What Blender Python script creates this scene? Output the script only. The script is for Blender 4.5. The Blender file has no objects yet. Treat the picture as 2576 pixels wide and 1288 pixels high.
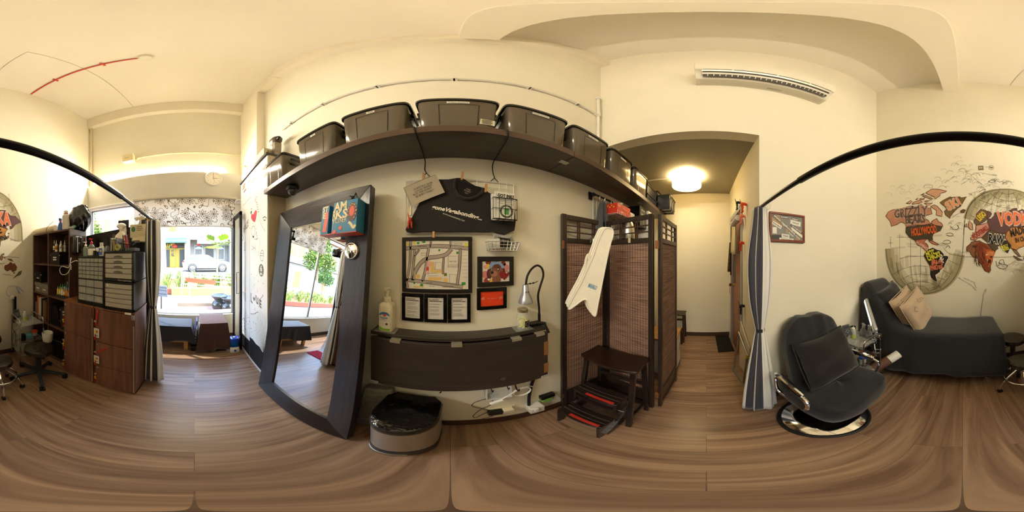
import bpy, math, random
from math import sin, cos, tan, pi, radians, degrees, atan2, sqrt
from mathutils import Vector, Matrix
random.seed(7)
SC = bpy.context.scene
COL = SC.collection
V = Vector
# ---------------------------------------------------------------- survey of the room (metres, camera at 1.48 m)
EYE = V((0,0,1.48)); U0 = 1133.0; DEG = 360/2576
def ray(u, v):
    a = radians((u-U0)*DEG); e = radians((644-v)*DEG)
    return V((sin(a)*cos(e), cos(a)*cos(e), sin(e)))
def onx(u, v, x):
    r = ray(u, v); return EYE + r*(x/r.x)
def ony(u, v, y):
    r = ray(u, v); return EYE + r*(y/r.y)
def onz(u, v, z):
    r = ray(u, v); return EYE + r*((z-EYE.z)/r.z)
# ---------------------------------------------------------------- materials
def lin(c):
    if isinstance(c, str):
        c = c.lstrip('#'); c = [int(c[i:i+2],16)/255 for i in (0,2,4)]
        return tuple((x/12.92 if x <= .04045 else ((x+.055)/1.055)**2.4) for x in c)
    return tuple(c)
_M = {}
def mat(name, col='#808080', rough=.55, metal=0, spec=.5, var=0, vscale=8, bump=0, bscale=60, trans=0, ior=1.45, alpha=1, emit=0, ecol=None, sheen=0, coat=0, stretch=None):
    if name in _M: return _M[name]
    m = bpy.data.materials.new(name); m.use_nodes = True; nt = m.node_tree; N = nt.nodes; L = nt.links
    b = N['Principled BSDF']; c = lin(col)
    b.inputs['Base Color'].default_value = (*c,1); b.inputs['Roughness'].default_value = rough
    b.inputs['Metallic'].default_value = metal; b.inputs['Specular IOR Level'].default_value = spec
    b.inputs['IOR'].default_value = ior; b.inputs['Transmission Weight'].default_value = trans; b.inputs['Alpha'].default_value = alpha
    b.inputs['Coat Weight'].default_value = coat
    if sheen: b.inputs['Sheen Weight'].default_value = sheen
    if emit:
        b.inputs['Emission Color'].default_value = (*lin(ecol or col),1); b.inputs['Emission Strength'].default_value = emit
    if var or bump:
        tc = N.new('ShaderNodeTexCoord'); mp = N.new('ShaderNodeMapping'); L.new(tc.outputs['Object'], mp.inputs[0])
        if stretch: mp.inputs['Scale'].default_value = stretch
    if var:
        n = N.new('ShaderNodeTexNoise'); n.inputs['Scale'].default_value = vscale; n.inputs['Detail'].default_value = 4
        L.new(mp.outputs[0], n.inputs['Vector'])
        r = N.new('ShaderNodeValToRGB'); r.color_ramp.elements[0].position = .3; r.color_ramp.elements[1].position = .7
        r.color_ramp.elements[0].color = (*[max(0, x*(1-var)) for x in c],1); r.color_ramp.elements[1].color = (*[min(1, x*(1+var)) for x in c],1)
        L.new(n.outputs['Fac'], r.inputs[0]); L.new(r.outputs[0], b.inputs['Base Color'])
    if bump:
        n2 = N.new('ShaderNodeTexNoise'); n2.inputs['Scale'].default_value = bscale; n2.inputs['Detail'].default_value = 3
        L.new(mp.outputs[0], n2.inputs['Vector'])
        bp = N.new('ShaderNodeBump'); bp.inputs['Strength'].default_value = bump; bp.inputs['Distance'].default_value = .01
        L.new(n2.outputs['Fac'], bp.inputs['Height']); L.new(bp.outputs[0], b.inputs['Normal'])
    _M[name] = m; return m
def woodmat(name, c1, c2, axis='y', rough=.35, scale=1.0, bump=.15, plank=None):
    """grain runs along axis; plank = (width, length) lays boards"""
    if name in _M: return _M[name]
    m = bpy.data.materials.new(name); m.use_nodes = True; nt = m.node_tree; N = nt.nodes; L = nt.links; b = N['Principled BSDF']
    tc = N.new('ShaderNodeTexCoord'); mp = N.new('ShaderNodeMapping'); L.new(tc.outputs['Object'], mp.inputs[0])
    s = {'x': (1.2,18,18), 'y': (18,1.2,18), 'z': (18,18,1.2)}[axis]
    mp.inputs['Scale'].default_value = [k*scale for k in s]
    n = N.new('ShaderNodeTexNoise'); n.inputs['Scale'].default_value = 1.6; n.inputs['Detail'].default_value = 6; n.inputs['Distortion'].default_value = 1.2
    L.new(mp.outputs[0], n.inputs['Vector'])
    r = N.new('ShaderNodeValToRGB'); e = r.color_ramp.elements; e[0].position = .32; e[1].position = .68
    e[0].color = (*lin(c1),1); e[1].color = (*lin(c2),1); L.new(n.outputs['Fac'], r.inputs[0]); out = r.outputs[0]
    if plank:
        br = N.new('ShaderNodeTexBrick'); mp2 = N.new('ShaderNodeMapping'); L.new(tc.outputs['Object'], mp2.inputs[0])
        if axis == 'y': mp2.inputs['Rotation'].default_value = (0,0, pi/2)
        L.new(mp2.outputs[0], br.inputs['Vector']); br.inputs['Scale'].default_value = 1
        br.inputs['Brick Width'].default_value = plank[1]; br.inputs['Row Height'].default_value = plank[0]; br.inputs['Mortar Size'].default_value = .0012
        br.inputs['Color1'].default_value = (1,1,1,1); br.inputs['Color2'].default_value = (.72,.72,.72,1); br.inputs['Mortar'].default_value = (.35,.35,.35,1)
        mx = N.new('ShaderNodeMix'); mx.data_type = 'RGBA'; mx.blend_type = 'MULTIPLY'; mx.inputs['Factor'].default_value = .75
        L.new(out, mx.inputs['A']); L.new(br.outputs['Color'], mx.inputs['B']); out = mx.outputs['Result']
        # offset the grain from board to board
        ad = N.new('ShaderNodeVectorMath'); ad.operation = 'MULTIPLY_ADD'; L.new(br.outputs['Color'], ad.inputs[0]); ad.inputs[1].default_value = (9,9,9)
        L.new(mp.outputs[0], ad.inputs[2]); L.new(ad.outputs[0], n.inputs['Vector'])
    L.new(out, b.inputs['Base Color']); b.inputs['Roughness'].default_value = rough
    if bump:
        bp = N.new('ShaderNodeBump'); bp.inputs['Strength'].default_value = bump; bp.inputs['Distance'].default_value = .002
        L.new(n.outputs['Fac'], bp.inputs['Height']); L.new(bp.outputs[0], b.inputs['Normal'])
    _M[name] = m; return m
def clearmat(name, col, fac, rough=.1):
    """thin clear sheet: mostly see-through, part glossy/tinted (no refraction)"""
    if name in _M: return _M[name]
    m = bpy.data.materials.new(name); m.use_nodes = True; nt = m.node_tree; N = nt.nodes; L = nt.links
    b = N['Principled BSDF']; b.inputs['Base Color'].default_value = (*lin(col),1); b.inputs['Roughness'].default_value = rough
    t = N.new('ShaderNodeBsdfTransparent'); mx = N.new('ShaderNodeMixShader'); mx.inputs[0].default_value = fac
    L.new(t.outputs[0], mx.inputs[1]); L.new(b.outputs[0], mx.inputs[2]); L.new(mx.outputs[0], N['Material Output'].inputs[0])
    _M[name] = m; return m
# ---------------------------------------------------------------- mesh builder
def frame(n, up=(0,0,1)):
    n = V(n).normalized(); up = V(up)
    if abs(n.dot(up.normalized())) > .98: up = V((0,1,0))
    x = up.cross(n).normalized(); y = n.cross(x); return x, y, n
class MB:
    def __init__(s): s.v = []; s.f = []; s.m = []; s.cur = 0
    def mt(s, i): s.cur = i; return s
    def add(s, vs, fs):
        o = len(s.v); s.v += [tuple(p) for p in vs]
        for f in fs: s.f.append([i+o for i in f]); s.m.append(s.cur)
        return s
    def box(s, lo, hi):
        (a, b, c),(d, e, f) = lo, hi
        a, d = min(a, d), max(a, d); b, e = min(b, e), max(b, e); c, f = min(c, f), max(c, f)
        return s.add([(a,b,c),(d,b,c),(d,e,c),(a,e,c),(a,b,f),(d,b,f),(d,e,f),(a,e,f)],[(3,2,1,0),(4,5,6,7),(0,1,5,4),(1,2,6,5),(2,3,7,6),(3,0,4,7)])
    def hexa(s, p):  # 8 corners, bottom 4 then top 4
        return s.add(p,[(3,2,1,0),(4,5,6,7),(0,1,5,4),(1,2,6,5),(2,3,7,6),(3,0,4,7)])
    def obox(s, c, ax, ay, az):
        c, ax, ay, az = V(c), V(ax), V(ay), V(az)
        return s.hexa([c-ax-ay-az, c+ax-ay-az, c+ax+ay-az, c-ax+ay-az, c-ax-ay+az, c+ax-ay+az, c+ax+ay+az, c-ax+ay+az])
    def bar(s, p0, p1, w, d, up=(0,0,1)):  # square bar w (sideways) x d (up)
        p0, p1 = V(p0), V(p1); x, y, n = frame(p1-p0, up)
        return s.obox((p0+p1)/2, x*w/2, y*d/2,(p1-p0)/2)
    def cyl(s, p0, p1, r0, r1=None, n=16, caps=True):
        r1 = r0 if r1 is None else r1; p0, p1 = V(p0), V(p1); x, y, _ = frame(p1-p0)
        vs = [p0+(x*cos(2*pi*i/n)+y*sin(2*pi*i/n))*r0 for i in range(n)]+[p1+(x*cos(2*pi*i/n)+y*sin(2*pi*i/n))*r1 for i in range(n)]
        fs = [(i,(i+1) % n, n+(i+1) % n, n+i) for i in range(n)]
        if caps: fs += [tuple(range(n-1,-1,-1)), tuple(range(n,2*n))]
        return s.add(vs, fs)
    def tube(s, pts, r, n=8, closed=False, caps=True):
        pts = [V(p) for p in pts]; k = len(pts); rs = r if isinstance(r,(list, tuple)) else [r]*k
        tang = [((pts[(i+1) % k] if closed or i < k-1 else pts[i])-(pts[(i-1) % k] if closed or i > 0 else pts[i])).normalized() for i in range(k)]
        x, y, _ = frame(tang[0]); vs = []
        for i in range(k):
            t = tang[i]; x = (x-t*x.dot(t)); x = x.normalized() if x.length > 1e-6 else frame(t)[0]; y = t.cross(x)
            vs += [pts[i]+(x*cos(2*pi*j/n)+y*sin(2*pi*j/n))*rs[i] for j in range(n)]
        fs = []
        for i in range(k if closed else k-1):
            a, b = i*n,((i+1) % k)*n
            fs += [(a+j, a+(j+1) % n, b+(j+1) % n, b+j) for j in range(n)]
        if not closed and caps: fs += [tuple(range(n-1,-1,-1)), tuple(range((k-1)*n, k*n))]
        return s.add(vs, fs)
    def lathe(s, prof, o=(0,0,0), axis=(0,0,1), n=20, sx=1, sy=1, rz=0, sq=None):
        o = V(o); x, y, z = frame(axis)
        if V(axis).normalized().z > .99: x, y = V((cos(rz), sin(rz),0)), V((-sin(rz), cos(rz),0))
        vs = []; rings = []
        for (r, h) in prof:
            if r < 1e-6: rings.append([len(vs)]); vs.append(o+z*h)
            else:
                rings.append(list(range(len(vs), len(vs)+n)))
                for j in range(n):
                    c, q = cos(2*pi*j/n), sin(2*pi*j/n)
                    if sq: c, q = math.copysign(abs(c)**(2/sq), c), math.copysign(abs(q)**(2/sq), q)
                    vs.append(o+x*c*r*sx+y*q*r*sy+z*h)
        fs = []
        for a, b in zip(rings, rings[1:]):
            if len(a) == 1 and len(b) > 1: fs += [(a[0], b[(j+1) % n], b[j]) for j in range(n)]
            elif len(b) == 1 and len(a) > 1: fs += [(a[j], a[(j+1) % n], b[0]) for j in range(n)]
            elif len(a) > 1: fs += [(a[j], a[(j+1) % n], b[(j+1) % n], b[j]) for j in range(n)]
        return s.add(vs, fs)
    def sphere(s, c, r, n=14, k=8, sx=1, sy=1, sz=1):
        return s.lathe([(r*sin(pi*i/k)*1.0,-r*cos(pi*i/k)*sz) for i in range(k+1)], c, n=n, sx=sx, sy=sy)
    def prism(s, poly, o, ux, uy, h):
        """polygon in (ux, uy) at o, extruded by h along ux x uy"""
        o, ux, uy = V(o), V(ux), V(uy); nn = ux.cross(uy).normalized()*h; n = len(poly)
        area = sum(poly[i][0]*poly[(i+1) % n][1]-poly[(i+1) % n][0]*poly[i][1] for i in range(n))
        if (area < 0) != (h < 0): poly = poly[::-1]
        a = [o+ux*p[0]+uy*p[1] for p in poly]; b = [p+nn for p in a]
        return s.add(a+b,[tuple(range(n-1,-1,-1)), tuple(range(n,2*n))]+[(i,(i+1) % n, n+(i+1) % n, n+i) for i in range(n)])
    def face(s, pts): return s.add(pts,[tuple(range(len(pts)))])
    def grid(s, fn, nu, nv, cu=False, cv=False):
        vs = [fn(i/(nu if cu else nu-1), j/(nv if cv else nv-1)) for i in range(nu) for j in range(nv)]; fs = []
        for i in range(nu if cu else nu-1):
            for j in range(nv if cv else nv-1):
                i2, j2 = (i+1) % nu,(j+1) % nv; fs.append((i*nv+j, i2*nv+j, i2*nv+j2, i*nv+j2))
        return s.add(vs, fs)
    def text(s, txt, o, ux, uy, size, align='CENTER', depth=.0006, bold=0, shear=0, space=1.0, fit=None):
        """flat lettering: o = anchor on the baseline middle, ux/uy unit vectors; fit = wanted width"""
        cu = bpy.data.curves.new('t', 'FONT'); cu.body = txt; cu.size = size; cu.align_x = align; cu.align_y = 'CENTER'; cu.offset = bold; cu.shear = shear
        cu.space_character = space; cu.resolution_u = 2
        ob = bpy.data.objects.new('t', cu); me = ob.to_mesh()
        vs = [v.co.copy() for v in me.vertices]; fs = [tuple(p.vertices) for p in me.polygons]; ob.to_mesh_clear()
        bpy.data.objects.remove(ob); bpy.data.curves.remove(cu)
        k = 1
        if fit and vs:
            w = max(v.x for v in vs)-min(v.x for v in vs); k = fit/w if w > 0 else 1
        o, ux, uy = V(o), V(ux), V(uy); nn = ux.cross(uy).normalized()
        return s.add([o+ux*v.x*k+uy*v.y+nn*depth for v in vs], fs)
    def stroke(s, pts, w, nn, off=0):
        """flat brush line of width w lying on a surface with normal nn"""
        pts = [V(p) for p in pts]; nn = V(nn); k = len(pts); vs = []
        ws = w if isinstance(w,(list, tuple)) else [w]*k
        for i in range(k):
            t = (pts[min(i+1, k-1)]-pts[max(i-1,0)]).normalized(); q = nn.cross(t)*ws[i]/2
            vs += [pts[i]-q+nn*off, pts[i]+q+nn*off]
        return s.add(vs,[(2*i,2*i+2,2*i+3,2*i+1) for i in range(k-1)])
    def merge(s, o):
        k = len(s.v); s.v += o.v; s.f += [[i+k for i in f] for f in o.f]; s.m += o.m; return s
    def xf(s, M): s.v = [tuple(M @ V(p)) for p in s.v]; return s
    def copy(s): o = MB(); o.v = list(s.v); o.f = [list(f) for f in s.f]; o.m = list(s.m); return o
# ---------------------------------------------------------------- objects
_X = {}
def _mesh(name, mb, mats, inv=None, sharp=35):
    me = bpy.data.meshes.new(name)
    vs = mb.v if inv is None else [tuple(inv @ V(p)) for p in mb.v]
    me.from_pydata(vs,[], mb.f); mats = mats if isinstance(mats,(list, tuple)) else [mats]
    for m in mats: me.materials.append(m)
    me.polygons.foreach_set('material_index', mb.m); me.polygons.foreach_set('use_smooth', [True]*len(me.polygons))
    me.update(); me.set_sharp_from_angle(angle=radians(sharp)); return me
def _mods(o, bevel, sub, solid):
    if solid: m = o.modifiers.new('s', 'SOLIDIFY'); m.thickness = solid; m.offset = 0
    if sub: m = o.modifiers.new('u', 'SUBSURF'); m.levels = sub; m.render_levels = sub
    if bevel: m = o.modifiers.new('b', 'BEVEL'); m.width = bevel; m.segments = 2; m.limit_method = 'ANGLE'; m.angle_limit = radians(40)
def tag(o, label=None, cat=None, group=None, kind=None):
    if label: o['label'] = label
    if cat: o['category'] = cat
    if group: o['group'] = group
    if kind: o['kind'] = kind
    return o
def thing(name, label, cat, loc=(0,0,0), rz=0, group=None, kind=None):
    o = bpy.data.objects.new(name, None); o.empty_display_size = .05; COL.objects.link(o); o.location = loc; o.rotation_euler = (0,0, rz)
    _X[o] = Matrix.Translation(V(loc)) @ Matrix.Rotation(rz,4, 'Z'); return tag(o, label, cat, group, kind)
def part(name, mb, mats, parent, label=None, bevel=0, sub=0, solid=0, local=False, kind=None, sharp=35):
    r = parent
    while r.parent: r = r.parent
    inv = None if local else (_X[r].inverted() if r in _X else None)
    o = bpy.data.objects.new(name, _mesh(name, mb, mats, inv, sharp)); COL.objects.link(o); o.parent = parent
    _mods(o, bevel, sub, solid); return tag(o, label, kind=kind)
def solo(name, mb, mats, label, cat, group=None, kind=None, bevel=0, sub=0, solid=0, sharp=35):
    xs, ys, zs = zip(*mb.v); c = V(((min(xs)+max(xs))/2,(min(ys)+max(ys))/2, min(zs))); X = Matrix.Translation(c)
    o = bpy.data.objects.new(name, _mesh(name, mb, mats, X.inverted(), sharp)); COL.objects.link(o); o.location = c; _X[o] = X
    _mods(o, bevel, sub, solid); return tag(o, label, cat, group, kind)
def struct(name, mb, mats, parent=None, bevel=0):
    o = bpy.data.objects.new(name, _mesh(name, mb, mats)); COL.objects.link(o); o.parent = parent; _mods(o, bevel,0,0)
    if not parent: o['kind'] = 'structure'
    return o
def dup(root, loc, rz=0, label=None, group=None):
    r = root.copy(); COL.objects.link(r); r.location = loc; r.rotation_euler = (0,0, rz)
    if label: r['label'] = label
    if group: r['group'] = group
    _X[r] = Matrix.Translation(V(loc)) @ Matrix.Rotation(rz,4, 'Z')
    for ch in list(root.children):
        c = ch.copy(); COL.objects.link(c); c.parent = r
        for g in list(ch.children):
            d = g.copy(); COL.objects.link(d); d.parent = c
    return r
def arc(c, r, a0, a1, n, ax, ay):
    c, ax, ay = V(c), V(ax), V(ay); return [c+ax*r*cos(a0+(a1-a0)*i/n)+ay*r*sin(a0+(a1-a0)*i/n) for i in range(n+1)]
def smooth(pts, k=6):
    """Catmull-Rom through points"""
    p = [V(q) for q in pts]; p = [p[0]*2-p[1]]+p+[p[-1]*2-p[-2]]; out = []
    for i in range(1, len(p)-2):
        for j in range(k):
            t = j/k; a, b, c, d = p[i-1], p[i], p[i+1], p[i+2]
            out.append(.5*((2*b)+(c-a)*t+(2*a-5*b+4*c-d)*t*t+(3*b-a-3*c+d)*t**3))
    return out+[p[-2]]
def pillow_mb(w, h, t, n=14, pinch=.10, seed=1):
    """cushion in its own xy plane, thickness along z"""
    rnd = random.Random(seed); ph = [rnd.uniform(0,6) for _ in range(6)]; mb = MB()
    def P(a, b, sgn):
        x, y = 2*a-1,2*b-1; ex = 1-pinch*(1-abs(x)**2)*abs(y)**3; ey = 1-pinch*(1-abs(y)**2)*abs(x)**3
        f = max(0,(1-x**4)*(1-y**4))**.5
        wr = 1+.10*sin(5*x+ph[0]+2*y)+.08*sin(7*y+ph[1]-2*x)
        return V((x*w/2*ey, y*h/2*ex, sgn*t/2*f*wr))
    mb.grid(lambda a, b: P(a, b,1), n, n); mb.grid(lambda a, b: P(1-a, b,-1), n, n); return mb
X_, Y_, Z_ = V((1,0,0)), V((0,1,0)), V((0,0,1))
# ================================================================ ROOM SHELL
YN, YS, XE, XW, ZC = .885,-2.003,1.166,-2.70,5.10
XB, YD, ZA = 2.78,-.392,2.605           # passage: back wall, right wall, ceiling
wallm = mat('cream_wall_paint', '#f0ead8', .75, var=.03, vscale=1.3, bump=.12, bscale=9)
ceilm = mat('ceiling_paint', '#f1eadc', .8, var=.02, vscale=1)
beamm = mat('beam_paint', '#f1e8d6', .75)
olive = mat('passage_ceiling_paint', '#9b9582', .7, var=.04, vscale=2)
floorm = woodmat('walnut_laminate', '#7e5e48', '#b29174', 'y', .3,.55,.08, plank=(.19,1.25))
skirt = woodmat('skirting_wood', '#3a241a', '#55352a', 'x', .4)
greyboard = mat('fascia_board', '#d6d2c8', .6, var=.03, vscale=3)
white = mat('white_paint', '#f2f0ea', .5)
T = .12
struct('floor', MB().box((XW-.35, YS-.2,-.1),(XB+.2, YN+.15,0)), floorm)
struct('ceiling', MB().box((XW-T, YS-T, ZC),(XE+T, YN+.14, ZC+.1)), ceilm)
w = MB(); w.box((-1.5, YN,0),(XB+T, YN+T, ZC)); w.box((XW-T, YN+.02,0),(-1.5, YN+T+.02, ZC)); 
struct('wall_north', w, wallm)
struct('wall_south', MB().box((XW-T, YS-T,0),(XE+T, YS, ZC)), wallm)
w = MB(); w.box((XE, YS,0),(XE+T, YD, ZC)); w.box((XE, YD, ZA),(XE+T, YN, ZC)); struct('wall_east', w, wallm)
struct('wall_back', MB().box((XB, YD-T,0),(XB+T, YN+T, ZA+.1)), wallm)
w = MB(); w.box((XE+T, YD-T,0),(1.74, YD, ZA)); w.box((1.74, YD-T,2.09),(2.56, YD, ZA)); w.box((2.56, YD-T,0),(XB, YD, ZA)); struct('wall_passage', w, wallm)
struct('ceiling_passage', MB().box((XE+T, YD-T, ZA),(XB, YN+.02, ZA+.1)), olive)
w = MB(); w.box((XW-T, YS,2.45),(XW, YN, ZC)); w.box((XW-T, YS,0),(XW+.02,.66,.46)); w.box((XW-T,.66,0),(XW, YN+.02,2.46)); struct('wall_west', w, wallm)
# beams and fascia
struct('trim_1', MB().box((XW+.11, YS,4.75),(XW, YN, ZC)), beamm)
w = MB(); w.box((-1.49,.785,4.80),(XE, YN, ZC)); w.box((XW,.80,4.80),(-1.5, YN+.02, ZC)); struct('trim_2', w, beamm)
struct('trim_6', MB().box((XW,.79,0),(-1.965, YN+.02,4.80)), wallm)
struct('trim_3', MB().box((.04, YS,4.74),(.24,.785, ZC)), beamm)
w = MB(); w.box((XW, YS,2.45),(-2.605,.88,2.955)); struct('trim_4', w, greyboard)
w = MB(); w.box((-2.605, YS,2.44),(-2.585,.88,2.462)); w.box((-2.66, YS,2.40),(-2.63,.88,2.45)); struct('trim_5', w, white)
# skirting
struct('baseboard_north', MB().box((-1.3, YN-.012,0),(XB, YN,.075)), skirt)
struct('baseboard_back', MB().box((XB-.012, YD,0),(XB, YN-.012,.075)), mat('skirting_dark', '#4a3428', .45))
struct('baseboard_south', MB().box((XW, YS,0),(XE, YS+.012,.075)), mat('skirting_dark'))
struct('baseboard_east', MB().box((XE-.012, YS+.012,0),(XE, YD,.075)), mat('skirting_dark'))
# shop window: frame, panes
glassm = clearmat('window_glass', '#e8f4f4', .04,.02); blackmetal = mat('black_metal', '#141414', .35,.3)
win = struct('window_1', MB().box((XW-.06,-1.98,.46),(XW-.02,-1.95,2.44)).box((XW-.06,.63,.46),(XW-.02,.66,2.44)).box((XW-.06,-1.98,2.40),(XW-.02,.66,2.45)).box((XW-.06,-1.98,.44),(XW-.02,.66,.48)), mat('steel_frame', '#9c9c98', .35,.8))
struct('glass_pane', MB().box((XW-.042,-1.95,.48),(XW-.036,.63,2.40)), glassm, win)
struct('mullion', MB().box((XW-.055,-1.02,.48),(XW-.025,-.98,2.40)), mat('steel_frame'), win)
struct('baseboard_west', MB().box((XW+.02, YS,.0),(XW+.032,.66,.08)), mat('skirting_dark'))
# glass door folded inwards by the doodled cabinet
d = thing('glass_door', 'black framed glass door swung open into the shop beside the doodled white cabinet', 'door', (-2.30,.625,0))
f = MB(); x0, x1, y0, y1, z0, z1 = -2.535,-2.10,.605,.635,.06,2.10
for a, b in (((x0, y0, z0),(x0+.05, y1, z1)),((x1-.05, y0, z0),(x1, y1, z1)),((x0, y0, z0),(x1, y1, z0+.10)),((x0, y0, z1-.06),(x1, y1, z1))): f.box(a, b)
part('frame', f, blackmetal, d, bevel=.003)
part('pane', MB().box((x0+.05,.617, z0+.1),(x1-.05,.623, z1-.06)), glassm, d)
part('handle', MB().tube([(x1-.075,.605,.95),(x1-.075,.575,.95),(x1-.075,.575,1.25),(x1-.075,.605,1.25)],.009), mat('chrome', '#dcdcdc', .12,1), d)
part('pivot', MB().cyl((x0+.03,.62,0),(x0+.03,.62,.06),.02), blackmetal, d)
# passage door
dr = struct('door_1', MB().box((1.80, YD-.06,0),(2.50, YD-.02,2.03)), woodmat('door_veneer', '#8a4f2c', '#a8693e', 'z', .4,.5))
struct('door_frame', MB().box((1.74, YD-.1,0),(1.80, YD+.012,2.09)).box((2.50, YD-.1,0),(2.56, YD+.012,2.09)).box((1.80, YD-.1,2.03),(2.50, YD+.012,2.09)), mat('grey_door_frame', '#a9adb4', .4,.2), dr)
struct('door_knob', MB().lathe([(0,.075),(.018,.07),(.026,.055),(.022,.04),(.01,.03),(.01,.012),(.028,.01),(.03,0)],(2.44, YD-.02,1.04),(0,1,0)), mat('brass', '#b08b45', .25,1), dr)
# ================================================================ CAMERA
cam = bpy.data.cameras.new('camera'); co = bpy.data.objects.new('camera', cam); COL.objects.link(co); SC.camera = co
cam.type = 'PANO'; cam.panorama_type = 'EQUIRECTANGULAR'
co.location = EYE; co.rotation_euler = (pi/2,0,-radians((1288-U0)*DEG)); cam.clip_start = .01
# ================================================================ LIGHT
SC.view_settings.view_transform = 'Standard'; SC.view_settings.look = 'None'; SC.view_settings.gamma = 1; SC.view_settings.exposure = 3.02
SC.cycles.max_bounces = 7; SC.cycles.diffuse_bounces = 5; SC.cycles.glossy_bounces = 4; SC.cycles.transparent_max_bounces = 10; SC.cycles.adaptive_threshold = .045; SC.cycles.transmission_bounces = 5
SC.cycles.caustics_reflective = False; SC.cycles.caustics_refractive = False; SC.cycles.sample_clamp_indirect = 6
W = bpy.data.worlds.new('sky'); SC.world = W; W.use_nodes = True; nt = W.node_tree; bg = nt.nodes['Background']
sky = nt.nodes.new('ShaderNodeTexSky'); sky.sky_type = 'NISHITA'; sky.sun_disc = False; sky.sun_elevation = radians(62); sky.sun_rotation = radians(60); sky.air_density = 1.2; sky.dust_density = 2
nt.links.new(sky.outputs[0], bg.inputs[0]); bg.inputs[1].default_value = .40
def lamp(name, kind, loc, energy, col=(1,1,1), rot=(0,0,0), **kw):
    l = bpy.data.lights.new(name, kind); l.energy = energy; l.color = col; o = bpy.data.objects.new(name, l); COL.objects.link(o); o.location = loc; o.rotation_euler = rot
    for k, v in kw.items(): setattr(l, k, v)
    return o
lamp('sun', 'SUN', (-5,0,12),.85,(1,.96,.88),(radians(25), radians(-18),0), angle=.01)
p = lamp('window_portal', 'AREA', (XW-.12,-.65,1.45),1, rot=(0, radians(-90),0), shape='RECTANGLE', size=1.95, size_y=2.6); p.data.cycles.is_portal = True
# ================================================================ LAMPS OF THE ROOM
tubem = mat('tube_glow', '#fff0c8', .4, emit=4, ecol='#ffecc4')
capm = mat('white_plastic', '#eceae4', .4)
def tube_light(y0, y1, label):
    t = thing('fluorescent_tube', label, 'lamp', (-2.655,(y0+y1)/2,2.965), group='tube lights on the fascia ledge')
    part('batten', MB().box((-2.697, y0,2.957),(-2.63, y1,2.99)), capm, t, bevel=.004)
    part('tube', MB().cyl((-2.66, y0+.02,3.03),(-2.66, y1-.02,3.03),.014), tubem, t)
    for y in (y0+.008, y1-.008): part('holder', MB().box((-2.675, y-.008,2.985),(-2.645, y+.008,3.05)), capm, t)
tube_light(-.67,.53, 'bright fluorescent tube on the fascia ledge above the clock')
tube_light(-1.89,-.69, 'bright fluorescent tube on the fascia ledge over the dark bookcase')
# drum lamp in the passage
dl = thing('drum_ceiling_lamp', 'glowing cream drum lamp on the olive passage ceiling', 'lamp', (2.1,.255, ZA))
part('shade', MB().lathe([(.185,2.435),(.19,2.44),(.19,2.585),(.186,2.585),(.186,2.44)],(2.1,.255,0), n=40), mat('lampshade_glow', '#ffe9b8', .7, emit=.8, ecol='#ffd98c'), dl)
part('diffuser', MB().lathe([(0,2.445),(.184,2.445)],(2.1,.255,0), n=40), mat('diffuser_glow', '#fff2cc', .6, emit=2.5, ecol='#ffe7ae'), dl)
part('ceiling_plate', MB().cyl((2.1,.255,2.575),(2.1,.255, ZA),.06), capm, dl)
lamp('drum_bulb', 'POINT', (2.1,.255,2.55),9,(1,.88,.66), shadow_soft_size=.05)
tag(solo('ceiling_conduit', MB().box((2.09,.45, ZA-.012),(2.115,.87, ZA)), capm, 'white cable trunking running along the olive ceiling to the drum lamp', 'conduit'))
st_l = thing('strip_light', 'warm strip light lying along the wall behind the storage bins', 'lamp', (.3,.88,2.14))
part('channel', MB().box((-1.2,.872,2.132),(1.62,.884,2.14)), capm, st_l); part('glow_strip', MB().box((-1.19,.873,2.14),(1.61,.883,2.146)), mat('strip_glow', '#fff0d0', .5, emit=5, ecol='#fff0d4'), st_l)
lamp('tube_fill_lamp', 'AREA', (-2.645,-.68,3.03),11,(1,.92,.74),(0, radians(-62),0), shape='RECTANGLE', size=.04, size_y=2.4)  # unseen area lamp added at the tubes to light the lower room
# ================================================================ LONG WALL SHELF AND BINS
blackbrown = woodmat('black_brown_veneer', '#322b27', '#413832', 'x', .38,1,.05)
shelfm = woodmat('shelf_veneer_sheen', '#4b443e', '#5c544c', 'x', .32,1,.05)  # black-brown veneer lightened, the underside's glossy reflection put into the colour
sh = thing('wall_shelf', 'long black-brown floating shelf running high along the wall over mirror and desk', 'shelf', (-1.39,.76,2.09))
part('board', MB().box((-1.39,.632,2.088),(.598, YN,2.132)), shelfm, sh, bevel=.002)
part('board', MB().box((.602,.632,2.088),(2.49, YN,2.132)), shelfm, sh, bevel=.002)
part('lit_front_edge', MB().box((-1.39,.6305,2.089),(.598,.632,2.131)), mat('lit_edge_brown', '#5c4638', .4), sh); part('lit_front_edge', MB().box((.602,.6305,2.089),(2.49,.632,2.131)), mat('lit_edge_brown', ''), sh)  # brown strip paints the daylight on the black-brown front face
steel = mat('brushed_steel', '#b9b9b6', .3,1)
bp = MB().box((.57,.70,2.0845),(.63,.735,2.088))
part('joint_plate', bp, steel, sh, 'small steel plate under the joint')
bp = MB().box((1.62,.70,2.0845),(1.68,.735,2.088)); part('joint_plate', bp, steel, sh)
smoke = mat('smoky_plastic', '#6a5f50', .13, spec=.6, var=.12, vscale=3)
smokedark = mat('smoky_plastic_rim', '#15130f', .25)
paper = mat('paper', '#efece2', .8); ink = mat('black_ink', '#17130f', .6)
def bin_mb(cx, cy, z, w, d, h):
    b = MB(); b.lathe([(0,0),(.44,0),(.46,.008),(.5, h-.012),(.49, h-.012),(.45,.015),(0,.015)],(cx, cy, z), n=40, sx=w, sy=d, sq=9); return b
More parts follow.
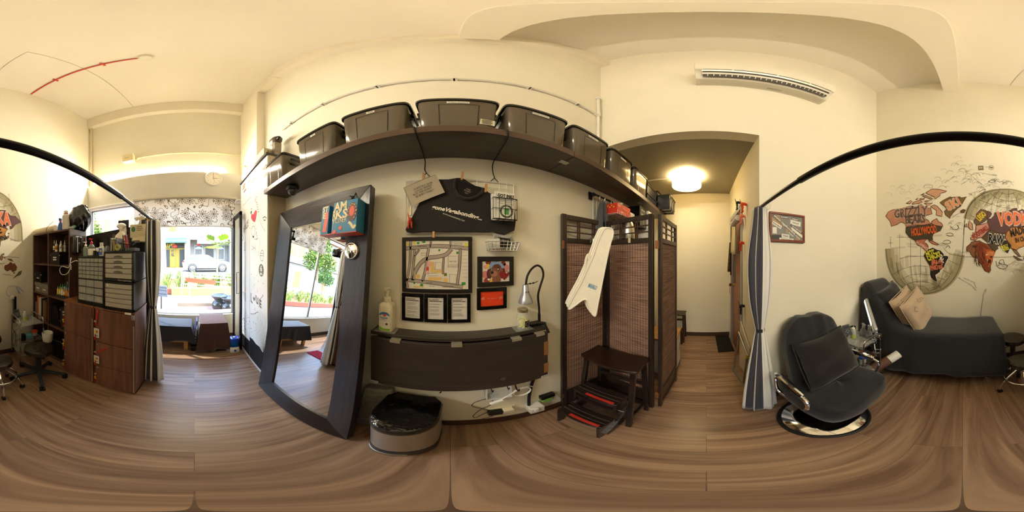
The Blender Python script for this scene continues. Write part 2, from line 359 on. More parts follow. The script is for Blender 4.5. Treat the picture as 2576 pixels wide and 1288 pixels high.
def storage_bin(cx, w=.345, cy=.752, d=.235, h=.262, label='', tagtext=None, z=2.132, note=False, twin=False):
    t = thing('storage_bin', label, 'bin', (cx, cy, z), group='smoky storage bins on the high shelf')
    part('tub', bin_mb(cx, cy, z, w, d, h), smoke, t, sharp=50)
    r = MB(); r.lathe([(.485, h-.018),(.525, h-.018),(.53, h-.002),(.52, h+.004),(.485, h+.004),(.485, h-.018)],(cx, cy, z), n=40, sx=w, sy=d, sq=9)
    part('rim', r, smokedark, t, sharp=50)
    for s in (-1,1):
        part('handle', MB().box((cx+s*w*.485, cy-.05, z+h*.55),(cx+s*w*.545, cy+.05, z+h*.62)).box((cx+s*w*.49, cy-.045, z+h*.75),(cx+s*w*.535, cy+.045, z+h*.82)), smokedark, t, bevel=.003)
    def fp(x, k): return V((cx+x*w, cy-d*(.459+.039*k)-.0012, z+.01+k*(h-.02)))
    nn = V((0,-1,.07)).normalized(); ln = MB()
    for x in (-.23,.25): ln.stroke([fp(x*.95,.04), fp(x,.80)],.004, nn)
    ln.stroke([fp(-.23,.80), fp(.25,.80)],.004, nn); part('panel_line', ln, mat('panel_line', '#2a2620', .3), t)
    if tagtext:
        lw = .09 if tagtext != ' ' else .042
        q = MB(); q.add([fp(-lw/2/w,.84)+nn*.001, fp(lw/2/w,.84)+nn*.001, fp(lw/2/w,.915)+nn*.001, fp(-lw/2/w,.915)+nn*.001],[(0,1,2,3)])
        l = part('label', q, paper, t, 'white paper label')
        if tagtext != ' ': part('lettering', MB().text(tagtext, fp(0,.876)+nn*.0018, X_, nn.cross(X_),.016, fit=.078), ink, l)
        else: part('lettering', MB().stroke([fp(-.03,.878)+nn*.002, fp(.04,.878)+nn*.002],.005, nn), ink, l)
    if note:
        q = MB(); q.add([fp(.26,.1)+nn*.001, fp(.44,.07)+nn*.003, fp(.45,.25)+nn*.001, fp(.27,.28)+nn*.001],[(0,1,2,3)]); l = part('label', q, mat('yellowed_paper', '#e8dfc0', .8), t, 'handwritten cream note')
        q = MB()
        for k in range(4): q.stroke([fp(.285,.24-.04*k)+nn*.004, fp(.42-.02*(k % 2),.225-.04*k)+nn*.004],.004, nn)
        part('lettering', q, ink, l)
    return t
storage_bin(-1.205,.30, label='first smoky storage bin on the high shelf, touching the doodled white cabinet')
storage_bin(-.905+.19,.332, label='smoky storage bin over the leaning mirror, bearing a small plain white label', tagtext=' ')
storage_bin(-.34,.332, label='smoky storage bin just left of the one marked Tattoo Supplies', tagtext=' ')
storage_bin(.03,.332, label='smoky storage bin marked Tattoo Supplies with a yellow note at its corner', tagtext='Tattoo Supplies', note=True)
storage_bin(.395,.332, label='smoky storage bin marked Paper Towels, right of the hanging cords', tagtext='Paper Towels')
storage_bin(.765,.332, label='smoky storage bin above the folding screen, next after Paper Towels', tagtext='Medical Gloves')
storage_bin(1.14,.332, label='smoky storage bin reflecting the drum lamp, its label slanting', tagtext='Barrier Film')
storage_bin(1.52,.332, label='last large smoky bin before the small stacked black boxes', tagtext=None)
# stacked small black boxes at the far end
blackplastic = mat('black_plastic', '#151412', .3, spec=.5)
boxgrey = mat('box_slot_grey', '#6b655a', .4)
def small_box(x0, x1, y0, y1, z0, h, label, slots=True, lid=True):
    t = thing('lidded_box', label, 'box', ((x0+x1)/2,(y0+y1)/2, z0), group='small black boxes at the shelf end')
    b = MB(); k = .012; b.hexa([(x0+k, y0+k, z0),(x1-k, y0+k, z0),(x1-k, y1-k, z0),(x0+k, y1-k, z0),(x0, y0, z0+h),(x1, y0, z0+h),(x1, y1, z0+h),(x0, y1, z0+h)])
    part('tub', b, blackplastic if not slots else smokedark, t, bevel=.006)
    part('rim', MB().box((x0-.006, y0-.006, z0+h-.014),(x1+.006, y1+.006, z0+h)), mat('dark_rim', '#2d2a25', .3), t, bevel=.003)
    if slots:
        for f0, f1 in ((.18,.42),(.58,.82)): part('finger_slot', MB().box((x0+(x1-x0)*f0, y0-.002+k*.5, z0+h*.18),(x0+(x1-x0)*f1, y0+k, z0+h*.80)), boxgrey, t)
    return t
small_box(1.735,2.09,.655,.87,2.132,.105, 'lower flat black box at the shelf end, with another resting on it', slots=False)
small_box(1.735,2.09,.655,.87,2.239,.125, 'flat smoky box with a white sticker stacked on another box at the shelf end', slots=False)
small_box(1.74,1.90,.72,.87,2.366,.12, 'upper black box on the flat pair, nearer the large bins')
small_box(1.92,2.07,.72,.87,2.366,.10, 'upper black box on the flat pair, nearer the passage end')
for i,(a, b, lab) in enumerate(((2.115,2.24, 'first deep black box sticking out over the shelf edge, beside the flat pair'),(2.255,2.36, 'middle deep black box sticking out over the shelf edge'),(2.375,2.48, 'last deep black box sticking out at the very end of the shelf'))):
    small_box(a, b,.48,.86,2.132,.215, lab)
small_box(2.16,2.36,.66,.84,2.347,.09, 'small black box lying across the deep boxes at the shelf end')
# surface conduit along the wall above the bins
pvc = mat('pvc_conduit', '#e9e6dc', .45)
c = thing('conduit_pipe', 'white conduit pipe running along the wall above the storage bins', 'pipe', (0,.875,3.10))
part('pipe', MB().tube([(-1.45,.868,3.13),(1.09,.868,3.13)],.0125,10), pvc, c)
part('pipe', MB().tube([(1.112,.868,3.53),(1.112,.868,2.62)],.014,10), pvc, c)
for x in (-1.28,-.86,-.42,.02,.46,.86): part('clip', MB().box((x-.018,.85,3.112),(x+.018, YN,3.118)).box((x-.005,.852,3.112),(x+.005, YN,3.15)), pvc, c)
part('elbow', MB().cyl((1.112,.868,3.10),(1.112,.868,3.17),.022).cyl((1.07,.868,3.13),(1.112,.868,3.13),.02), pvc, c)
part('cap', MB().cyl((1.112,.868,3.50),(1.112,.868,3.545),.024), pvc, c)
# dome camera under the shelf
dc = thing('dome_camera', 'black dome security camera under the shelf beside the cabinet', 'camera', (-1.10,.755,2.0885))
part('housing', MB().lathe([(0,2.088),(.055,2.088),(.058,2.06),(.05,2.045),(.04,2.04)],(-1.10,.755,0), n=28), blackplastic, dc)
part('dome', MB().lathe([(.042,2.042)]+[(.042*cos(a),2.04-.042*sin(a)) for a in [radians(k*15) for k in range(1,7)]],(-1.10,.755,0), n=28), mat('smoked_dome', '#3a3836', .06, spec=.8), dc)
# cords holding the wire grid
rope = mat('black_cord', '#1a1816', .7)
for x, y0, lab in ((-.138,1.95, 'black twisted cord hanging from the shelf down to the note card'),(.232,1.93, 'black twisted cord hanging from the shelf to the bare grid corner')):
    m = MB(); a = V((x-.004,.628,2.135)); pts = [a, V((x,.626,2.10)), V((x+.003,.66,2.075)), V((x+.004,.78,2.068)), V((x+.002,.872,2.06)), V((x,.874,2.0)), V((x+.01,.872, y0+.02))]
    m.tube(smooth(pts,4),.003,6)
    for k in range(14): q = smooth(pts,4)[k+1]; m.sphere(q,.0045,6,4)
    m.tube([(x+.01,.872, y0+.02),(x-.012,.868, y0-.006)],.0022,5); m.tube([(x+.01,.872, y0+.02),(x+.03,.868, y0-.008)],.0022,5)
    solo('twisted_rope', m, rope, lab, 'cord', group='cords of the wire grid')
# ================================================================ THINGS ON THE DESK WALL
whitewire = mat('white_wire', '#f4f3ee', .4); WN = V((0,-1,0))
g = thing('wire_grid_panel', 'white wire grid panel hanging on the wall behind the black tee', 'rack', (.055,.872,1.60))
m = MB(); gx0, gx1, gz0, gz1 = -.243,.357,1.605,1.925
m.tube([(gx0,.872, gz0),(gx1,.872, gz0),(gx1,.872, gz1),(gx0,.872, gz1)],.0035,6, closed=True); part('rim', m, whitewire, g)
m = MB()
for i in range(1,14): x = gx0+(gx1-gx0)*i/14; m.tube([(x,.872, gz0),(x,.872, gz1)],.0016,5)
for i in range(1,8): z = gz0+(gz1-gz0)*i/8; m.tube([(gx0,.874, z),(gx1,.874, z)],.0016,5)
part('wires', m, whitewire, g)
# tee shirt
teem = mat('black_cotton', '#211d1b', .9, sheen=.3, bump=.25, bscale=30)
tee = thing('tee_shirt', 'black folded tee shirt pinned on the wire grid with white lettering', 'shirt', (.06,.862,1.60))
def W(u, v, y=.858): return ony(u, v, y)
out = [(1100,452),(1128,452),(1148,448),(1163,448),(1185,462),(1207,474),(1217,472),(1228,484),(1243,492),(1262,510),(1283,522),(1295,535),(1297,560),(1294,580),(1270,591),(1252,588),(1238,582),(1228,584),(1180,584),(1120,584),(1070,583),(1040,586),(1024,584),(1020,578),(1030,560),(1044,532),(1062,498),(1080,470)]
pl = [(W(u, v).x, W(u, v).z) for u, v in out]
m = MB(); m.prism(pl,(0,.868,0), X_, Z_,.016); part('cloth', m, teem, tee, bevel=.004)
coll = smooth([W(1147,451,.85), W(1143,470,.848), W(1152,490,.846),(W(1172,500,.846)), W(1195,496,.846), W(1212,484,.848), W(1216,474,.85)],5)
m = MB(); m.tube(coll,.0085,8); part('collar', m, teem, tee)
inn = [W(1149,453,.8505)]+[p+V((0,.0015,.004)) for p in coll]+[W(1190,466,.8505)]
part('neck_lining', MB().face([V((p.x,.8508, p.z)) for p in inn]), mat('tee_lining', '#15120f', .9), tee)
def seg(a, b): d = V(b)-V(a); d.y = 0; return d.normalized()
ux = seg(W(1085,521), W(1212,551)); uz = WN.cross(ux)
cream = mat('cream_print', '#f4ecd8', .7)
m = MB(); m.text('goneVagabonding...', (W(1086,522)+W(1213,550))/2+WN*-.0, ux, uz,.032, shear=.25, bold=.0012, fit=(W(1213,550)-W(1086,522)).length); 
for i, p in enumerate(m.v): m.v[i] = (p[0],.8505, p[2])
part('lettering', m, cream, tee)
ux2 = seg(W(1114,538), W(1168,557)); m = MB(); m.text('WWW.VAGABONDINK.COM', (W(1114,538)+W(1168,557))/2, ux2, WN.cross(ux2),.011, fit=(W(1168,557)-W(1114,538)).length); m.v = [(p[0],.8505, p[2]) for p in m.v]
part('lettering', m, cream, tee)
grey = mat('neck_print_grey', '#a9a390', .8); m = MB(); ux3 = seg(W(1166,484), W(1187,492)); c0 = W(1176,481)
for s, dz, f in (('THESE', .008,.026),('INKERS', -.004,.036),('SIZE M', -.017,.018)): m.text(s, c0+WN.cross(ux3)*dz, ux3, WN.cross(ux3),.012, fit=f)
m.v = [(p[0],.8495, p[2]) for p in m.v]; part('lettering', m, grey, tee, 'grey printed neck label')
# clothes pegs
pegm = woodmat('peg_wood', '#c08a50', '#dba768', 'z', .6)
for u, v, tl, lab in ((1066,446,.0, 'wooden clothes peg holding the handwritten note card'),(1163,443,.12, 'wooden clothes peg at the left side of the tee collar'),(1222,474,.08, 'wooden clothes peg at the right side of the tee collar'),(1091,586,0, 'wooden clothes peg between the tee and the framed map'),(1033,531,0, 'pale clothes peg behind the orange dog-shaped hook')):
    c = W(u, v,.860 if v > 560 else .848); a = V((sin(tl)*.026,0, cos(tl)*.026)); s = V((cos(tl)*.0062,0,-sin(tl)*.0062))
    t = thing('clothes_peg', lab, 'peg', c-a, group='clothes pegs on the desk wall')
    pm = mat('pale_peg', '#ead9b8', .6) if 'pale' in lab else pegm
    part('jaw', MB().obox(c+V((0,-.004,0)), s, V((0,.0032,0)), a), pm, t, bevel=.001)
    part('jaw', MB().obox(c+V((0,.005,0)), s, V((0,.0032,0)), a), pm, t, bevel=.001)
    part('spring', MB().cyl(c-s*1.2, c+s*1.2,.003, n=8), steel, t)
# note card
nc = thing('note_card', 'grey card handwritten with a tee-shirt offer, pinned askew on the grid', 'card', W(1065,500,.84))
q = [W(1017,473,.836), W(1097,440,.836), W(1119,484,.836), W(1036,518,.836)]
m = MB(); m.add(q+[p+V((0,.002,0)) for p in q],[(0,1,2,3),(7,6,5,4),(0,4,5,1),(1,5,6,2),(2,6,7,3),(3,7,4,0)]); part('card', m, mat('grey_card', '#b9ae98', .85), nc)
q2 = [p+V((-.006,.004,.004)) for p in q]; part('backing_card', MB().face(q2), mat('grey_card_dark', '#8f8672', .85), nc)
ux = seg(W(1033,497,.836), W(1107,467,.836)); uz = WN.cross(ux); c0 = (q[0]+q[1]+q[2]+q[3])/4; m = MB()
for s, dz, f, dx in (('SUPPORT OUR', .024,.105,.005),('LOCAL ARTIST', .009,.095,.0),('BUY TEE-SHIRT', -.006,.105,-.012),('@ $28/= ONLY!', -.022,.105,-.004)): m.text(s, c0+uz*dz+ux*dx, ux, uz,.015, fit=f)
m.v = [(p[0],.8348, p[2]) for p in m.v]; part('lettering', m, mat('pencil_grey', '#4a453c', .8), nc)
# dog-bottom hooks (rear half of a dog, tail up)
def dog_hook(mb, o, s, tail=1.0):
    """hook plate on the wall at o, pointing to -n; s scale; local: x right, y out of wall, z up"""
    R = smooth
    def T(x, y, z): return o[0]+o[1]*x*s+o[2]*y*s+Z_*z*s
    mb.tube(R([T(0,.0,.012), T(0,.022,.018), T(0,.036,.014), T(0,.046,0)],4),[.013*s*k for k in (.9,1,1.05,1.1,1.15,1.2,1.25,1.3,1.25,1.2,1.1,.9,.7)][:13],12)
    mb.tube(R([T(-.004,.042,.006), T(-.008,.05,.03), T(-.012,.054,.05), T(-.014,.060,.068)],4),[.006*s*(1-.7*i/12) for i in range(13)],8)
    for q in (-1,1):
        mb.tube(R([T(q*.008,.040,-.002), T(q*.013,.036,-.022), T(q*.014,.040,-.042), T(q*.015,.034,-.058)],4),[.010*s*(1-.4*min(1, i/8)) for i in range(13)],10)
        mb.sphere(T(q*.0155,.040,-.061),.0075*s,8,6, sy=1.4)
    return mb
orange = mat('orange_rubber', '#d8401c', .5)
P0 = W(1034,558,.862)
solo('dog_hook', dog_hook(MB(),(P0, X_,-Y_),.62), orange, 'orange dog-bottom hook with raised tail in front of the tee sleeve', 'hook', group='dog-bottom wall hooks')
# wire baskets
def wire_basket(name, x0, x1, y0, y1, z0, z1, wire, label, nx, nz, flare=0):
    t = thing(name, label, 'basket', ((x0+x1)/2,(y0+y1)/2, z0)); r = .0016
    m = MB(); f = flare
    for z, k in ((z0,0),(z1,1)): m.tube([(x0-f*k, y0-f*k, z),(x1+f*k, y0-f*k, z),(x1+f*k, y1, z),(x0-f*k, y1, z)], r*1.5,6, closed=True)
    part('rim', m, wire, t); m = MB()
    for i in range(nx+1):
        a = i/nx; m.tube([(x0+(x1-x0)*a, y1, z1),(x0+(x1-x0)*a, y1, z0),(x0+(x1-x0)*a, y0, z0),(x0+(x1-x0)*a+f*(2*a-1), y0-f, z1)], r,5)
    for i in range(1, nz):
        k = i/nz; z = z0+(z1-z0)*k; m.tube([(x0-f*k, y1, z),(x0-f*k, y0-f*k, z),(x1+f*k, y0-f*k, z),(x1+f*k, y1, z)], r,5)
    part('wires', m, wire, t)
    for x in (x0+.02, x1-.02): part('hook', MB().tube([(x, y1, z1),(x, y1, z1+.02),(x, y1+.012, z1+.02),(x, y1+.012, z1+.008)],.002,5), wire, t)
    return t
blackwire = mat('black_wire', '#151412', .4,.5)
wire_basket('wire_flyer_basket', .212,.343,.79,.862,1.672,1.79, blackwire, 'black wire basket of flyers hooked over the tee sleeve', 4,2)
greenp = mat('label_green', '#63b06a', .7); gd = mat('label_dark_green', '#3f4a2c', .7)
for k,(dx, dz, tl, lab) in enumerate(((0,0,.03, 'front white flyer reading GOT INK in the black wire basket'),(.006,-.004,.06, 'white flyer tucked directly behind the front one'),(-.01,-.006,-.02, 'rearmost white flyer in the black wire basket'))):
    y = .800+.012*k; t = thing('flyer', lab, 'flyer', (.275, y,1.676), group='flyers in the black basket')
    a = X_*cos(tl)-Z_*sin(tl)*1; b = Z_*cos(tl)+X_*sin(tl); c = V((.275+dx, y,1.752+dz)); part('sheet', MB().obox(c, a*.055, V((0,.0035,0)), b*.074), paper, t)
    if k == 0:
        F = lambda x, z: c+a*x+b*z+WN*.004
        m = MB(); m.text('GOT INK?', F(.004,.052), a, b,.026, bold=.001, fit=.088); m.text('CUSTOM TATTOOS', F(.004,.028), a, b,.010, fit=.064); m.text('BODY PIERCING', F(.004,.018), a, b,.010, fit=.060)
        for z in (.036,.008): m.stroke([F(-.04, z), F(.046, z)],.0014, WN)
        m.stroke([F(-.045,.066), F(-.045,-.065)],.0012, WN); m.stroke([F(.05,.066), F(.05,.0)],.0012, WN); part('lettering', m, ink, t)
        m = MB(); ci = F(.012,-.034)
        m.add([ci+(a*cos(j*pi/16)+b*sin(j*pi/16))*r for j in range(32) for r in (.027,.037)],[(2*j,2*((j+1) % 32),2*((j+1) % 32)+1,2*j+1) for j in range(32)]); part('ring', m, gd, t)
        m = MB(); m.stroke([F(.012,-.052), F(.012,-.016)],.026, WN,.0006); part('badge', m, greenp, t)
        m = MB()
        for j in range(22):
            an = 2*pi*j/22; m.text('MADE IN INK CUSTOM INKS'[j % 22], ci+(a*cos(-an)+b*sin(-an))*.032+WN*.001,-a*sin(an)*1+b*-cos(an)*1, a*cos(-an)+b*sin(-an),.008)
        part('ring_lettering', m, paper, t)
wire_basket('wire_card_basket', .20,.35,.815,.868,1.508,1.555, mat('chrome', '#dcdcdc', .12,1), 'small chrome wire basket of name cards under the tee hem', 8,3,.012)
for k,(x, z, tl, col, lab) in enumerate(((.225,1.545,-.1, '#e8e6e0', 'stack of white name cards at the left of the chrome basket'),(.285,1.552,.1, '#1b1a19', 'black name card facing out of the chrome basket'),(.262,1.558,.3, '#8d8a83', 'grey card peeking over the black card in the chrome basket'),(.315,1.556,-.35, '#9a978f', 'grey card leaning at the right of the chrome basket'))):
    a = X_*cos(tl)-Z_*sin(tl); b = Z_*cos(tl)+X_*sin(tl); y = .828+.008*k
    o = solo('name_card', MB().obox((x, y, z), a*.034, V((0,.003 if k else .004,0)), b*.026), mat('card_%d' % k, col,.6), lab, 'card', group='cards in the chrome basket')
    if k == 1: part('lettering', MB().text('inked', (x, y-.0035, z+.012), a, b,.014, fit=.05), paper, o)
tag(solo('plastic_sleeve', MB().obox((.285,.863,1.57), X_*.055, V((0,.001,0)), Z_*.034), clearmat('clear_plastic', '#f0f0ec', .35,.15), 'clear plastic sleeve standing at the back of the chrome basket', 'sleeve'))
# picture frames
blackframe = mat('black_frame', '#1b1712', .45); glossframe = mat('taped_black_frame', '#0c0a09', .2, bump=.3, bscale=40)
def picture(name, x0, x1, z0, z1, bw, fm, inner, label, cat='picture', depth=.018, yb=None):
    yb = yb or YN; t = thing(name, label, cat,((x0+x1)/2, yb, z0)); m = MB(); y0 = yb-depth
    for a, b, c, d in ((x0, x1, z0, z0+bw),(x0, x1, z1-bw, z1),(x0, x0+bw, z0+bw, z1-bw),(x1-bw, x1, z0+bw, z1-bw)): m.box((a, y0, c),(b, yb, d))
    part('frame', m, fm, t, bevel=.0015); return t, part('print', MB().box((x0+bw*.9, yb-.012, z0+bw*.9),(x1-bw*.9, yb-.002, z1-bw*.9)), inner, t), yb-.0125
mp, prn, yp = picture('framed_map', -.265,.117,1.278,1.584,.021, blackframe, mat('map_paper', '#ece4d4', .6), 'large black framed hand-drawn street map on the wall above the desk')
roads = [[(1021,625),(1100,619),(1178,625)],[(1033,607),(1031,660),(1024,706)],[(1043,628),(1040,665),(1036,704)],[(1022,704),(1060,708),(1110,714),(1165,722)],[(1078,626),(1074,650),(1070,680),(1062,708)],[(1136,626),(1122,640),(1100,646),(1078,649),(1060,660),(1046,680),(1038,705)],[(1158,625),(1156,670),(1150,718)],[(1116,648),(1114,690)],[(1055,628),(1042,644)],[(1022,705),(1026,724)],[(1084,607),(1082,622)],[(1133,607),(1133,622)]]
rm = MB(); rk = MB()
for i, r_ in enumerate(roads):
    pts = smooth([ony(u, v, yp) for u, v in r_],6) if len(r_) > 2 else [ony(u, v, yp) for u, v in r_]; w_ = .017 if i in (0,3,5) else .010 if i not in (7,8,10,11) else .006
    rk.stroke([V((p.x, yp-.0003, p.z)) for p in pts], w_+.005, WN); rm.stroke([V((p.x, yp-.0006, p.z)) for p in pts], w_, WN)
part('road_outline', rk, mat('marker_dark', '#4a3f37', .7), prn); part('road', rm, mat('marker_grey', '#b3a596', .7), prn)
def blk(mb, u0, v0, u1, v1): a, b = ony(u0, v0, yp), ony(u1, v1, yp); mb.add([(a.x, yp-.0004, b.z),(b.x, yp-.0004, b.z),(b.x, yp-.0004, a.z),(a.x, yp-.0004, a.z)],[(0,1,2,3)])
for col, bl in (('#2f9a3e', [(1103,627,1107,632),(1148,633,1153,639),(1119,687,1124,694),(1040,711,1045,714),(1057,714,1064,720),(1049,609,1055,614),(1161,710,1171,717),(1062,607,1070,611)]),('#e8533c', [(1070,671,1079,681),(1117,686,1119,695)]),('#f3b6b0', [(1074,657,1083,671),(1068,681,1079,688)]),('#e9c67a', [(1083,659,1092,685),(1092,679,1112,686),(1078,697,1111,706),(1116,700,1127,710),(1043,690,1056,700),(1041,719,1065,724)]),('#e6dc4a', [(1022,612,1029,617),(1039,607,1045,614),(1169,611,1178,620)])):
    for b in bl: m = MB(); blk(m, *b); part('coloured_block', m, mat('map_'+col[1:], col,.7), prn)
m = MB()
for u0, v0, u1, v1 in ((1127,644,1152,672),(1095,660,1111,678),(1131,690,1148,713),(1139,610,1166,619),(1060,636,1072,643),(1077,687,1100,694)):
    a, b = ony(u0, v0, yp), ony(u1, v1, yp); m.stroke([V((p[0], yp-.0005, p[1])) for p in ((a.x, a.z),(b.x, a.z),(b.x, b.z),(a.x, b.z),(a.x, a.z))],.0011, WN)
for k in range(9): a, b = ony(1127+k*3,672, yp), ony(1130+k*3,664, yp); m.stroke([V((a.x, yp-.0005, a.z)), V((b.x, yp-.0005, b.z))],.0008, WN)
for k in range(8): a, b = ony(1162,634+k*9, yp), ony(1177,634+k*9, yp); m.stroke([V((a.x, yp-.0005, a.z)), V((b.x, yp-.0005, b.z))],.0007, WN)
for s, u, v, f in (('NEIL ROAD', 1080,712,.035),('MAXWELL MARKET', 1126,722,.06),('PEARL BANK', 1062,620,.05),('PEOPLES PARK', 1153,614,.045),('THIS WAY', 1086,720,.03),('SUPPLY STORE', 1139,658,.038)): m.text(s, ony(u, v, yp-.0008), X_, Z_,.009, fit=f)
part('lettering', m, ink, prn)
docs = (('left aftercare sheet of three in taped black frames above the desk', -.267,-.146,0),('middle aftercare sheet of three in taped black frames above the desk', -.1405,-.0185,1),('right aftercare sheet of three in taped black frames above the desk', -.0135,.1085,2))
for lab, x0, x1, k in docs:
    t, pr, y = picture('framed_notice', x0, x1,1.103,1.27,.019, glossframe, mat('notice_paper', '#dedad2', .6), lab, 'notice'); t['group'] = 'three framed aftercare notices'
    m = MB(); xa = x0+.026; xm = (x0+x1)/2
    m.text("DOs AND DON'Ts", (xm-.008, y-.0005,1.238), X_, Z_,.0075, bold=.0003, fit=.052); m.text('AFTER GETTING INKED', (xm, y-.0005,1.229), X_, Z_,.0075, bold=.0003, fit=.068)
    part('lettering', m, ink, pr); m = MB(); rnd = random.Random(k); z = 1.216
    for b in range(4):
        for l in range(rnd.choice((2,3,4))):
            m.stroke([(xa+.004, y-.0005, z),(xa+.004+rnd.uniform(.04,.062), y-.0005, z)],.0016, WN); z -= .0052
        z -= .007
        if z < 1.135: break
    part('text_line', m, mat('print_grey', '#77716a', .8), pr)
dt, pr, y = picture('framed_dog_picture', .146,.356,1.309,1.477,.026, blackframe, mat('print_cream', '#efe6da', .6), 'black framed picture of a brown dog among hearts and roses', 'picture')
cx, cz = .251,1.394
def blob(col, pts, lay, nm='painted_shape', sm=True):
    p = smooth([(cx+a*.001,0, cz+b*.001) for a, b in pts]+[(cx+pts[0][0]*.001,0, cz+pts[0][1]*.001)],5)[:-1] if sm else [V((cx+a*.001,0, cz+b*.001)) for a, b in pts]
    lo = [V((min(max(q.x,.172),.33), y-.0003*lay-.0003, min(max(q.z,1.335),1.451))) for q in p]; return part(nm, MB().face(lo), mat('dog_'+col[1:], col,.6), pr)
def heart(px, py, s): return [(px+s*16*sin(t)**3/16, py+s*(13*cos(t)-5*cos(2*t)-2*cos(3*t)-cos(4*t))/16) for t in [2*pi*i/20 for i in range(20)]]
for a, b, r, c in ((52,20,22, '#d98a90'),(-60,-16,20, '#d88488'),(-58,26,12, '#e0a0a0'),(42,42,14, '#7e2b26'),(-44,52,15, '#7d3a30'),(-52,-50,16, '#9a3a34')): blob(c,[(a+r*cos(t)*1.1, b+r*sin(t)) for t in [2*pi*i/10 for i in range(10)]],1)
blob('#86a7cc', [(-40,20),(-30,48),(0,56),(34,44),(48,22),(20,10),(-20,10)],2)
blob('#e6bd3c', [(-58,30),(-48,42),(-38,36),(-40,22),(-48,16)],3); blob('#e6bd3c', [(-40,-58),(-26,-40),(-10,-58)],3)
for a in (-36,38): blob('#5f3021', [(a-12,12),(a+10,16),(a+14,-10),(a+4,-40),(a-14,-34),(a-18,-8)],4)
blob('#8a5a45', [(-22,-58),(-24,-28),(-36,-10),(-30,14),(-12,30),(14,30),(34,18),(38,-4),(26,-30),(24,-58)],5)
blob('#6a3a26', [(-22,24),(-10,38),(14,40),(28,24),(8,18),(-10,18)],6)
blob('#b07a5e', [(-32,-8),(-20,4),(2,0),(8,-16),(-6,-28),(-26,-24)],6)
blob('#201a1a', [(-32,-4),(-22,2),(-14,-4),(-20,-14),(-30,-12)],7)
for a, b, r in ((-25,10,5),(12,12,7)): blob('#2c2623', [(a+r*cos(t), b+r*sin(t)*1.2) for t in [2*pi*i/10 for i in range(10)]],7); blob('#ece7e2', [(a-1+r*.5*cos(t), b+r*.6*sin(t)) for t in [2*pi*i/10 for i in range(10)]],8)
blob('#8c1f24', heart(48,-22,30),8, sm=False); blob('#f6eee6', heart(62,-8,6),9, sm=False); blob('#f6eee6', heart(-42,-44,8),9, sm=False)
rt, pr, y = picture('framed_red_card', .143,.313,1.175,1.301,.02, glossframe, mat('red_card', '#e8451f', .45), 'taped black frame holding an orange-red card below the dog picture', 'picture')
m = MB().text('BEST QUALITY', (.228, y-.0005,1.24), X_, Z_,.009, fit=.055); pk = mat('pale_pink_print', '#f0a08c', .6); part('lettering', m, pk, pr)
for s in (-1,1):
    m = MB()
    for k in range(4): m.stroke([(.228+s*.052-.010, y-.0005,1.245-.004*k),(.228+s*.052+.010, y-.0005,1.249-.004*k)],.0022, WN)
    part('laurel', m, pk, pr)
# ================================================================ WALL DESK AND WHAT IS ON AND UNDER IT
dk = thing('wall_desk', 'black-brown wall desk with its drop leaf folded down', 'desk', (.05,.80,.64))
part('desktop', MB().box((-.42,.79,1.018),(.525, YN,1.04)), blackbrown, dk, bevel=.002)
part('drop_leaf', MB().box((-.405,.762,.645),(.52,.784,1.016)), blackbrown, dk, bevel=.002)
part('wall_bracket', MB().box((-.38, YN-.03,.66),(.49, YN,1.016)).box((-.38,.786,.90),(-.35, YN,1.016)).box((.46,.786,.90),(.49, YN,1.016)), blackbrown, dk)
for x in (-.27,.03,.33,.47): part('hinge', MB().box((x-.026,.758,1.004),(x+.026,.79,1.0205)), mat('pale_steel', '#cfc9b6', .35,.7), dk)
tapem = mat('brown_tape', '#9a6a3c', .5)
for z in (.845,.69): part('edge_tape', MB().box((.494,.7605, z),(.5215,.7835, z+.105 if z > .8 else z+.085)), tapem, dk)
for x in (-.405,.52):
    s = 1 if x < 0 else -1; part('corner_guard', MB().box((x-s*.004,.756,.640),(x+s*.045,.788,.664)), clearmat('clear_plastic', '#f0f0ec', .35,.15), dk, bevel=.004)
part('knot_mark', MB().lathe([(.006,0),(.011,.001),(.013,0)],(.255,.7615,.725),(0,-1,0)), mat('knot_grey', '#57504a', .6), dk)
# foam soap bottle
b = thing('soap_bottle', 'white square pump bottle of pet foam wash standing on the desk end', 'bottle', (-.345,.845,1.042))
solo('coaster', MB().box((-.405,.795,1.04),(-.285,.882,1.0425)), clearmat('clear_plastic', '', 0), 'clear plastic coaster under the white pump bottle', 'coaster')
bm = MB(); bm.lathe([(0,0),(.040,0),(.044,.006),(.044,.150),(.040,.166),(.022,.176),(.020,.178),(0,.178)],(-.345,.843,1.0425), n=40, sq=5, sx=.95, sy=.86, rz=radians(0)); ivory = mat('ivory_plastic', '#efe6cc', .35)
part('body', bm, ivory, b, sharp=50)
part('collar', MB().lathe([(.022,.176),(.023,.180),(.023,.200),(.018,.206),(.009,.208),(.009,.232),(0,.232)],(-.345,.843,1.0425)), ivory, b)
part('pump_head', MB().lathe([(.012,.230),(.012,.245),(.020,.252),(.020,.258),(0,.260)],(-.345,.843,1.0425)).box((-.352,.805,1.0425+.248),(-.338,.843,1.0425+.258)), ivory, b)
yl = .803; m = MB(); m.box((-.376, yl+.0015,1.05),(-.314, yl+.003,1.163)); l = part('label', m, mat('label_white', '#f4f1e2', .5), b)
m = MB(); m.add([(-.345+.031*cos(a), yl+.001,1.145+.022*sin(a)) for a in [pi*i/14 for i in range(15)]]+[(-.345+.026*cos(a), yl+.001,1.143+.008*sin(a)) for a in [pi-pi*i/14 for i in range(15)]],[tuple(range(30))]); part('arch', m, mat('label_blue', '#4f8cc6', .5), l)
part('lettering', MB().text('fuppet', (-.347, yl+.0008,1.132), X_, Z_,.016, bold=.0004, fit=.045).text('PET WASH', (-.35, yl+.0008,1.118), X_, Z_,.006, fit=.04), mat('label_blue2', '#3c7fb8', .5), l)
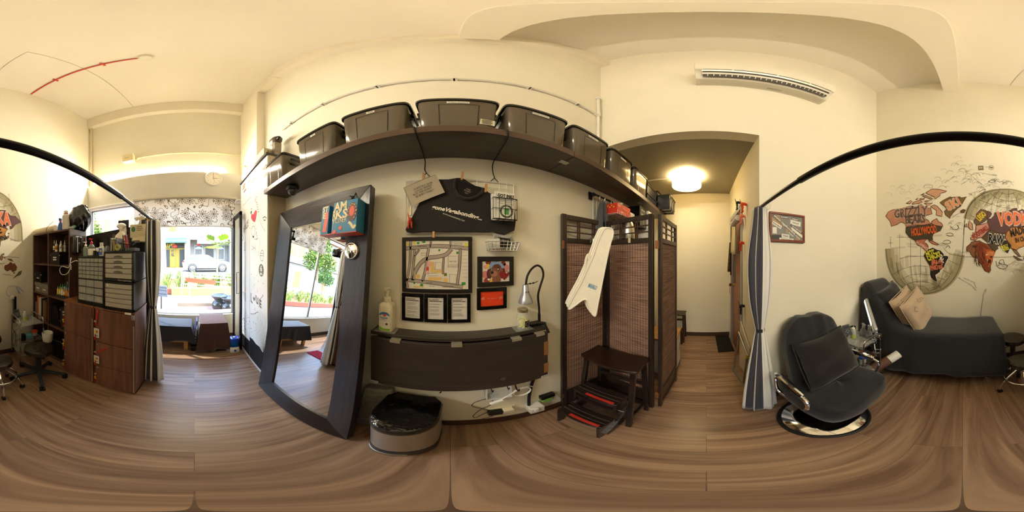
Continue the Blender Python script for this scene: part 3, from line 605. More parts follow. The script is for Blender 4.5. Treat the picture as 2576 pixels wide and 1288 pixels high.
part('band', MB().add([(-.376, yl+.001,1.05),(-.314, yl+.001,1.05),(-.314, yl+.001,1.066),(-.35, yl+.001,1.062),(-.376, yl+.001,1.076)],[(0,1,2,3,4)]), mat('label_lime', '#8cc63c', .5), l)
part('emblem', MB().lathe([(0,.0007),(.009,.0007)],(-.343, yl+.001,1.148),(0,-1,0)), mat('label_red', '#d8523c', .5), l)
part('emblem', MB().lathe([(0,.0007),(.007,.0007)],(-.332, yl+.001,1.093),(0,-1,0)), mat('label_brown', '#7a4630', .5), l)
# gooseneck lamp
lampsilver = mat('silver_paint', '#b9bcc4', .3,.6); darkneck = mat('gooseneck_black', '#2b2520', .35,.4)
lp = thing('gooseneck_lamp', 'clip-on lamp with black gooseneck and silver bell shade over the jar', 'lamp', (.50,.835,1.04))
part('neck', MB().tube(smooth([(.507,.835,1.075),(.505,.835,1.16),(.497,.833,1.24),(.512,.831,1.30),(.532,.83,1.36),(.522,.83,1.405),(.490,.83,1.424),(.452,.83,1.405),(.424,.83,1.365),(.414,.83,1.315)],5),.0065,10), darkneck, lp)
part('shade', MB().lathe([(.0,.108),(.014,.108),(.017,.104),(.022,.06),(.034,.030),(.042,.008),(.042,0),(.039,.001),(.031,.028),(.018,.06),(.0,.07)],(.412,.83,1.208), n=28), lampsilver, lp)
part('vent', MB().cyl((.405,.806,1.275),(.405,.81,1.277),.0025, n=8).cyl((.419,.806,1.275),(.419,.81,1.277),.0025, n=8), blackplastic, lp)
part('bulb', MB().sphere((.412,.83,1.208),.02, sz=.7), capm, lp)
part('tail_cord', MB().tube(smooth([(.42,.83,1.318),(.44,.82,1.322),(.46,.82,1.322),(.49,.825,1.33)],4),.0022,6).sphere((.437,.82,1.321),.005,8,5, sx=1.6).sphere((.458,.82,1.323),.005,8,5, sx=1.6), darkneck, lp)
part('base_tube', MB().cyl((.507,.835,1.04),(.506,.835,1.12),.0085), blackplastic, lp)
part('clamp', MB().box((.45,.828,1.04),(.528,.876,1.058)).cyl((.49,.82,1.066),(.53,.80,1.058),.010).cyl((.52,.80,1.06),(.535,.775,1.0),.008), blackplastic, lp, bevel=.002)
solo('coaster', MB().box((.345,.80,1.04),(.448,.88,1.0415)), clearmat('clear_plastic', '', 0), 'clear plastic mat under the jar of yellow sweets', 'coaster')
j = thing('sweet_jar', 'glass jar half full of yellow wrapped sweets under the lamp shade', 'jar', (.395,.832,1.0415))
jp = [(.028,0),(.034,.006),(.036,.03),(.035,.085),(.030,.103),(.028,.118)]
part('glass', MB().lathe(jp+[(.0265,.118),(.0285,.103),(.0335,.085),(.0345,.03),(.032,.006),(0,.004),(0,0),(.028,0)],(.395,.832,1.0415), n=28), clearmat('jar_glass', '#eef4ec', .16,.03), j)
part('lid', MB().lathe([(.029,.112),(.031,.114),(.031,.130),(.028,.133),(.0,.132)],(.395,.832,1.0415), n=28), mat('champagne_metal', '#cbbf9c', .25,.9), j)
rnd = random.Random(3); ym = [mat('sweet_yellow', '#e9e23a', .5), mat('sweet_pale', '#f0eaa0', .5)]; m = MB()
for k in range(46):
    a = rnd.uniform(0,2*pi); r = .024*sqrt(rnd.random()); z = 1.048+.062*(k/46)**.8+rnd.uniform(0,.006); q = V((rnd.uniform(-1,1), rnd.uniform(-1,1), rnd.uniform(-1,1))).normalized()*.008
    c_ = V((.395+r*cos(a),.832+r*sin(a), z)); m.mt(k % 2); m.cyl(c_-q*.5, c_+q*.5,.005, n=6); m.cyl(c_-q*.5, c_-q*1.1,.001,.005, n=5); m.cyl(c_+q*.5, c_+q*1.1,.001,.005, n=5)
o = part('sweets', m, ym, j, 'yellow wrapped sweets', kind='stuff')
m = MB(); m.add([(.398+.0368*sin(a),.832-.0368*cos(a),1.0415+z) for z in (.022,.062) for a in [radians(-8+k*9) for k in range(7)]],[(k, k+1, k+8, k+7) for k in range(6)]); part('label', m, blackplastic, j, 'black round-emblem label')
m = MB()
for r_, w_ in ((.014,.0012),(.009,.0008)): m.stroke([(.398+.0374*sin(radians(19)+r_/.0368*cos(t)),.832-.0374*cos(radians(19)+r_/.0368*cos(t)),1.0415+.042+r_*sin(t)) for t in [2*pi*i/20 for i in range(21)]], w_, V((.3,-.95,0)))
part('emblem', m, paper, j)
# under the desk: hooks, tray, cables, sockets
hk = thing('coat_hook', 'black hooks screwed under the desk leaf', 'hook', (-.03,.79,.645)); m = MB()
for x in (-.045,-.015,-.003): m.tube(smooth([(x,.80,.66),(x,.80,.63),(x,.79,.612),(x-.004,.775,.612),(x-.004,.77,.625)] if x < -.04 else [(x,.80,.66),(x,.80,.635),(x,.795,.628)],3),.003,6); part('hook', m, blackplastic, hk); m = MB()
tr = thing('hanging_tray', 'small white open tray hanging on two hooks under the desk', 'tray', (.255,.86,.42)); wp = mat('white_plastic'); m = MB()
x0, x1, z0, z1 = .19,.335,.425,.555
m.box((x0,.872, z0),(x1,.878, z1)); m.box((x0,.835, z0),(x1,.878, z0+.006)); m.box((x0,.835, z0),(x0+.005,.878, z1)); m.box((x1-.005,.835, z0),(x1,.878, z1)); part('shell', m, wp, tr, bevel=.002)
for x in (.215,.305): part('hook', MB().tube(smooth([(x,.875,.66),(x,.84,.60),(x,.832,.555),(x+.004,.822,.54),(x+.008,.828,.555)],3),.003,6), blackplastic, tr)
part('contents', MB().obox((.262,.855,.465),(.05,0,.012),(0,.012,0),(-.006,0,.03)), clearmat('clear_plastic', '', 0), tr, 'clear packets')
part('wipe', MB().obox((.225,.852,.465),(.015,0,.004),(0,.004,0),(-.003,0,.012)), mat('teal_print', '#62aabf', .6), tr)
wc = mat('white_cable', '#f1efe8', .45); bc = mat('black_cable', '#1a1817', .5)
cb = thing('white_cable', 'white cable coiled and hung under the desk with its fat white plug', 'cable', (.36,.83,.44))
pts = [V((.245,.80,.450)), V((.29,.80,.49)), V((.34,.805,.525))]+[V((.385+.052*cos(t),.81+.004*t/6,.49+.042*sin(t))) for t in [2.2+2*pi*i/12 for i in range(26)]]+[V((.42,.82,.53)), V((.45,.84,.50)), V((.472,.855,.47))]
part('cable', MB().tube(smooth(pts,3),.0045,8), wc, cb)
part('plug', MB().obox((.235,.797,.443),(.036,0,.016),(0,.011,0),(-.006,0,.013)), wc, cb, bevel=.006)
hz = thing('cable_clip', 'black bent hook behind the coiled white cable', 'hook', (.345,.86,.62)); part('hook', MB().tube(smooth([(.345,.865,.66),(.345,.83,.60),(.35,.81,.535),(.358,.80,.525),(.362,.806,.54)],3),.004,6), blackplastic, hz)
solo('cable_sleeve', MB().tube(smooth([(.503,.84,.66),(.505,.85,.625),(.497,.86,.58),(.478,.865,.52),(.468,.868,.45),(.452,.862,.34),(.446,.852,.23)],5),.011,10), bc, 'thick black cable sleeve running from the desk end down to the wall socket', 'cable')
solo('thin_cable', MB().tube(smooth([(.522,.80,1.0),(.526,.81,.96),(.545,.83,.92),(.548,.85,.89),(.530,.86,.855),(.523,.85,.84)],5),.0022,6), bc, 'thin black lamp cable looping beside the desk end', 'cable')
so = thing('wall_socket', 'double white wall socket with a white adaptor plugged in above the skirting', 'socket', (.47,.88,.13))
part('plate', MB().box((.52,.875,.12),(.62, YN,.195)), wp, so, bevel=.003)
part('adaptor', MB().box((.43,.80,.15),(.525, YN,.225)), wp, so, bevel=.006)
part('red_mark', MB().box((.475,.7995,.203),(.49,.8005,.21)), mat('red_mark', '#d4473a', .5), so)
part('plug', MB().box((.452,.785,.188),(.478,.805,.235)), wp, so, bevel=.004)
ps = thing('power_brick', 'black power brick with a green lower edge standing on the wall socket', 'adaptor', (.58,.86,.20)); part('body', MB().box((.53,.845,.25),(.635, YN,.295)), blackplastic, ps, bevel=.006); part('green_base', MB().box((.545,.85,.20),(.615, YN,.252)), mat('lime_plastic', '#8fc25a', .4), ps, bevel=.004)
s2 = thing('wall_socket', 'long pale wall socket with a black charger plugged in at its left', 'socket', (.28,.88,.17)); part('plate', MB().box((.20,.875,.185),(.37, YN,.25)), mat('ivory_plastic'), s2, bevel=.003)
part('charger', MB().box((.20,.835,.19),(.282,.876,.235)), blackplastic, s2, bevel=.005); part('plug', MB().box((.285,.835,.20),(.35,.876,.24)), mat('ivory_plastic'), s2, bevel=.006)
solo('looped_cable', MB().tube(smooth([(.235,.835,.23),(.20,.84,.25),(.17,.845,.22),(.13,.845,.17),(.12,.845,.21),(.16,.85,.29),(.215,.85,.345),(.225,.85,.40),(.19,.85,.43),(.13,.85,.40),(.115,.85,.35),(.17,.85,.30),(.22,.845,.26),(.235,.84,.21),(.21,.84,.17),(.16,.84,.15)],5),.0022,6), bc, 'thin black cable tied in a figure of eight above the skirting', 'cable')
solo('thin_cable', MB().tube(smooth([(.31,.86,.43),(.30,.868,.45),(.315,.868,.37),(.34,.86,.30),(.335,.85,.25)],5),.002,6), wc, 'thin white cable dropping from the tray to the pale socket', 'cable')
solo('thin_cable', MB().tube(smooth([(.63,.865,.265),(.65,.872,.25),(.67,.872,.21),(.69,.872,.165)],5),.003,6), wc, 'short white cable running from the power brick towards the folding screen', 'cable')
# pedal bin
tb = thing('pedal_bin', 'low brushed steel pedal bin with a black bag pulled over its lid', 'bin', (-.19,.68,0), radians(-3)); steelb = mat('satin_steel', '#b5aca4', .35,.55, bump=.05, bscale=120)
def dee(w, f, bk, n=22): return [(w*cos(a),-f*abs(sin(a))**.9) for a in [pi-pi*i/n for i in range(n+1)]][::1]+[(w, bk),(-w*.0+w*.9, bk),(-w*.9, bk),(-w, bk)]
def dee_ring(w, f, bk): 
    p = [(-w*cos(pi*i/22),-f*sin(pi*i/22)) for i in range(23)]; return p+[(w, bk*.7),(w*.72, bk),(-w*.72, bk),(-w, bk*.7)]
def loft(rings): 
    m = MB(); n = len(rings[0][0]); vs = []
    for p, z in rings: vs += [(a, b, z(a, b) if callable(z) else z) for a, b in p]
    fs = [(i*n+k, i*n+(k+1) % n,(i+1)*n+(k+1) % n,(i+1)*n+k) for i in range(len(rings)-1) for k in range(n)]; fs += [tuple(range(n-1,-1,-1)), tuple(range((len(rings)-1)*n, len(rings)*n))]
    return m.add(vs, fs)
part('base_ring', loft([(dee_ring(.142,.175,.16),.0),(dee_ring(.145,.18,.165),.01),(dee_ring(.145,.18,.165),.10),(dee_ring(.138,.17,.16),.12)]), mat('dark_plastic', '#33363a', .4), tb, local=True)
part('body', loft([(dee_ring(.143,.178,.163),.10),(dee_ring(.143,.178,.163),.44)]), steelb, tb, local=True)
tz = lambda e: (lambda a, b: .478+.012*(b+.18)/.36+e)
part('lid_rim', loft([(dee_ring(.146,.182,.166),.43),(dee_ring(.148,.185,.168), tz(-.02)),(dee_ring(.138,.172,.16), tz(.0))]), mat('dark_rim'), tb, local=True)
bag = mat('black_film', '#0d0c0c', .12, spec=.9, bump=.9, bscale=14)
def bagf(u, v):
    y = -.178+.342*v; w = .142*(max(0,1-(y/.178)**2))**.5 if y < 0 else .142*(1 if y < .115 else 1-.28*(y-.115)/.05); x = w*(2*u-1); e = min(1,6*min(u,1-u, v,1-v))
    return V((x, y, tz(.003)(x, y)+e*(.008+.003*sin(18*x+30*y)+.0012*sin(60*y-45*x)+.001*sin(120*x+30*y))))
part('bag_cover', MB().grid(bagf,30,30), bag, tb, 'shiny black plastic bag', local=True, sharp=80)
m = MB(); m.add([(-.12*cos(a),-.172*sin(a)-.012,.03+.0*a) for a in [radians(30+k*12) for k in range(11)]]+[(-.12*cos(a),-.150*sin(a)-.04,.008) for a in [radians(30+k*12) for k in range(11)]],[(k, k+1, k+12, k+11) for k in range(10)])
part('pedal', MB().prism([(-.149*cos(radians(a)),-.185*sin(radians(a))) for a in range(35,116,8)],(0,0,.003), X_, Y_,.03), steel, tb, local=True, bevel=.002)
# bubble wrapped parcel behind the bin
bw = thing('bubble_wrapped_panel', 'flat grey bubble-wrapped panel leaning on the wall behind the mirror edge', 'parcel', (-.37,.83,0))
m = MB(); m.hexa([(-.50,.735,.0),(-.315,.78,.0),(-.315,.83,.0),(-.50,.80,.0),(-.47,.80,.50),(-.305,.815,.53),(-.305,.872,.53),(-.47,.87,.50)]); part('wrap', m, mat('bubble_wrap', '#8b8680', .35, var=.25, vscale=30, bump=.8, bscale=90), bw, bevel=.012)
# ================================================================ LEANING MIRROR
mr = thing('floor_mirror', 'tall floor mirror in a broad black oak frame leaning on the wall', 'mirror', (-.885,.62,0))
O = V((-.8825,.612,0.008)); ux = X_; tilt = atan2(.225,1.88); uy = V((0, sin(tilt), cos(tilt))); uz = ux.cross(uy)   # uz points into the room
HW, HH, FW = .4675,1.895,.165
def mp_(a, b, c=0): return O+ux*a+uy*b+uz*c
oak = woodmat('black_oak', '#1d1c22', '#323036', 'z', .3,1.1,.5); oakx = woodmat('black_oak_cross', '#1c1816', '#332b26', 'x', .3,1.1,.5)
D = .055; I0 = .022    # outer lip stands 55 mm, inner edge sinks to 22 mm
hw, hi = HW, HW-FW
part('side_rail', MB().hexa([mp_(-hw,0), mp_(-hi, FW), mp_(-hi, HH-FW), mp_(-hw, HH), mp_(-hw,0, D), mp_(-hi, FW, I0), mp_(-hi, HH-FW, I0), mp_(-hw, HH, D)]), oak, mr, bevel=.002)
part('side_rail', MB().hexa([mp_(hi, FW), mp_(hw,0), mp_(hw, HH), mp_(hi, HH-FW), mp_(hi, FW, I0), mp_(hw,0, D), mp_(hw, HH, D), mp_(hi, HH-FW, I0)]), oak, mr, bevel=.002)
oakt = woodmat('black_oak_lit_top', '#2a211b', '#44362c', 'x', .3,1.1,.5)  # black oak browned and lightened to paint the light from above
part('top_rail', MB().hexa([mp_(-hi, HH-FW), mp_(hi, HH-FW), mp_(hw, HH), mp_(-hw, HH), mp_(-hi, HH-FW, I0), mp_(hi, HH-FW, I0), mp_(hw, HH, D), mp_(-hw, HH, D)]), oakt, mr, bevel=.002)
part('bottom_rail', MB().hexa([mp_(-hw,0), mp_(hw,0), mp_(hi, FW), mp_(-hi, FW), mp_(-hw,0, D), mp_(hw,0, D), mp_(hi, FW, I0), mp_(-hi, FW, I0)]), oakx, mr, bevel=.002)
part('mirror_glass', MB().hexa([mp_(-hi-.01, FW-.01,.004), mp_(hi+.01, FW-.01,.004), mp_(hi+.01, HH-FW+.01,.004), mp_(-hi-.01, HH-FW+.01,.004), mp_(-hi-.01, FW-.01,.010), mp_(hi+.01, FW-.01,.010), mp_(hi+.01, HH-FW+.01,.010), mp_(-hi-.01, HH-FW+.01,.010)]), mat('mirror_silver', '#f2f4f4', .0,1), mr)
part('bevel_strip', MB().stroke([mp_(-hi, HH-FW-.002,.012), mp_(hi, HH-FW-.002,.012)],.022, uz), mat('pale_bevel', '#cfc8b8', .15,.6), mr)
# small folded bracket inside the top left corner, red feet on the floor and wall
solo('key_bunch', MB().sphere(mp_(-hi+.02, HH-FW-.03,.022),.012,8,6).box(tuple(mp_(-hi+.01, HH-FW-.11,.014)), tuple(mp_(-hi+.03, HH-FW-.04,.024))).sphere(mp_(-hi+.035, HH-FW-.10,.022),.013,8,6), blackplastic, 'small black keys hanging in the top inner corner of the mirror frame', 'keys')
redm = mat('red_foam', '#c4281c', .6)
solo('foot_stop', MB().box((-1.345,.588,0),(-1.30,.606,.012)), redm, 'red rubber stop on the floor under the mirror corner', 'stop')
solo('corner_pad', MB().box((-1.35,.835,1.872),(-1.27,.884,1.89)), mat('orange_rubber'), 'orange pad wedged behind the top corner of the mirror', 'pad')
# clip light: small round mirror-faced lamp under the beer carton
rl = thing('push_light', 'small round chrome push light stuck on the mirror frame under the beer carton', 'lamp', mp_(.30,1.50,.035))
ctr = mp_(.365,1.505,.036)
part('casing', MB().lathe([(.0,0),(.047,0),(.049,.012),(.045,.020),(.041,.020)], ctr, uz, n=30), mat('chrome'), rl)
part('lens', MB().lathe([(.041,.0195),(.03,.023),(0,.025)], ctr, uz, n=30), mat('mirror_silver'), rl)
# beer carton hung over the frame corner
bx = thing('beer_carton', 'blue six-pack beer carton hung on the mirror frame with black string', 'carton', mp_(.30,1.50,.06))
blue = mat('carton_blue', '#2377a0', .5); oran = mat('carton_orange', '#d9553a', .5); crm = mat('carton_cream', '#e9d8a6', .55); brd = mat('carton_inside', '#d8bd94', .7)
A = ux; B = uy; C = uz; ox, oy, oz = .185,1.59,.05; w_, h_, d_ = .255,.19,.075
def bp_(a, b, c): return mp_(ox+a*w_, oy+b*h_, oz+c*d_)
def hx(a0, a1, b0, b1, c0, c1): return [bp_(a0, b0, c0), bp_(a1, b0, c0), bp_(a1, b0, c1), bp_(a0, b0, c1), bp_(a0, b1, c0), bp_(a1, b1, c0), bp_(a1, b1, c1), bp_(a0, b1, c1)]
part('sleeve', MB().hexa(hx(.36,1,0,1,0,1)), blue, bx, bevel=.003)
part('side_flap', MB().hexa(hx(0,.24,0,.97,.55,1)), blue, bx, bevel=.003)
part('tray_bottom', MB().hexa(hx(0,1,0,.03,0,1)), oran, bx)
part('inner_board', MB().hexa(hx(.2,.38,.03,.93,.25,.32)), brd, bx)
fz = 1.012; m = MB(); up = (bp_(.5,1,1)-bp_(.5,0,1)).normalized()
m.text('AM', bp_(.565,.83, fz), A, up,.072, bold=.002, fit=.088); m.text('KS', bp_(.60,.57, fz), A, up,.072, bold=.002, fit=.08); m.text('R', bp_(.40,.57, fz), A, up,.07, bold=.002, fit=.024) ; m.text('PILSNER', bp_(.565,.385, fz), A, up,.038, fit=.092)
part('lettering', m, crm, bx)
m = MB(); m.text('ST', bp_(.12,.84,1.015), A, up,.05, bold=.002, fit=.044).text('E', bp_(.10,.62,1.015), A, up,.05, bold=.002, fit=.024); part('lettering', m, crm, bx)
part('flower_print', MB().stroke([bp_(.13,.1,1.014), bp_(.17,.55,1.014), bp_(.15,.75,1.014)],.03, C), oran, bx)
m = MB()
for a, b in ((.455,.84),(.60,.16),(.44,.06)): m.lathe([(0,.0006),(.012,.0006)], bp_(a, b,1.01), C, n=7)
part('flower_print', m, oran, bx)
m = MB(); m.lathe([(0,.0005),(.036,.0005)], bp_(.87,.60,1.01), C, n=28, sx=.85, sy=1.5); o = part('oval_badge', m, mat('carton_brown', '#5c2c1e', .5), bx)
m = MB(); m.lathe([(0,.0012),(.018,.0012)], bp_(.87,.62,1.01), C, n=20, sx=.9, sy=1.7); part('badge_figure', m, oran, o)
m = MB()
for i, ch in enumerate('STEAM'): t = radians(205-i*28); m.text(ch, bp_(.87,.60,1.03)+A*.025*cos(t)+up*.044*sin(t), A*sin(t)*1-up*cos(t), A*cos(t)+up*sin(t),.014)
for i, ch in enumerate('WORKS'): t = radians(60-i*28); m.text(ch, bp_(.87,.60,1.03)+A*.025*cos(t)+up*.044*sin(t), A*sin(t)-up*cos(t), A*cos(t)+up*sin(t),.014)
part('lettering', m, crm, o)
m = MB(); m.stroke(smooth([bp_(.80,.30,1.014), bp_(.86,.24,1.014), bp_(.93,.12,1.014), bp_(.97,.20,1.014)],5),.014, C); part('ribbon_print', m, crm, bx)
part('string', MB().tube(smooth([bp_(.62,1.0,.8), bp_(.66,1.1,.5), bp_(.70,1.2,.2), bp_(.71,1.55,-.15), mp_(.34, HH+.004,.02)],4),.003,6).tube(smooth([bp_(.86,1.0,.9), bp_(.80,1.12,.5), bp_(.72,1.22,.25), bp_(.64,1.28,.35)],4),.003,6).sphere(bp_(.70,1.22,.25),.010,8,6), rope, bx)
# ================================================================ DOODLED CABINET
cabw = mat('white_laminate', '#f0eee8', .3); cabside = mat('beige_laminate', '#cdbfa2', .5)
wd = thing('doodle_cabinet', 'tall shallow white cabinet with black doodles on its doors, beside the mirror', 'cabinet', (-1.86,.78,0))
CX0, CX1, CY, CZ = -2.30,-1.405,.675,2.60
part('carcass', MB().box((CX0, CY+.02,.0),(CX1, YN-.001, CZ)), cabside, wd, bevel=.002)
part('top_board', MB().box((CX0-.01, CY-.015, CZ),(CX1+.005, YN-.001, CZ+.03)), blackbrown, wd)
part('plinth', MB().box((CX0, CY+.0,0),(CX1, CY+.02,.035)), cabw, wd)
dA = part('door', MB().box((CX0, CY,.04),(-1.918, CY+.019, CZ-.01)), cabw, wd, bevel=.002); dB = part('door', MB().box((-1.912, CY,.04),(CX1, CY+.019, CZ-.01)), cabw, wd, bevel=.002)
dk_ = mat('doodle_grey', '#4b4844', .6); db = mat('doodle_black', '#15171c', .55); dbr = mat('doodle_brown', '#8a6a44', .6); dred = mat('doodle_red', '#cf4650', .5)
def Q(u, v, k=.0006): return ony(u, v, CY-k)
def dline(mb, pts, w=.005, sm=True): p = [Q(u, v) for u, v in pts]; mb.stroke(smooth(p,5) if sm and len(p) > 2 else p, w, WN)
def dpoly(mb, pts, sm=False, k=.0006): p = [Q(u, v, k) for u, v in pts]; mb.face(smooth(p+[p[0]],5)[:-1] if sm else p)
black_hill = [(609,838),(618,848),(628,858),(640,868),(650,880),(660,889),(668,894)]
m = MB(); e = [Q(u, v) for u, v in black_hill[:3]]; m.face([V((CX0+.002, CY-.0006,.045)), V((-1.92, CY-.0006,.045))]+[e[2]*1.0]+[e[1], V((CX0+.002, CY-.0006, e[0].z))]); part('painted_hill', m, db, dA)
m = MB(); m.face([V((-1.91, CY-.0006,.045)), V((CX1-.004, CY-.0006,.045)), V((CX1-.004, CY-.0006,.35)), V((-1.45, CY-.0006,.40)), V((-1.52, CY-.0006,.37)), V((-1.60, CY-.0006,.40)), V((-1.70, CY-.0006,.385)), V((-1.80, CY-.0006,.40)), V((-1.91, CY-.0006,.385))]); part('painted_hill', m, db, dB)
m = MB()
for k in range(13): a = radians(92+k*6.5); r = .30+.26*(1-abs(k-3)/12); m.stroke([(CX1-.02+.05*cos(a), CY-.0008,.37+.05*sin(a)),(CX1-.02+r*cos(a)*.8, CY-.0008,.37+r*sin(a))],[.007,.002], WN)
part('sunburst', m, db, dB)
m = MB(); rnd = random.Random(11)
for k in range(60): u = 640+rnd.gauss(0,7)+4*sin(k); v = 690+k*2.9; p = Q(min(668, max(631, u)), v); r = rnd.uniform(.003,.008); m.face([p+V((r*cos(t),0, r*.8*sin(t))) for t in [2*pi*i/6 for i in range(6)]])
part('dot_trail', m, dk_, dB, kind='stuff')
m = MB()
for k in range(26): p = Q(617+rnd.gauss(0,4),800+rnd.uniform(0,36)); r = rnd.uniform(.004,.012); m.face([p+V((r*cos(t),0, r*.8*sin(t))) for t in [2*pi*i/6 for i in range(6)]])
part('dot_trail', m, db, dA, kind='stuff')
m = MB(); dpoly(m,[(637,441+12),(641,446),(645,443),(644,450),(639,456),(632,460)], True); dpoly(m,[(652,446),(656,440),(658,438),(659,443),(655,446)], True); dpoly(m,[(661,448),(668,436),(673,430),(673,440),(666,446)], True); dpoly(m,[(657,426),(664,420),(670,412),(672,424),(665,428)], True)
part('cloud', m, dbr, dB)
m = MB()
for u, v in ((612,466),(611,473),(614,480),(625,455)): dpoly(m,[(u-2, v+5),(u, v),(u+4, v-6),(u+5, v-2),(u+1, v+4)], True)
part('cloud', m, dbr, dA)
m = MB(); dpoly(m,[(631.5,543),(634,538),(637,539),(640,533),(643,529),(646,532),(645,543),(641.5,558),(636,556),(632,549)], True); part('heart', m, dred, dB)
m = MB(); dpoly(m,[(630,534),(632,530),(634,532),(632.5,538),(631,540)]); dpoly(m,[(631,525),(633.5,524),(633,528)]); part('heart', m, dk_, dB)
m = MB()
dline(m,[(643,494),(648,496),(643.5,500),(640,505),(643,494)],.006, False); dline(m,[(641,503),(646,511)],.006, False); dline(m,[(643,500),(646.5,511.5),(643.5,508)],.005, False); dline(m,[(646,511),(649,530),(655,560),(667,581)],.004)
for k in range(4): dline(m,[(645+k*.8,515+k*6),(650+k*.8,514+k*6)],.005, False)
part('kite_doodle', m, dbr, dB)
m = MB(); dline(m,[(635,594),(632,584),(634,572),(638,569),(641,574),(641.5,584),(639,594)],.005); dpoly(m,[(635,593),(639,593),(638.5,598),(636,599)])
for a, b in (((637,566),(636.5,561)),((641,570),(643,564)),((643,577),(645.5,576)),((631.5,576),(629.5,573)),((643,588),(645,592))): dline(m,[a, b],.004, False)
for k in range(14): t = k/13; u = 640+9*t+3*sin(t*6); v = 600+2*sin(t*9)+ (-18*sin((t-.5)*6) if t > .5 else 0); dline(m,[(u, v),(u+1.5, v+1)],.005, False)
for k in range(9): v = 600+k*5; dline(m,[(652+2*sin(k*.6), v),(652.3+2*sin(k*.6), v+2.5)],.005, False)
dline(m,[(632,617),(644,628)],.003, False); dline(m,[(631,629),(643,622)],.003, False); dline(m,[(636,612),(637,640)],.003, False); dline(m,[(641,613),(642,642)],.003, False)
dline(m,[(654,643),(657,656),(661,657),(663,644),(654,643)],.005, False); dline(m,[(654,641),(656,634),(660,629),(663,636),(662.5,643)],.005); dline(m,[(655,637),(663,638)],.004, False)
dline(m,[(661,549),(666,545),(670,548),(667,555),(663,553)],.010, False)
dline(m,[(650,770+15),(646,786),(638,790),(630,789)],.006); dline(m,[(652,755),(662,744)],.006, False)
part('doodle_line', m, dk_, dB)
m = MB(); dline(m,[(611.5,517),(632,495)],.005, False); dline(m,[(614,630),(614.5,612),(618,608),(617.5,630),(614,630)],.006, False); dline(m,[(610,590),(612,600),(609.5,606)],.008)
for k in range(8): dline(m,[(609+k*.8,734+k*3),(619,738+k*3)],.004, False)
dline(m,[(618,776),(622,796),(626,800)],.005); part('doodle_line', m, dk_, dA)
m = MB(); dline(m,[(616,722),(618,726),(616,730),(618,733)],.010); part('flower_doodle', m, mat('doodle_yellow', '#d8b02a', .6), dA)
c_ = Q(657,680); m = MB(); m.face([c_+V((.066*cos(t),0,.066*sin(t))) for t in [2*pi*i/32 for i in range(32)]]); bd = part('badge', m, mat('badge_grey', '#77736c', .5), dB)
part('lettering', MB().text('6', c_+V((0,-.0006,.016)), X_, Z_,.085, bold=.003).text('pax', c_+V((0,-.0006,-.034)), X_, Z_,.04, bold=.0015), cabw, bd)
c_ = Q(618,573); part('lettering', MB().text('PEACE', c_, V((.92,0,.38)).normalized()*1, Z_,.13, fit=.24), dk_, dA)
m = MB()
for ch, u, v, s in (('L', 632.5,751,.15),('U', 646.5,756,.12),('E', 655,765,.12)): m.text(ch, Q(u, v),(X_*.97+Z_*-.22).normalized(), Z_, s, bold=.004)
m.face([V((x, CY-.0006, z)) for x, z in [(Q(639,752).x+px, Q(639,752).z+pz) for px, pz in heart(0,0,.03)]]); part('lettering', m, mat('doodle_taupe', '#6d5f56', .6), dB)
# things lying on the cabinet
ap = thing('white_projector_box', 'long off-white appliance box lying on top of the doodled cabinet', 'box', (-1.8,.76, CZ+.03)); bt = CZ+.03
part('body', MB().box((-2.24,.665, bt),(-1.46,.84, bt+.115)), mat('offwhite_plastic', '#d9d0bb', .45), ap, bevel=.008)
m = MB()
for k in range(9): m.box((-1.4605,.70+.013*k, bt+.04),(-1.4585,.706+.013*k, bt+.085))
part('vent', m, mat('vent_dark', '#5c5344', .6), ap)
part('under_panel', MB().box((-2.2,.6645, bt+.004),(-1.5,.668, bt+.03)), mat('panel_lilac', '#a9a3a8', .4), ap)
solo('wood_block', MB().box((-2.28,.72, bt),(-2.25,.86, bt+.20)), mat('grey_brown_card', '#8a7a66', .7), 'brown board standing at the window end of the doodled cabinet', 'board')
ff = thing('wrapped_fan_head', 'upright device wrapped in cling film on the cabinet by the first bin', 'appliance', (-1.43,.80, bt)); fm_ = mat('cling_film', '#9c8f80', .22, spec=.9, var=.25, vscale=25, bump=.8, bscale=40)
m = MB(); m.hexa([(-1.455,.76, bt),(-1.405,.76, bt),(-1.405,.83, bt),(-1.455,.83, bt),(-1.475,.755, bt+.23),(-1.40,.755, bt+.20),(-1.40,.835, bt+.20),(-1.475,.835, bt+.23)]); part('stem', m, fm_, ff, bevel=.008)
part('head', MB().lathe([(0,0),(.045,.004),(.07,.03),(.075,.06),(.06,.085),(0,.095)],(-1.45,.79, bt+.20), n=18, sx=1.25, sy=.8), mat('wrapped_brown', '#5a4636', .3, spec=.9, var=.3, vscale=14, bump=.9, bscale=30), ff)
part('knob', MB().cyl((-1.37,.77, bt+.225),(-1.33,.765, bt+.225),.016), blackplastic, ff)
solo('set_square', MB().prism([(0,0),(.10,0),(.10,.13)],(-1.60,.80, bt+.115), X_, Z_,.004), mat('green_plastic', '#5f9a7a', .4), 'green set square standing behind the appliance box on the cabinet', 'set square')
solo('wall_bracket_lamp', MB().cyl((-2.36,.80,2.98),(-2.24,.72,2.93),.022,.016).sphere((-2.36,.80,2.98),.028), mat('offwhite_plastic'), 'small white tube bracket poking from the wall above the cabinet', 'bracket')
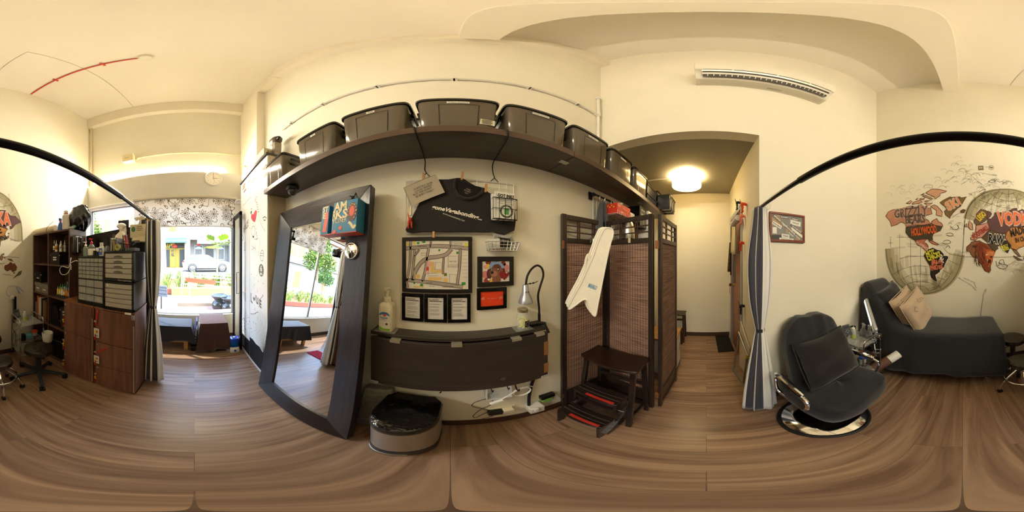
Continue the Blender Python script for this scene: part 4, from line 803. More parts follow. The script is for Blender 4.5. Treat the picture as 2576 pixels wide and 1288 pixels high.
# speaker-like box, conduit and clock on the street wall
sp = thing('wall_speaker', 'small cream speaker box high on the street wall above the tubes', 'speaker', (-2.62,-1.12,3.36)); part('body', MB().obox((-2.63,-1.12,3.42),(.055,0,0),(0,.10,0),(.01,0,.08)), mat('cream_plastic', '#e3d4ac', .5), sp, bevel=.006); part('cone', MB().cyl((-2.578,-1.13,3.43),(-2.574,-1.13,3.431),.05, n=24), mat('cream_cone', '#cfbe92', .7), sp)
solo('conduit_pipe', MB().tube(smooth([(-2.688,-.93,3.44),(-2.688,-.5,3.455),(-2.688,.3,3.46),(-2.688,.70,3.46),(-2.68,.76,3.49),(-2.67,.775,3.56)],4),.011,8).cyl((-2.699,-.99,3.435),(-2.68,-.99,3.435),.035).cyl((-2.688,-.99,3.435),(-2.688,-.9,3.44),.014), mat('cream_plastic'), 'cream conduit running along the street wall from the speaker box', 'pipe')
solo('corner_pipe', MB().tube([(-2.655,-1.95,2.957),(-2.655,-1.95,4.75)],.018,8).cyl((-2.655,-1.95,4.70),(-2.655,-1.95,4.75),.03), mat('cream_plastic'), 'cream pipe running up the corner of the street wall to the beam', 'pipe')
ck = thing('wall_clock', 'round white wall clock on the grey fascia right of the blind top', 'clock', (-2.60,.303,2.82)); cc = V((-2.604,.303,2.82))
part('case', MB().lathe([(0,0),(.138,0),(.140,.02),(.132,.034),(.124,.036),(.118,.026)], cc, X_, n=40), mat('clock_white', '#f2ede2', .4), ck)
part('dial', MB().lathe([(.12,.024),(0,.0245)], cc, X_, n=40), mat('clock_dial', '#f8f3e8', .5), ck)
m = MB()
for h in range(1,13): a = radians(90-30*h); m.text(str(h), cc+X_*.0255+Y_*.095*cos(a)+Z_*.095*sin(a), Y_, Z_,.026)
part('numerals', m, mat('clock_brown', '#8a6a48', .6), ck); hb = mat('clock_brown')
part('hour_hand', MB().stroke([cc+X_*.027+Y_*-.01, cc+X_*.027+Y_*.065],.008, X_), hb, ck); part('minute_hand', MB().stroke([cc+X_*.028+Z_*-.01, cc+X_*.028+Z_*.095+Y_*-.004],.006, X_), hb, ck); part('second_hand', MB().stroke([cc+X_*.029+Z_*.02, cc+X_*.029+Z_*-.085+Y_*.02],.003, X_), mat('clock_red', '#c0583c', .5), ck)
# roller blind
def floralmat():
    m = bpy.data.materials.new('floral_blind'); m.use_nodes = True; nt = m.node_tree; N = nt.nodes; L = nt.links; b = N['Principled BSDF']; b.inputs['Roughness'].default_value = .8
    tc = N.new('ShaderNodeTexCoord'); mp = N.new('ShaderNodeMapping'); mp.inputs['Scale'].default_value = (5.5,5.5,5.5); L.new(tc.outputs['Object'], mp.inputs[0])
    def math_(op, a, bb=None): 
        n = N.new('ShaderNodeMath'); n.operation = op; L.new(a, n.inputs[0])
        if bb is not None:
            if hasattr(bb, 'links'): L.new(bb, n.inputs[1])
            else: n.inputs[1].default_value = bb
        return n.outputs[0]
    v = N.new('ShaderNodeTexVoronoi'); v.inputs['Scale'].default_value = 1; v.voronoi_dimensions = '2D'; sp = N.new('ShaderNodeSeparateXYZ'); L.new(mp.outputs[0], sp.inputs[0]); cb = N.new('ShaderNodeCombineXYZ'); L.new(sp.outputs['Y'], cb.inputs['X']); L.new(sp.outputs['Z'], cb.inputs['Y']); L.new(cb.outputs[0], v.inputs['Vector'])
    sb = N.new('ShaderNodeVectorMath'); sb.operation = 'SUBTRACT'; L.new(cb.outputs[0], sb.inputs[0]); L.new(v.outputs['Position'], sb.inputs[1]); s2 = N.new('ShaderNodeSeparateXYZ'); L.new(sb.outputs[0], s2.inputs[0])
    at = N.new('ShaderNodeMath'); at.operation = 'ARCTAN2'; L.new(s2.outputs['Y'], at.inputs[0]); L.new(s2.outputs['X'], at.inputs[1])
    pet = math_('MULTIPLY_ADD', math_('COSINE', math_('MULTIPLY', at.outputs[0],8.0)),.08); N[pet.node.name].inputs[2].default_value = .30
    d = math_('SUBTRACT', v.outputs['Distance'], pet); line = math_('LESS_THAN', math_('ABSOLUTE', d),.035); core = math_('LESS_THAN', v.outputs['Distance'],.10); ring = math_('LESS_THAN', math_('ABSOLUTE', math_('SUBTRACT', v.outputs['Distance'],.17)),.02)
    w = N.new('ShaderNodeTexNoise'); w.inputs['Scale'].default_value = 1.3; w.inputs['Detail'].default_value = 0; L.new(cb.outputs[0], w.inputs['Vector'])
    vine = math_('LESS_THAN', math_('ABSOLUTE', math_('SUBTRACT', math_('FRACT', math_('MULTIPLY', w.outputs['Fac'],4.0)),.5)),.05); out = math_('GREATER_THAN', v.outputs['Distance'],.40); vine = math_('MULTIPLY', vine, out)
    tot = math_('MAXIMUM', math_('MAXIMUM', line, core), math_('MAXIMUM', ring, vine))
    mx = N.new('ShaderNodeMix'); mx.data_type = 'RGBA'; mx.inputs['A'].default_value = (*lin('#f8f5ef'),1); mx.inputs['B'].default_value = (*lin('#a39483'),1); L.new(tot, mx.inputs['Factor']); L.new(mx.outputs['Result'], b.inputs['Base Color'])
    tr = N.new('ShaderNodeBsdfTranslucent'); L.new(mx.outputs['Result'], tr.inputs[0]); ms = N.new('ShaderNodeMixShader'); ms.inputs[0].default_value = .45; L.new(b.outputs[0], ms.inputs[1]); L.new(tr.outputs[0], ms.inputs[2]); L.new(ms.outputs[0], N['Material Output'].inputs[0]); return m
rb = thing('roller_blind', 'white roller blind with taupe floral print half drawn over the shop window', 'blind', (-2.5,-.17,1.94))
part('fabric', MB().box((-2.503,-.97,1.95),(-2.501,.635,2.41)), floralmat(), rb)
part('roller', MB().cyl((-2.50,-.985,2.425),(-2.50,.65,2.425),.024), mat('pale_steel'), rb); part('bottom_bar', MB().box((-2.512,-.97,1.935),(-2.494,.635,1.952)), white, rb, bevel=.003)
for y in (-.99,.655): part('bracket', MB().box((-2.60, y-.006,2.39),(-2.48, y+.006,2.455)), white, rb)
# ================================================================ THINGS BY THE WINDOW
cottonb = mat('black_cloth', '#1f2026', .95, sheen=.4, bump=.2, bscale=50)
def draped(x0, x1, y0, y1, z, hem, amp, seed, nu=44, nv=14, corner=.05):
    """cloth over a box: flat top, sides falling with folds to hem(t)"""
    rnd = random.Random(seed); ph = [rnd.uniform(0,6) for _ in range(4)]; mb = MB(); cx, cy, hx, hy = (x0+x1)/2,(y0+y1)/2,(x1-x0)/2,(y1-y0)/2
    def f(u, v):
        a = 2*pi*u; c, s = cos(a), sin(a); k = 1/max(abs(c), abs(s)); px, py = c*k, s*k
        if v < .3: q = v/.3; return V((cx+hx*px*q, cy+hy*py*q, z-.004*q**6))
        q = (v-.3)/.7; nx, ny = (math.copysign(1, px) if abs(px) > .985 else 0),(math.copysign(1, py) if abs(py) > .985 else 0)
        w = amp*q*(sin(9*a+ph[0])+.6*sin(17*a+ph[1])); cr = corner*q if (abs(px) > .9 and abs(py) > .9) else 0
        return V((cx+hx*px+nx*(.004+w+cr+.008*q), cy+hy*py+ny*(.004+w+cr+.008*q), z-(z-hem(a))*q))
    mb.grid(f, nu*2, nv, cu=True); return mb
bn = thing('low_bench', 'low pine bench under a black cloth by the shop window', 'bench', (-2.44,-.36,0))
part('seat_board', MB().box((-2.60,-.66,.40),(-2.28,-.06,.425)), woodmat('pine', '#a9783f', '#c99a5c', 'y', .5), bn)
for x, y in ((-2.58,-.63),(-2.30,-.63),(-2.58,-.12),(-2.30,-.12)): part('leg', MB().box((x-.022, y-.03,0),(x+.022, y+.03,.40)), mat('pine', ''), bn, bevel=.003)
part('rail', MB().box((-2.315,-.62,.135),(-2.285,-.10,.165)), mat('pine', ''), bn)
solo('black_throw', draped(-2.60,-2.27,-.67,-.05,.43, lambda a: .15+.03*sin(3*a),.007,4), cottonb, 'black cloth draped over the low bench by the window', 'cloth', solid=.004, sharp=70)
solo('red_doormat', MB().box((-1.98,-.70,0),(-1.66,-.46,.012)), mat('red_mat', '#a3182a', .95), 'red doormat on the floor behind the tied striped curtain', 'mat', bevel=.004)
st = thing('display_stand', 'square stand hidden under the brown cloth by the window', 'stand', (-2.4,.27,0)); part('box', MB().box((-2.60,.10,0),(-2.22,.44,.50)), mat('dark_plastic'), st)
solo('brown_throw', draped(-2.61,-2.20,.085,.45,.512, lambda a: .02+.04*max(0, sin(a*1.0+.3))+.02*sin(5*a),.008,9), mat('brown_wool', '#4a2c22', .95, sheen=.3, bump=.3, bscale=60), 'brown cloth draped to the floor over the stand by the window', 'cloth', solid=.004, sharp=70)
# magazine crate between them
cr = thing('mesh_crate', 'black mesh crate of magazines between the black bench and brown cloth', 'crate', (-2.40,.02,0)); m = MB(); m.box((-2.55,-.035,.10),(-2.28,.07,.11))
for z in (.14,.19,.24): m.box((-2.282,-.035, z),(-2.276,.07, z+.02)); 
for k in range(6): m.box((-2.282,-.035+.02*k,.11),(-2.277,-.031+.02*k,.26))
part('mesh', m, blackplastic, cr); part('side', MB().box((-2.55,-.04,.10),(-2.28,-.034,.26)), blackplastic, cr); part('side', MB().box((-2.55,.07,.10),(-2.28,.076,.26)), blackplastic, cr)
solo('console_box', MB().box((-2.55,-.05,0),(-2.24,.078,.085)), blackplastic, 'flat black box on the floor under the magazine crate', 'box', bevel=.006)
for k,(y, w, h, tl, col, lab) in enumerate(((-.02,.012,.40,-.14, '#3d5c92', 'large blue folder leaning to the right above the crate'),(.012,.018,.27,-.06, '#d8d4cc', 'white-spined magazine in the mesh crate'),(.030,.014,.25,-.04, '#1c1c1e', 'black-spined magazine in the mesh crate'),(.046,.012,.30,-.1, '#e4e2de', 'tall pale magazine at the right of the mesh crate'))):
    b_ = V((0, sin(-tl), cos(tl))); a_ = V((0, cos(tl), sin(tl))); o = solo('magazine', MB().obox(V((-2.38, y,.115))+b_*h/2,(.09,0,0), a_*w/2, b_*h/2), mat('mag_'+col[1:], col,.4), lab, 'magazine', group='magazines in the crate')
# humidifier
hm = thing('humidifier', 'small humidifier with clear blue tank on a white base by the glass door', 'humidifier', (-2.20,.545,0))
part('base', MB().lathe([(0,0),(.066,0),(.07,.01),(.068,.085),(.06,.095),(0,.095)],(-2.20,.545,0), n=36, sq=5), capm, hm, sharp=50)
part('tank', MB().lathe([(.058,.092),(.064,.11),(.064,.185),(.055,.20),(0,.20)],(-2.20,.545,0), n=36, sq=4), mat('blue_tank', '#1f7fd6', .1, trans=.55, ior=1.2), hm, sharp=50)
part('top_cover', MB().lathe([(.064,.185),(.066,.22),(.058,.245),(.03,.25),(.022,.238),(0,.238)],(-2.20,.545,0), n=36, sq=4), mat('deep_blue', '#1747b8', .15, coat=.5), hm, sharp=50)
part('dial', MB().cyl((-2.133,.545,.04),(-2.118,.545,.04),.016), mat('deep_blue', ''), hm); part('nozzle', MB().cyl((-2.20,.545,.238),(-2.20,.545,.256),.02), capm, hm)
tag(solo('white_cable', MB().tube(smooth([(-2.22,.60,.03),(-2.22,.64,.05),(-2.28,.65,.07),(-2.35,.64,.04),(-2.5,.63,.03)],4),.004,6), wc, 'white power cable trailing from the humidifier behind the glass door', 'cable'))
solo('plant_pot', MB().lathe([(0,0),(.05,0),(.065,.10),(.055,.10),(.045,.02),(0,.02)],(-2.52,.53,0.0), n=20), mat('terracotta', '#8a4a2a', .8), 'small terracotta pot on the floor behind the brown cloth', 'pot')
# ================================================================ STREET OUTSIDE
ZO = -.1
tile = mat('pavement_tile', '#846a62', .7, var=.12, vscale=5); asph = mat('asphalt', '#626160', .85, var=.06, vscale=6); conc = mat('concrete', '#857a66', .85, var=.1, vscale=6); brick = mat('planter_brick', '#74402f', .85, var=.2, vscale=18); soil = mat('soil', '#6e5a3c', .95, var=.25, vscale=12)
struct('pavement', MB().box((-6.4,-40, ZO-.2),(XW-.36,30, ZO)), tile)
struct('road', MB().box((-19.2,-60, ZO-.22),(-6.4,40, ZO-.02)), asph)
struct('kerb', MB().box((-19.9,-60, ZO-.2),(-19.2,40, ZO+.06)), conc)
struct('pavement_far', MB().box((-21,-60, ZO-.2),(-19.9,40, ZO+.08)), conc)
struct('step', MB().box((XW-.36,-3, ZO-.2),(XW-.12,1.2,.43)), tile)
ramp = struct('ramp_kerb', MB().hexa([(-5.3,-.50, ZO),(-4.95,-.50, ZO),(-4.95,4, ZO),(-5.3,4, ZO),(-5.3,-.50, ZO+.11),(-4.95,-.50, ZO+.11),(-4.95,4, ZO+.05),(-5.3,4, ZO+.05)]), conc)
struct('ramp_wall', MB().box((-6.6,-.9, ZO),(-6.36,6, ZO+.30)), mat('sandstone', '#9a8250', .85, var=.1, vscale=8))
struct('planter_kerb', MB().box((-6.75,-9, ZO),(-6.55,-.9, ZO+.22)).box((-9.8,-9, ZO),(-9.6,6, ZO+.2)), brick)
struct('planter_soil', MB().box((-9.6,-9, ZO),(-6.6,6, ZO+.14)), soil)
rail = mat('rail_steel', '#c3bfb8', .3,.7)
def handrail(x, label):
    t = thing('handrail', label, 'railing', (x,.3, ZO), group='steel ramp handrails'); zt = lambda y: .83-.095*(y+.4)
    m = MB(); m.tube(smooth([(x,-.20,.52),(x,-.38,.53),(x,-.43,.58),(x,-.43,.76),(x,-.40,.82),(x,-.34,.83),(x,-.2, zt(-.2))],4)+[(x, y, zt(y)) for y in (.3,1.05,2,3)],.022,8); part('top_rail', m, rail, t)
    part('mid_rail', MB().tube([(x,-.2, zt(-.2)-.30),(x,3, zt(3)-.25)],.018,8), rail, t)
    for y in (-.43,-.15,1.06,2.3): part('post', MB().cyl((x, y, ZO),(x, y, zt(y)),.02, n=10), rail, t)
    return t
handrail(-5.5, 'near steel handrail of the ramp outside, with the brown board on it'); handrail(-6.5, 'far steel handrail of the ramp in front of the planting')
solo('brown_board', MB().hexa([(-5.485,-.30,.615),(-5.45,-.30,.615),(-5.45,.72,.50),(-5.485,.72,.50),(-5.485,-.30,.755),(-5.45,-.30,.755),(-5.45,.72,.645),(-5.485,.72,.645)]), mat('rust_board', '#824426', .6), 'long rust-brown board fixed along the near ramp handrail', 'board')
pot = mat('glazed_black', '#1b2022', .12, coat=.6)
for (x, y, lab) in ((-4.57,.70, 'black glazed double-bulb planter nearer the brown board outside'),(-4.30,.93, 'black glazed double-bulb planter nearer the glass door outside')):
    t = thing('glazed_planter', lab, 'planter', (x, y, ZO), group='black glazed planters outside')
    part('lower_bulb', MB().lathe([(0,0),(.15,0),(.20,.08),(.215,.16),(.19,.25),(.13,.30),(.13,.32)],(x, y, ZO), n=28), pot, t); part('dish', MB().lathe([(.12,.31),(.17,.35),(.235,.43),(.24,.45),(.22,.455),(.14,.41),(0,.40)],(x, y, ZO), n=28), pot, t)
ms = thing('music_stand', 'music stand with pale boards on the pavement behind the curtain', 'stand', (-3.6,-.74, ZO)); gs = mat('pale_board', '#858c94', .5)
part('desk', MB().hexa([(-3.62,-.90,.54),(-3.60,-.90,.54),(-3.60,-.60,.54),(-3.62,-.60,.54),(-3.68,-.88,.79),(-3.66,-.88,.79),(-3.66,-.63,.79),(-3.68,-.63,.79)]), gs, ms); m = MB()
for z in (.60,.68,.74): m.stroke([(-3.598-(z-.54)*.24,-.89, z+.02),(-3.598-(z-.54)*.24,-.62, z)],.008, X_)
part('rails', m, blackmetal, ms); part('pole', MB().cyl((-3.64,-.75, ZO),(-3.64,-.75,.62),.012), blackmetal, ms); part('foot', MB().box((-3.8,-.76, ZO),(-3.48,-.74, ZO+.02)).box((-3.65,-.9, ZO),(-3.63,-.6, ZO+.02)), blackmetal, ms)
# planting: clumps of strap leaves
leafm = [mat('leaf_lime', '#6a8826', .5, var=.2, vscale=20), mat('leaf_green', '#4a6a24', .5, var=.2, vscale=20), mat('leaf_yellow', '#8e8e3c', .5), mat('leaf_deep', '#3c6f2c', .5, var=.25, vscale=15)]
def strap_clump(seed, n, h, sp):
    rnd = random.Random(seed); m = MB()
    for k in range(n):
        a = rnd.uniform(0,2*pi); l = h*rnd.uniform(.6,1.1); out_ = sp*rnd.uniform(.4,1); b0 = V((rnd.uniform(-.1,.1), rnd.uniform(-.1,.1),0)); d = V((cos(a), sin(a),0)); w = rnd.uniform(.035,.06)
        p = [b0+d*out_*t*t+Z_*(l*(t-.35*t**3)) for t in (0,.3,.6,.85,1)]; m.mt(rnd.choice((0,0,1,2))); m.stroke(p,[w*.6, w, w*.9, w*.5,.004], V((-sin(a)*.2+.3, cos(a)*.2,.9)).normalized())
    return m
sc0 = None; rnd = random.Random(21); k = 0
for x in (-7.0,-7.7,-8.5,-9.2):
    y = -7.5
    while y < 5:
        lab = 'clump of bright strap leaves in the planter outside'
        if sc0 is None or k < 3:
            o = bpy.data.objects.new('strap_leaf_plant', _mesh('strap_leaf_plant', strap_clump(k,34,.85,.45), leafm)); COL.objects.link(o); tag(o, lab, 'plant', 'strap-leaf plants in the planter'); sc0 = o
        else: o = sc0.copy(); COL.objects.link(o)
        o.location = (x+rnd.uniform(-.2,.2), y, ZO+.13); o.rotation_euler = (0,0, rnd.uniform(0,6)); s = rnd.uniform(.75,1.15); o.scale = (s, s, s); k += 1; y += rnd.uniform(.55,.85)
# fan palm
fp = thing('fan_palm', 'young fan palm with a thin stem and bright lime leaves in the planter', 'palm', (-8.4,1.17, ZO+.1)); bark = mat('bark', '#8a7a62', .9, var=.25, vscale=14, bump=.5, bscale=30)
part('stem', MB().tube(smooth([(-8.4,1.17,.03),(-8.4,1.18,.9),(-8.4,1.2,1.7),(-8.4,1.21,2.1)],4),.05,10), bark, fp); rnd = random.Random(5)
for k in range(11):
    a = 2*pi*k/11+rnd.uniform(-.2,.2); el = rnd.uniform(.05,.75) if k % 2 else rnd.uniform(-.45,.2); R = .52; d = V((cos(a)*cos(el), sin(a)*cos(el), sin(el))); c_ = V((-8.4,1.21,2.1))+d*.25; sd = d.cross(Z_).normalized(); nn = sd.cross(d); m = MB(); n = 13
    vs = [c_]; 
    for i in range(n): t = radians(-62+124*i/(n-1)); rr = R*(1 if i % 2 else .90); vs.append(c_+(d*cos(t)+sd*sin(t))*rr+nn*(.035*(i % 2)-.10*(rr*1.0)**2))
    m.add(vs,[(0, i, i+1) for i in range(1, n)]); m.tube([V((-8.4,1.21,2.08)), c_],.012,5); part('fan_leaf', m, mat('palm_lime', '#7d961c', .45) if k % 3 else leafm[0], fp)
# trees
def blob_tree(name, label, x, y, h, tr, crown, mats_, seed, leaves=2600, ls=.16, group=None):
    t = thing(name, label, 'tree', (x, y, ZO), group=group); part('trunk', MB().tube(smooth([(x, y, ZO),(x+.03, y-.05, h*.35),(x-.05, y+.05, h*.7),(x, y, h)],4),[tr*(1-.35*i/12) for i in range(13)],12), bark if tr < .3 else mat('mottled_bark', '#b9a88c', .9, var=.35, vscale=9, bump=.5, bscale=14), t)
    rnd = random.Random(seed); m = MB()
    for k in range(leaves):
        cx_, cy_, cz_, r = rnd.choice(crown); q = V((rnd.gauss(0,1), rnd.gauss(0,1), rnd.gauss(0,1))).normalized()*r*rnd.random()**.4; p = V((x+cx_, y+cy_, cz_))+q; a = V((rnd.uniform(-1,1), rnd.uniform(-1,1), rnd.uniform(-.6,.6))).normalized(); b = a.cross(V((rnd.uniform(-1,1), rnd.uniform(-1,1),1))).normalized(); s = ls*rnd.uniform(.6,1.2); m.mt(rnd.randrange(len(mats_))); m.face([p-a*s, p-b*s*.45, p+a*s, p+b*s*.45])
    part('foliage', m, mats_, t, kind='stuff'); return t
blob_tree('street_tree', 'thick mottled tree trunk on the verge left of the parked car', -9.2,-1.85,7.5,.30,[(0,0,8.3,2.0),(1,-1.5,8.0,1.5)],[leafm[3], leafm[1]],1,1500,.2)
blob_tree('street_tree', 'small dense green tree behind the fan palm by the road', -12.5,3.6,2.6,.08,[(0,0,3.2,.75),(0,.7,2.6,.6),(.1,-.3,3.8,.6),(0,.6,3.7,.6)],[leafm[3], leafm[1]],2,2600,.10)
blob_tree('street_tree', 'leafy street tree seen in the mirror beyond the ramp', -10.5,-8.5,3.2,.12,[(0,0,4.0,1.2),(.3,1,3.2,1.0),(0,-1,3.0,1.0),(0,.2,5.2,.9)],[leafm[1], leafm[0]],3,3600,.15)
blob_tree('street_tree', 'low bushy tree far along the street seen in the mirror', -13.5,-12.5,1.6,.09,[(0,0,2.3,.9),(.3,.9,1.9,.7),(0,-.8,1.8,.8)],[leafm[1], leafm[3]],4,2000,.13)
# parked car
carw = mat('white_car_paint', '#9d9e9f', .25, coat=.6); carb = mat('car_black', '#141517', .35); carg = mat('car_glass', '#33465c', .05, spec=.8)
car = thing('parked_suv', 'white suv parked across the road in front of the shophouses', 'car', (-17.0,1.2, ZO-.02)); X1, X0 = -16.05,-17.95; base = ZO-.02
side = [(-1.17,.62),(-1.20,.95),(-1.10,1.12),(-1.02,1.18),(-.80,1.42),(-.55,1.62),(-.1,1.73),(.8,1.76),(1.35,1.70),(1.85,1.42),(2.25,1.20),(3.0,1.10),(3.4,.98),(3.55,.78),(3.55,.45),(3.40,.32),(-1.05,.34)]
def carpt(y, z, x): 
    tuck = max(0, z-1.1)*.28; return (x-(tuck if x == X1 else -tuck), y, base+z)
L_ = [carpt(y, z, X1) for y, z in side]; R_ = [carpt(y, z, X0) for y, z in side]; n = len(side)
part('body', MB().add(L_+R_,[tuple(range(n)), tuple(range(2*n-1, n-1,-1))]+[(i, i+n,(i+1) % n+n,(i+1) % n) for i in range(n)]), carw, car, bevel=.05)
xs = lambda z: X1+.012-max(0, z-1.1)*.28
for pts in ([(-.78,1.22),(-.55,1.52),(-.12,1.62),(-.22,1.22)],[(-.12,1.22),(-.02,1.63),(.78,1.65),(.80,1.20)],[(.90,1.20),(.88,1.65),(1.30,1.60),(1.82,1.27),(1.80,1.20)]): part('side_window', MB().face([(xs(z), y, base+z) for y, z in pts]), carg, car)
part('windscreen', MB().face([(X1-.2,1.42, base+1.68),(X0+.2,1.42, base+1.68),(X0+.12,2.2, base+1.245),(X1-.12,2.2, base+1.245)]), carg, car)
part('tail_light', MB().box((X1-.05,-1.19, base+.98),(X1+.012,-.98, base+1.12)), mat('tail_red', '#6a2a2a', .2), car); part('headlight', MB().box((X1-.1,3.2, base+.82),(X1+.01,3.48, base+.95)), mat('pale_steel'), car); part('sill', MB().box((X1-.1,-.0, base+.28),(X1+.015,2.5, base+.40)), carb, car); part('mirror', MB().box((X1-.02,1.62, base+1.14),(X1+.16,1.80, base+1.28)), carw, car, bevel=.03)
for y in (-.20,2.78):
    for x, s in ((X1,1),(X0,-1)):
        o = part('wheel', MB().lathe([(.20,-.1),(.34,-.1),(.365,-.06),(.365,.03),(.34,.05),(.27,.05),(.25,.02),(0,.02)],(x-s*.03, y, base+.365),(s,0,0), n=28), mat('tyre', '#1e1f21', .8), car)
        if s == 1:
            m = MB().lathe([(.25,.045),(.28,.055),(.25,.06)],(x-.03, y, base+.365),(1,0,0), n=28)
            for k in range(10): a = 2*pi*k/10; m.stroke([(x+.026, y, base+.365),(x+.026, y+.26*cos(a), base+.365+.26*sin(a))],.035, X_)
            part('rim', m, mat('alloy', '#b8bcc0', .25,.8), o)
    m = MB(); m.lathe([(.37,0),(.45,0),(.45,.01)],(X1+.004, y, base+.40),(1,0,0), n=28); part('wheel_arch', m, carb, car)
# shophouses across the road
FX = -21.0; plaster = mat('white_plaster', '#807e7a', .8, var=.04, vscale=1); yel = mat('shop_yellow', '#8d7824', .6); teal = mat('shop_teal', '#3d7f8c', .6); dkgrey = mat('shutter_dark', '#2d3230', .6); redl = mat('lantern_red', '#c8271e', .5); gold = mat('gold_sign', '#e9cc3c', .5); bluew = mat('blue_trim', '#9fb4cc', .6)
def FB(mb, y0, y1, z0, z1, d0=0, d1=.05): return mb.box((FX+d0, y0, z0),(FX+d1, y1, z1))
h1 = thing('shophouse', 'white shophouse with teal awning and yellow doors left across the road', 'building', (FX-2,-3, ZO))
m = MB(); FB(m,-5.2,-1.15,3.55,9.2,-4,0); FB(m,-5.2,-4.9, ZO,3.6,-4,0); FB(m,-1.25,-.55, ZO,9.2,-4,.15); part('wall', m, plaster, h1)
part('shopfront', FB(MB(),-4.9,-1.25, ZO,3.55,-1.0,-.9), yel, h1); part('awning', MB().hexa([(FX,-4.9,3.35),(FX+.9,-4.9,3.15),(FX+.9,-.95,3.15),(FX,-.95,3.35),(FX,-4.9,3.9),(FX+.9,-4.9,3.62),(FX+.9,-.95,3.62),(FX,-.95,3.9)]), teal, h1); part('awning_stripe', MB().box((FX+.905,-4.9,3.36),(FX+.915,-.95,3.46)), plaster, h1)
for a, b in ((-4.75,-3.35),(-2.0,-1.3)): part('shutter', FB(MB(), a, b, ZO+.1,2.35,-.9,-.84), dkgrey, h1)
part('yellow_door', FB(MB(),-3.25,-2.55, ZO+.1,2.45,-.9,-.82), yel, h1); part('door_panel', FB(MB(),-3.12,-2.68,.2,1.0,-.82,-.80), mat('shop_yellow_dark', '#b99a2c', .6), h1); part('dark_fanlight', FB(MB(),-4.7,-1.4,2.55,3.2,-.9,-.85), dkgrey, h1)
part('gold_sign', MB().text('金山寳', (FX-.84,-3.6,2.85), Y_, Z_,.62, bold=.012), gold, h1); m = MB()
for i, ch in enumerate('興隆'): m.text(ch,(FX-.79,-2.9,2.1-.5*i), Y_, Z_,.45, bold=.008)
part('gold_sign', m, blackplastic, h1)
for a, b in ((-4.6,-3.9),(-3.3,-2.35)):
    o = part('window', FB(MB(), a, b,4.75,7.2,0,.06), yel, h1)
    for q in (.27,.73): part('pane', FB(MB(), a+(b-a)*q-.14*(b-a), a+(b-a)*q+.14*(b-a),4.95,6.9,.06,.075), mat('shop_yellow_dark', ''), o)
for y in (-3.75,-2.2,-4.75): part('teal_pilaster', FB(MB(), y-.06, y+.06,4.6,7.4,0,.05), mat('pale_teal', '#8cc6cc', .6), h1)
part('roof', MB().hexa([(FX-4,-5.3,9.2),(FX+.5,-5.3,9.2),(FX+.5,-.5,9.2),(FX-4,-.5,9.2),(FX-4,-5.3,11),(FX-3.6,-5.3,11),(FX-3.6,-.5,11),(FX-4,-.5,11)]), mat('roof_tile', '#a2664e', .8), h1)
solo('red_lantern', MB().sphere((FX-.3,-2.55,2.75),.30,18,10, sz=.75).cyl((FX-.3,-2.55,2.95),(FX-.3,-2.55,3.35),.02), redl, 'round red lantern hanging under the teal awning across the road', 'lantern')
h2 = thing('shophouse', 'white association shophouse with a long name board behind the parked car', 'building', (FX-2,2, ZO))
m = MB(); FB(m,-.55,5.6,3.9,9.2,-4,0); FB(m,4.6,5.6, ZO,3.9,-4,.1); FB(m,-.55,4.6, ZO,3.9,-1.6,-1.5); part('wall', m, plaster, h2)
m = MB(); FB(m,-.55,4.6,3.62,3.9,-1.5,.05); part('beam', m, mat('plaster_shade', '#c9c4b8', .8), h2)
sg = part('name_board', FB(MB(),.35,4.4,3.05,4.15,.06,.14), mat('sign_white', '#85827e', .6), h2)
part('lettering', MB().text('會  教  佛', (FX+.145,1.75,3.78), Y_, Z_,.52, bold=.01, fit=2.1), mat('sign_pink', '#a8404c', .6), sg); part('lettering', MB().text('THE CHINESE BUDDHIST ASSOCIATION', (FX+.145,2.38,3.28), Y_, Z_,.25, fit=3.6), mat('sign_grey', '#3a3835', .6), sg)
for a, b in ((.0,1.15),(3.05,4.2)):
    o = part('barred_window', FB(MB(), a, b,.95,2.95,-1.5,-1.44), bluew, h2); part('pane', FB(MB(), a+.1, b-.1,1.05,2.85,-1.44,-1.42), mat('window_dark', '#3a3f44', .4), o); m = MB()
    for k in range(7): FB(m, a+.14+(b-a-.28)*k/6-.025, a+.14+(b-a-.28)*k/6+.025,1.05,2.35,-1.42,-1.38)
    part('bars', m, plaster, o); part('fanlight', MB().add([(FX-1.41,(a+b)/2+(b-a)*.42*cos(t),2.42+.38*sin(t)) for t in [pi*i/12 for i in range(13)]],[tuple(range(13))]), bluew, o)
part('doorway', FB(MB(),1.55,2.65, ZO+.1,2.5,-1.5,-1.42), mat('doorway_dark', '#262a28', .5), h2); m = MB()
for k in range(7): FB(m,1.55+k*.17,1.59+k*.17, ZO+.1,1.1+.25*sin(pi*k/6),-.9,-.86)
part('gate', m, plaster, h2)
for y in (.9,2.1,3.4): part('upper_panel', FB(MB(), y-.45, y+.45,4.9,7,0,.04), mat('plaster_shade', ''), h2)
part('roof', MB().hexa([(FX-4,-.55,9.2),(FX+.5,-.55,9.2),(FX+.5,5.7,9.2),(FX-4,5.7,9.2),(FX-4,-.55,11),(FX-3.6,-.55,11),(FX-3.6,5.7,11),(FX-4,5.7,11)]), mat('roof_tile', ''), h2)
solo('red_lantern', MB().sphere((FX-.6,.55,3.0),.22,14,8).cyl((FX-.6,.55,3.2),(FX-.6,.55,3.65),.02), redl, 'small red lantern hanging under the association name board', 'lantern')
h3 = thing('shophouse', 'white shophouse with yellow windows right of the association across the road', 'building', (FX-2,8, ZO)); part('wall', FB(MB(),5.6,12, ZO,9.2,-4,0), plaster, h3)
for y in (6.6,8.4,10.2): part('window', FB(MB(), y, y+1,4.75,7.2,0,.06), yel, h3)
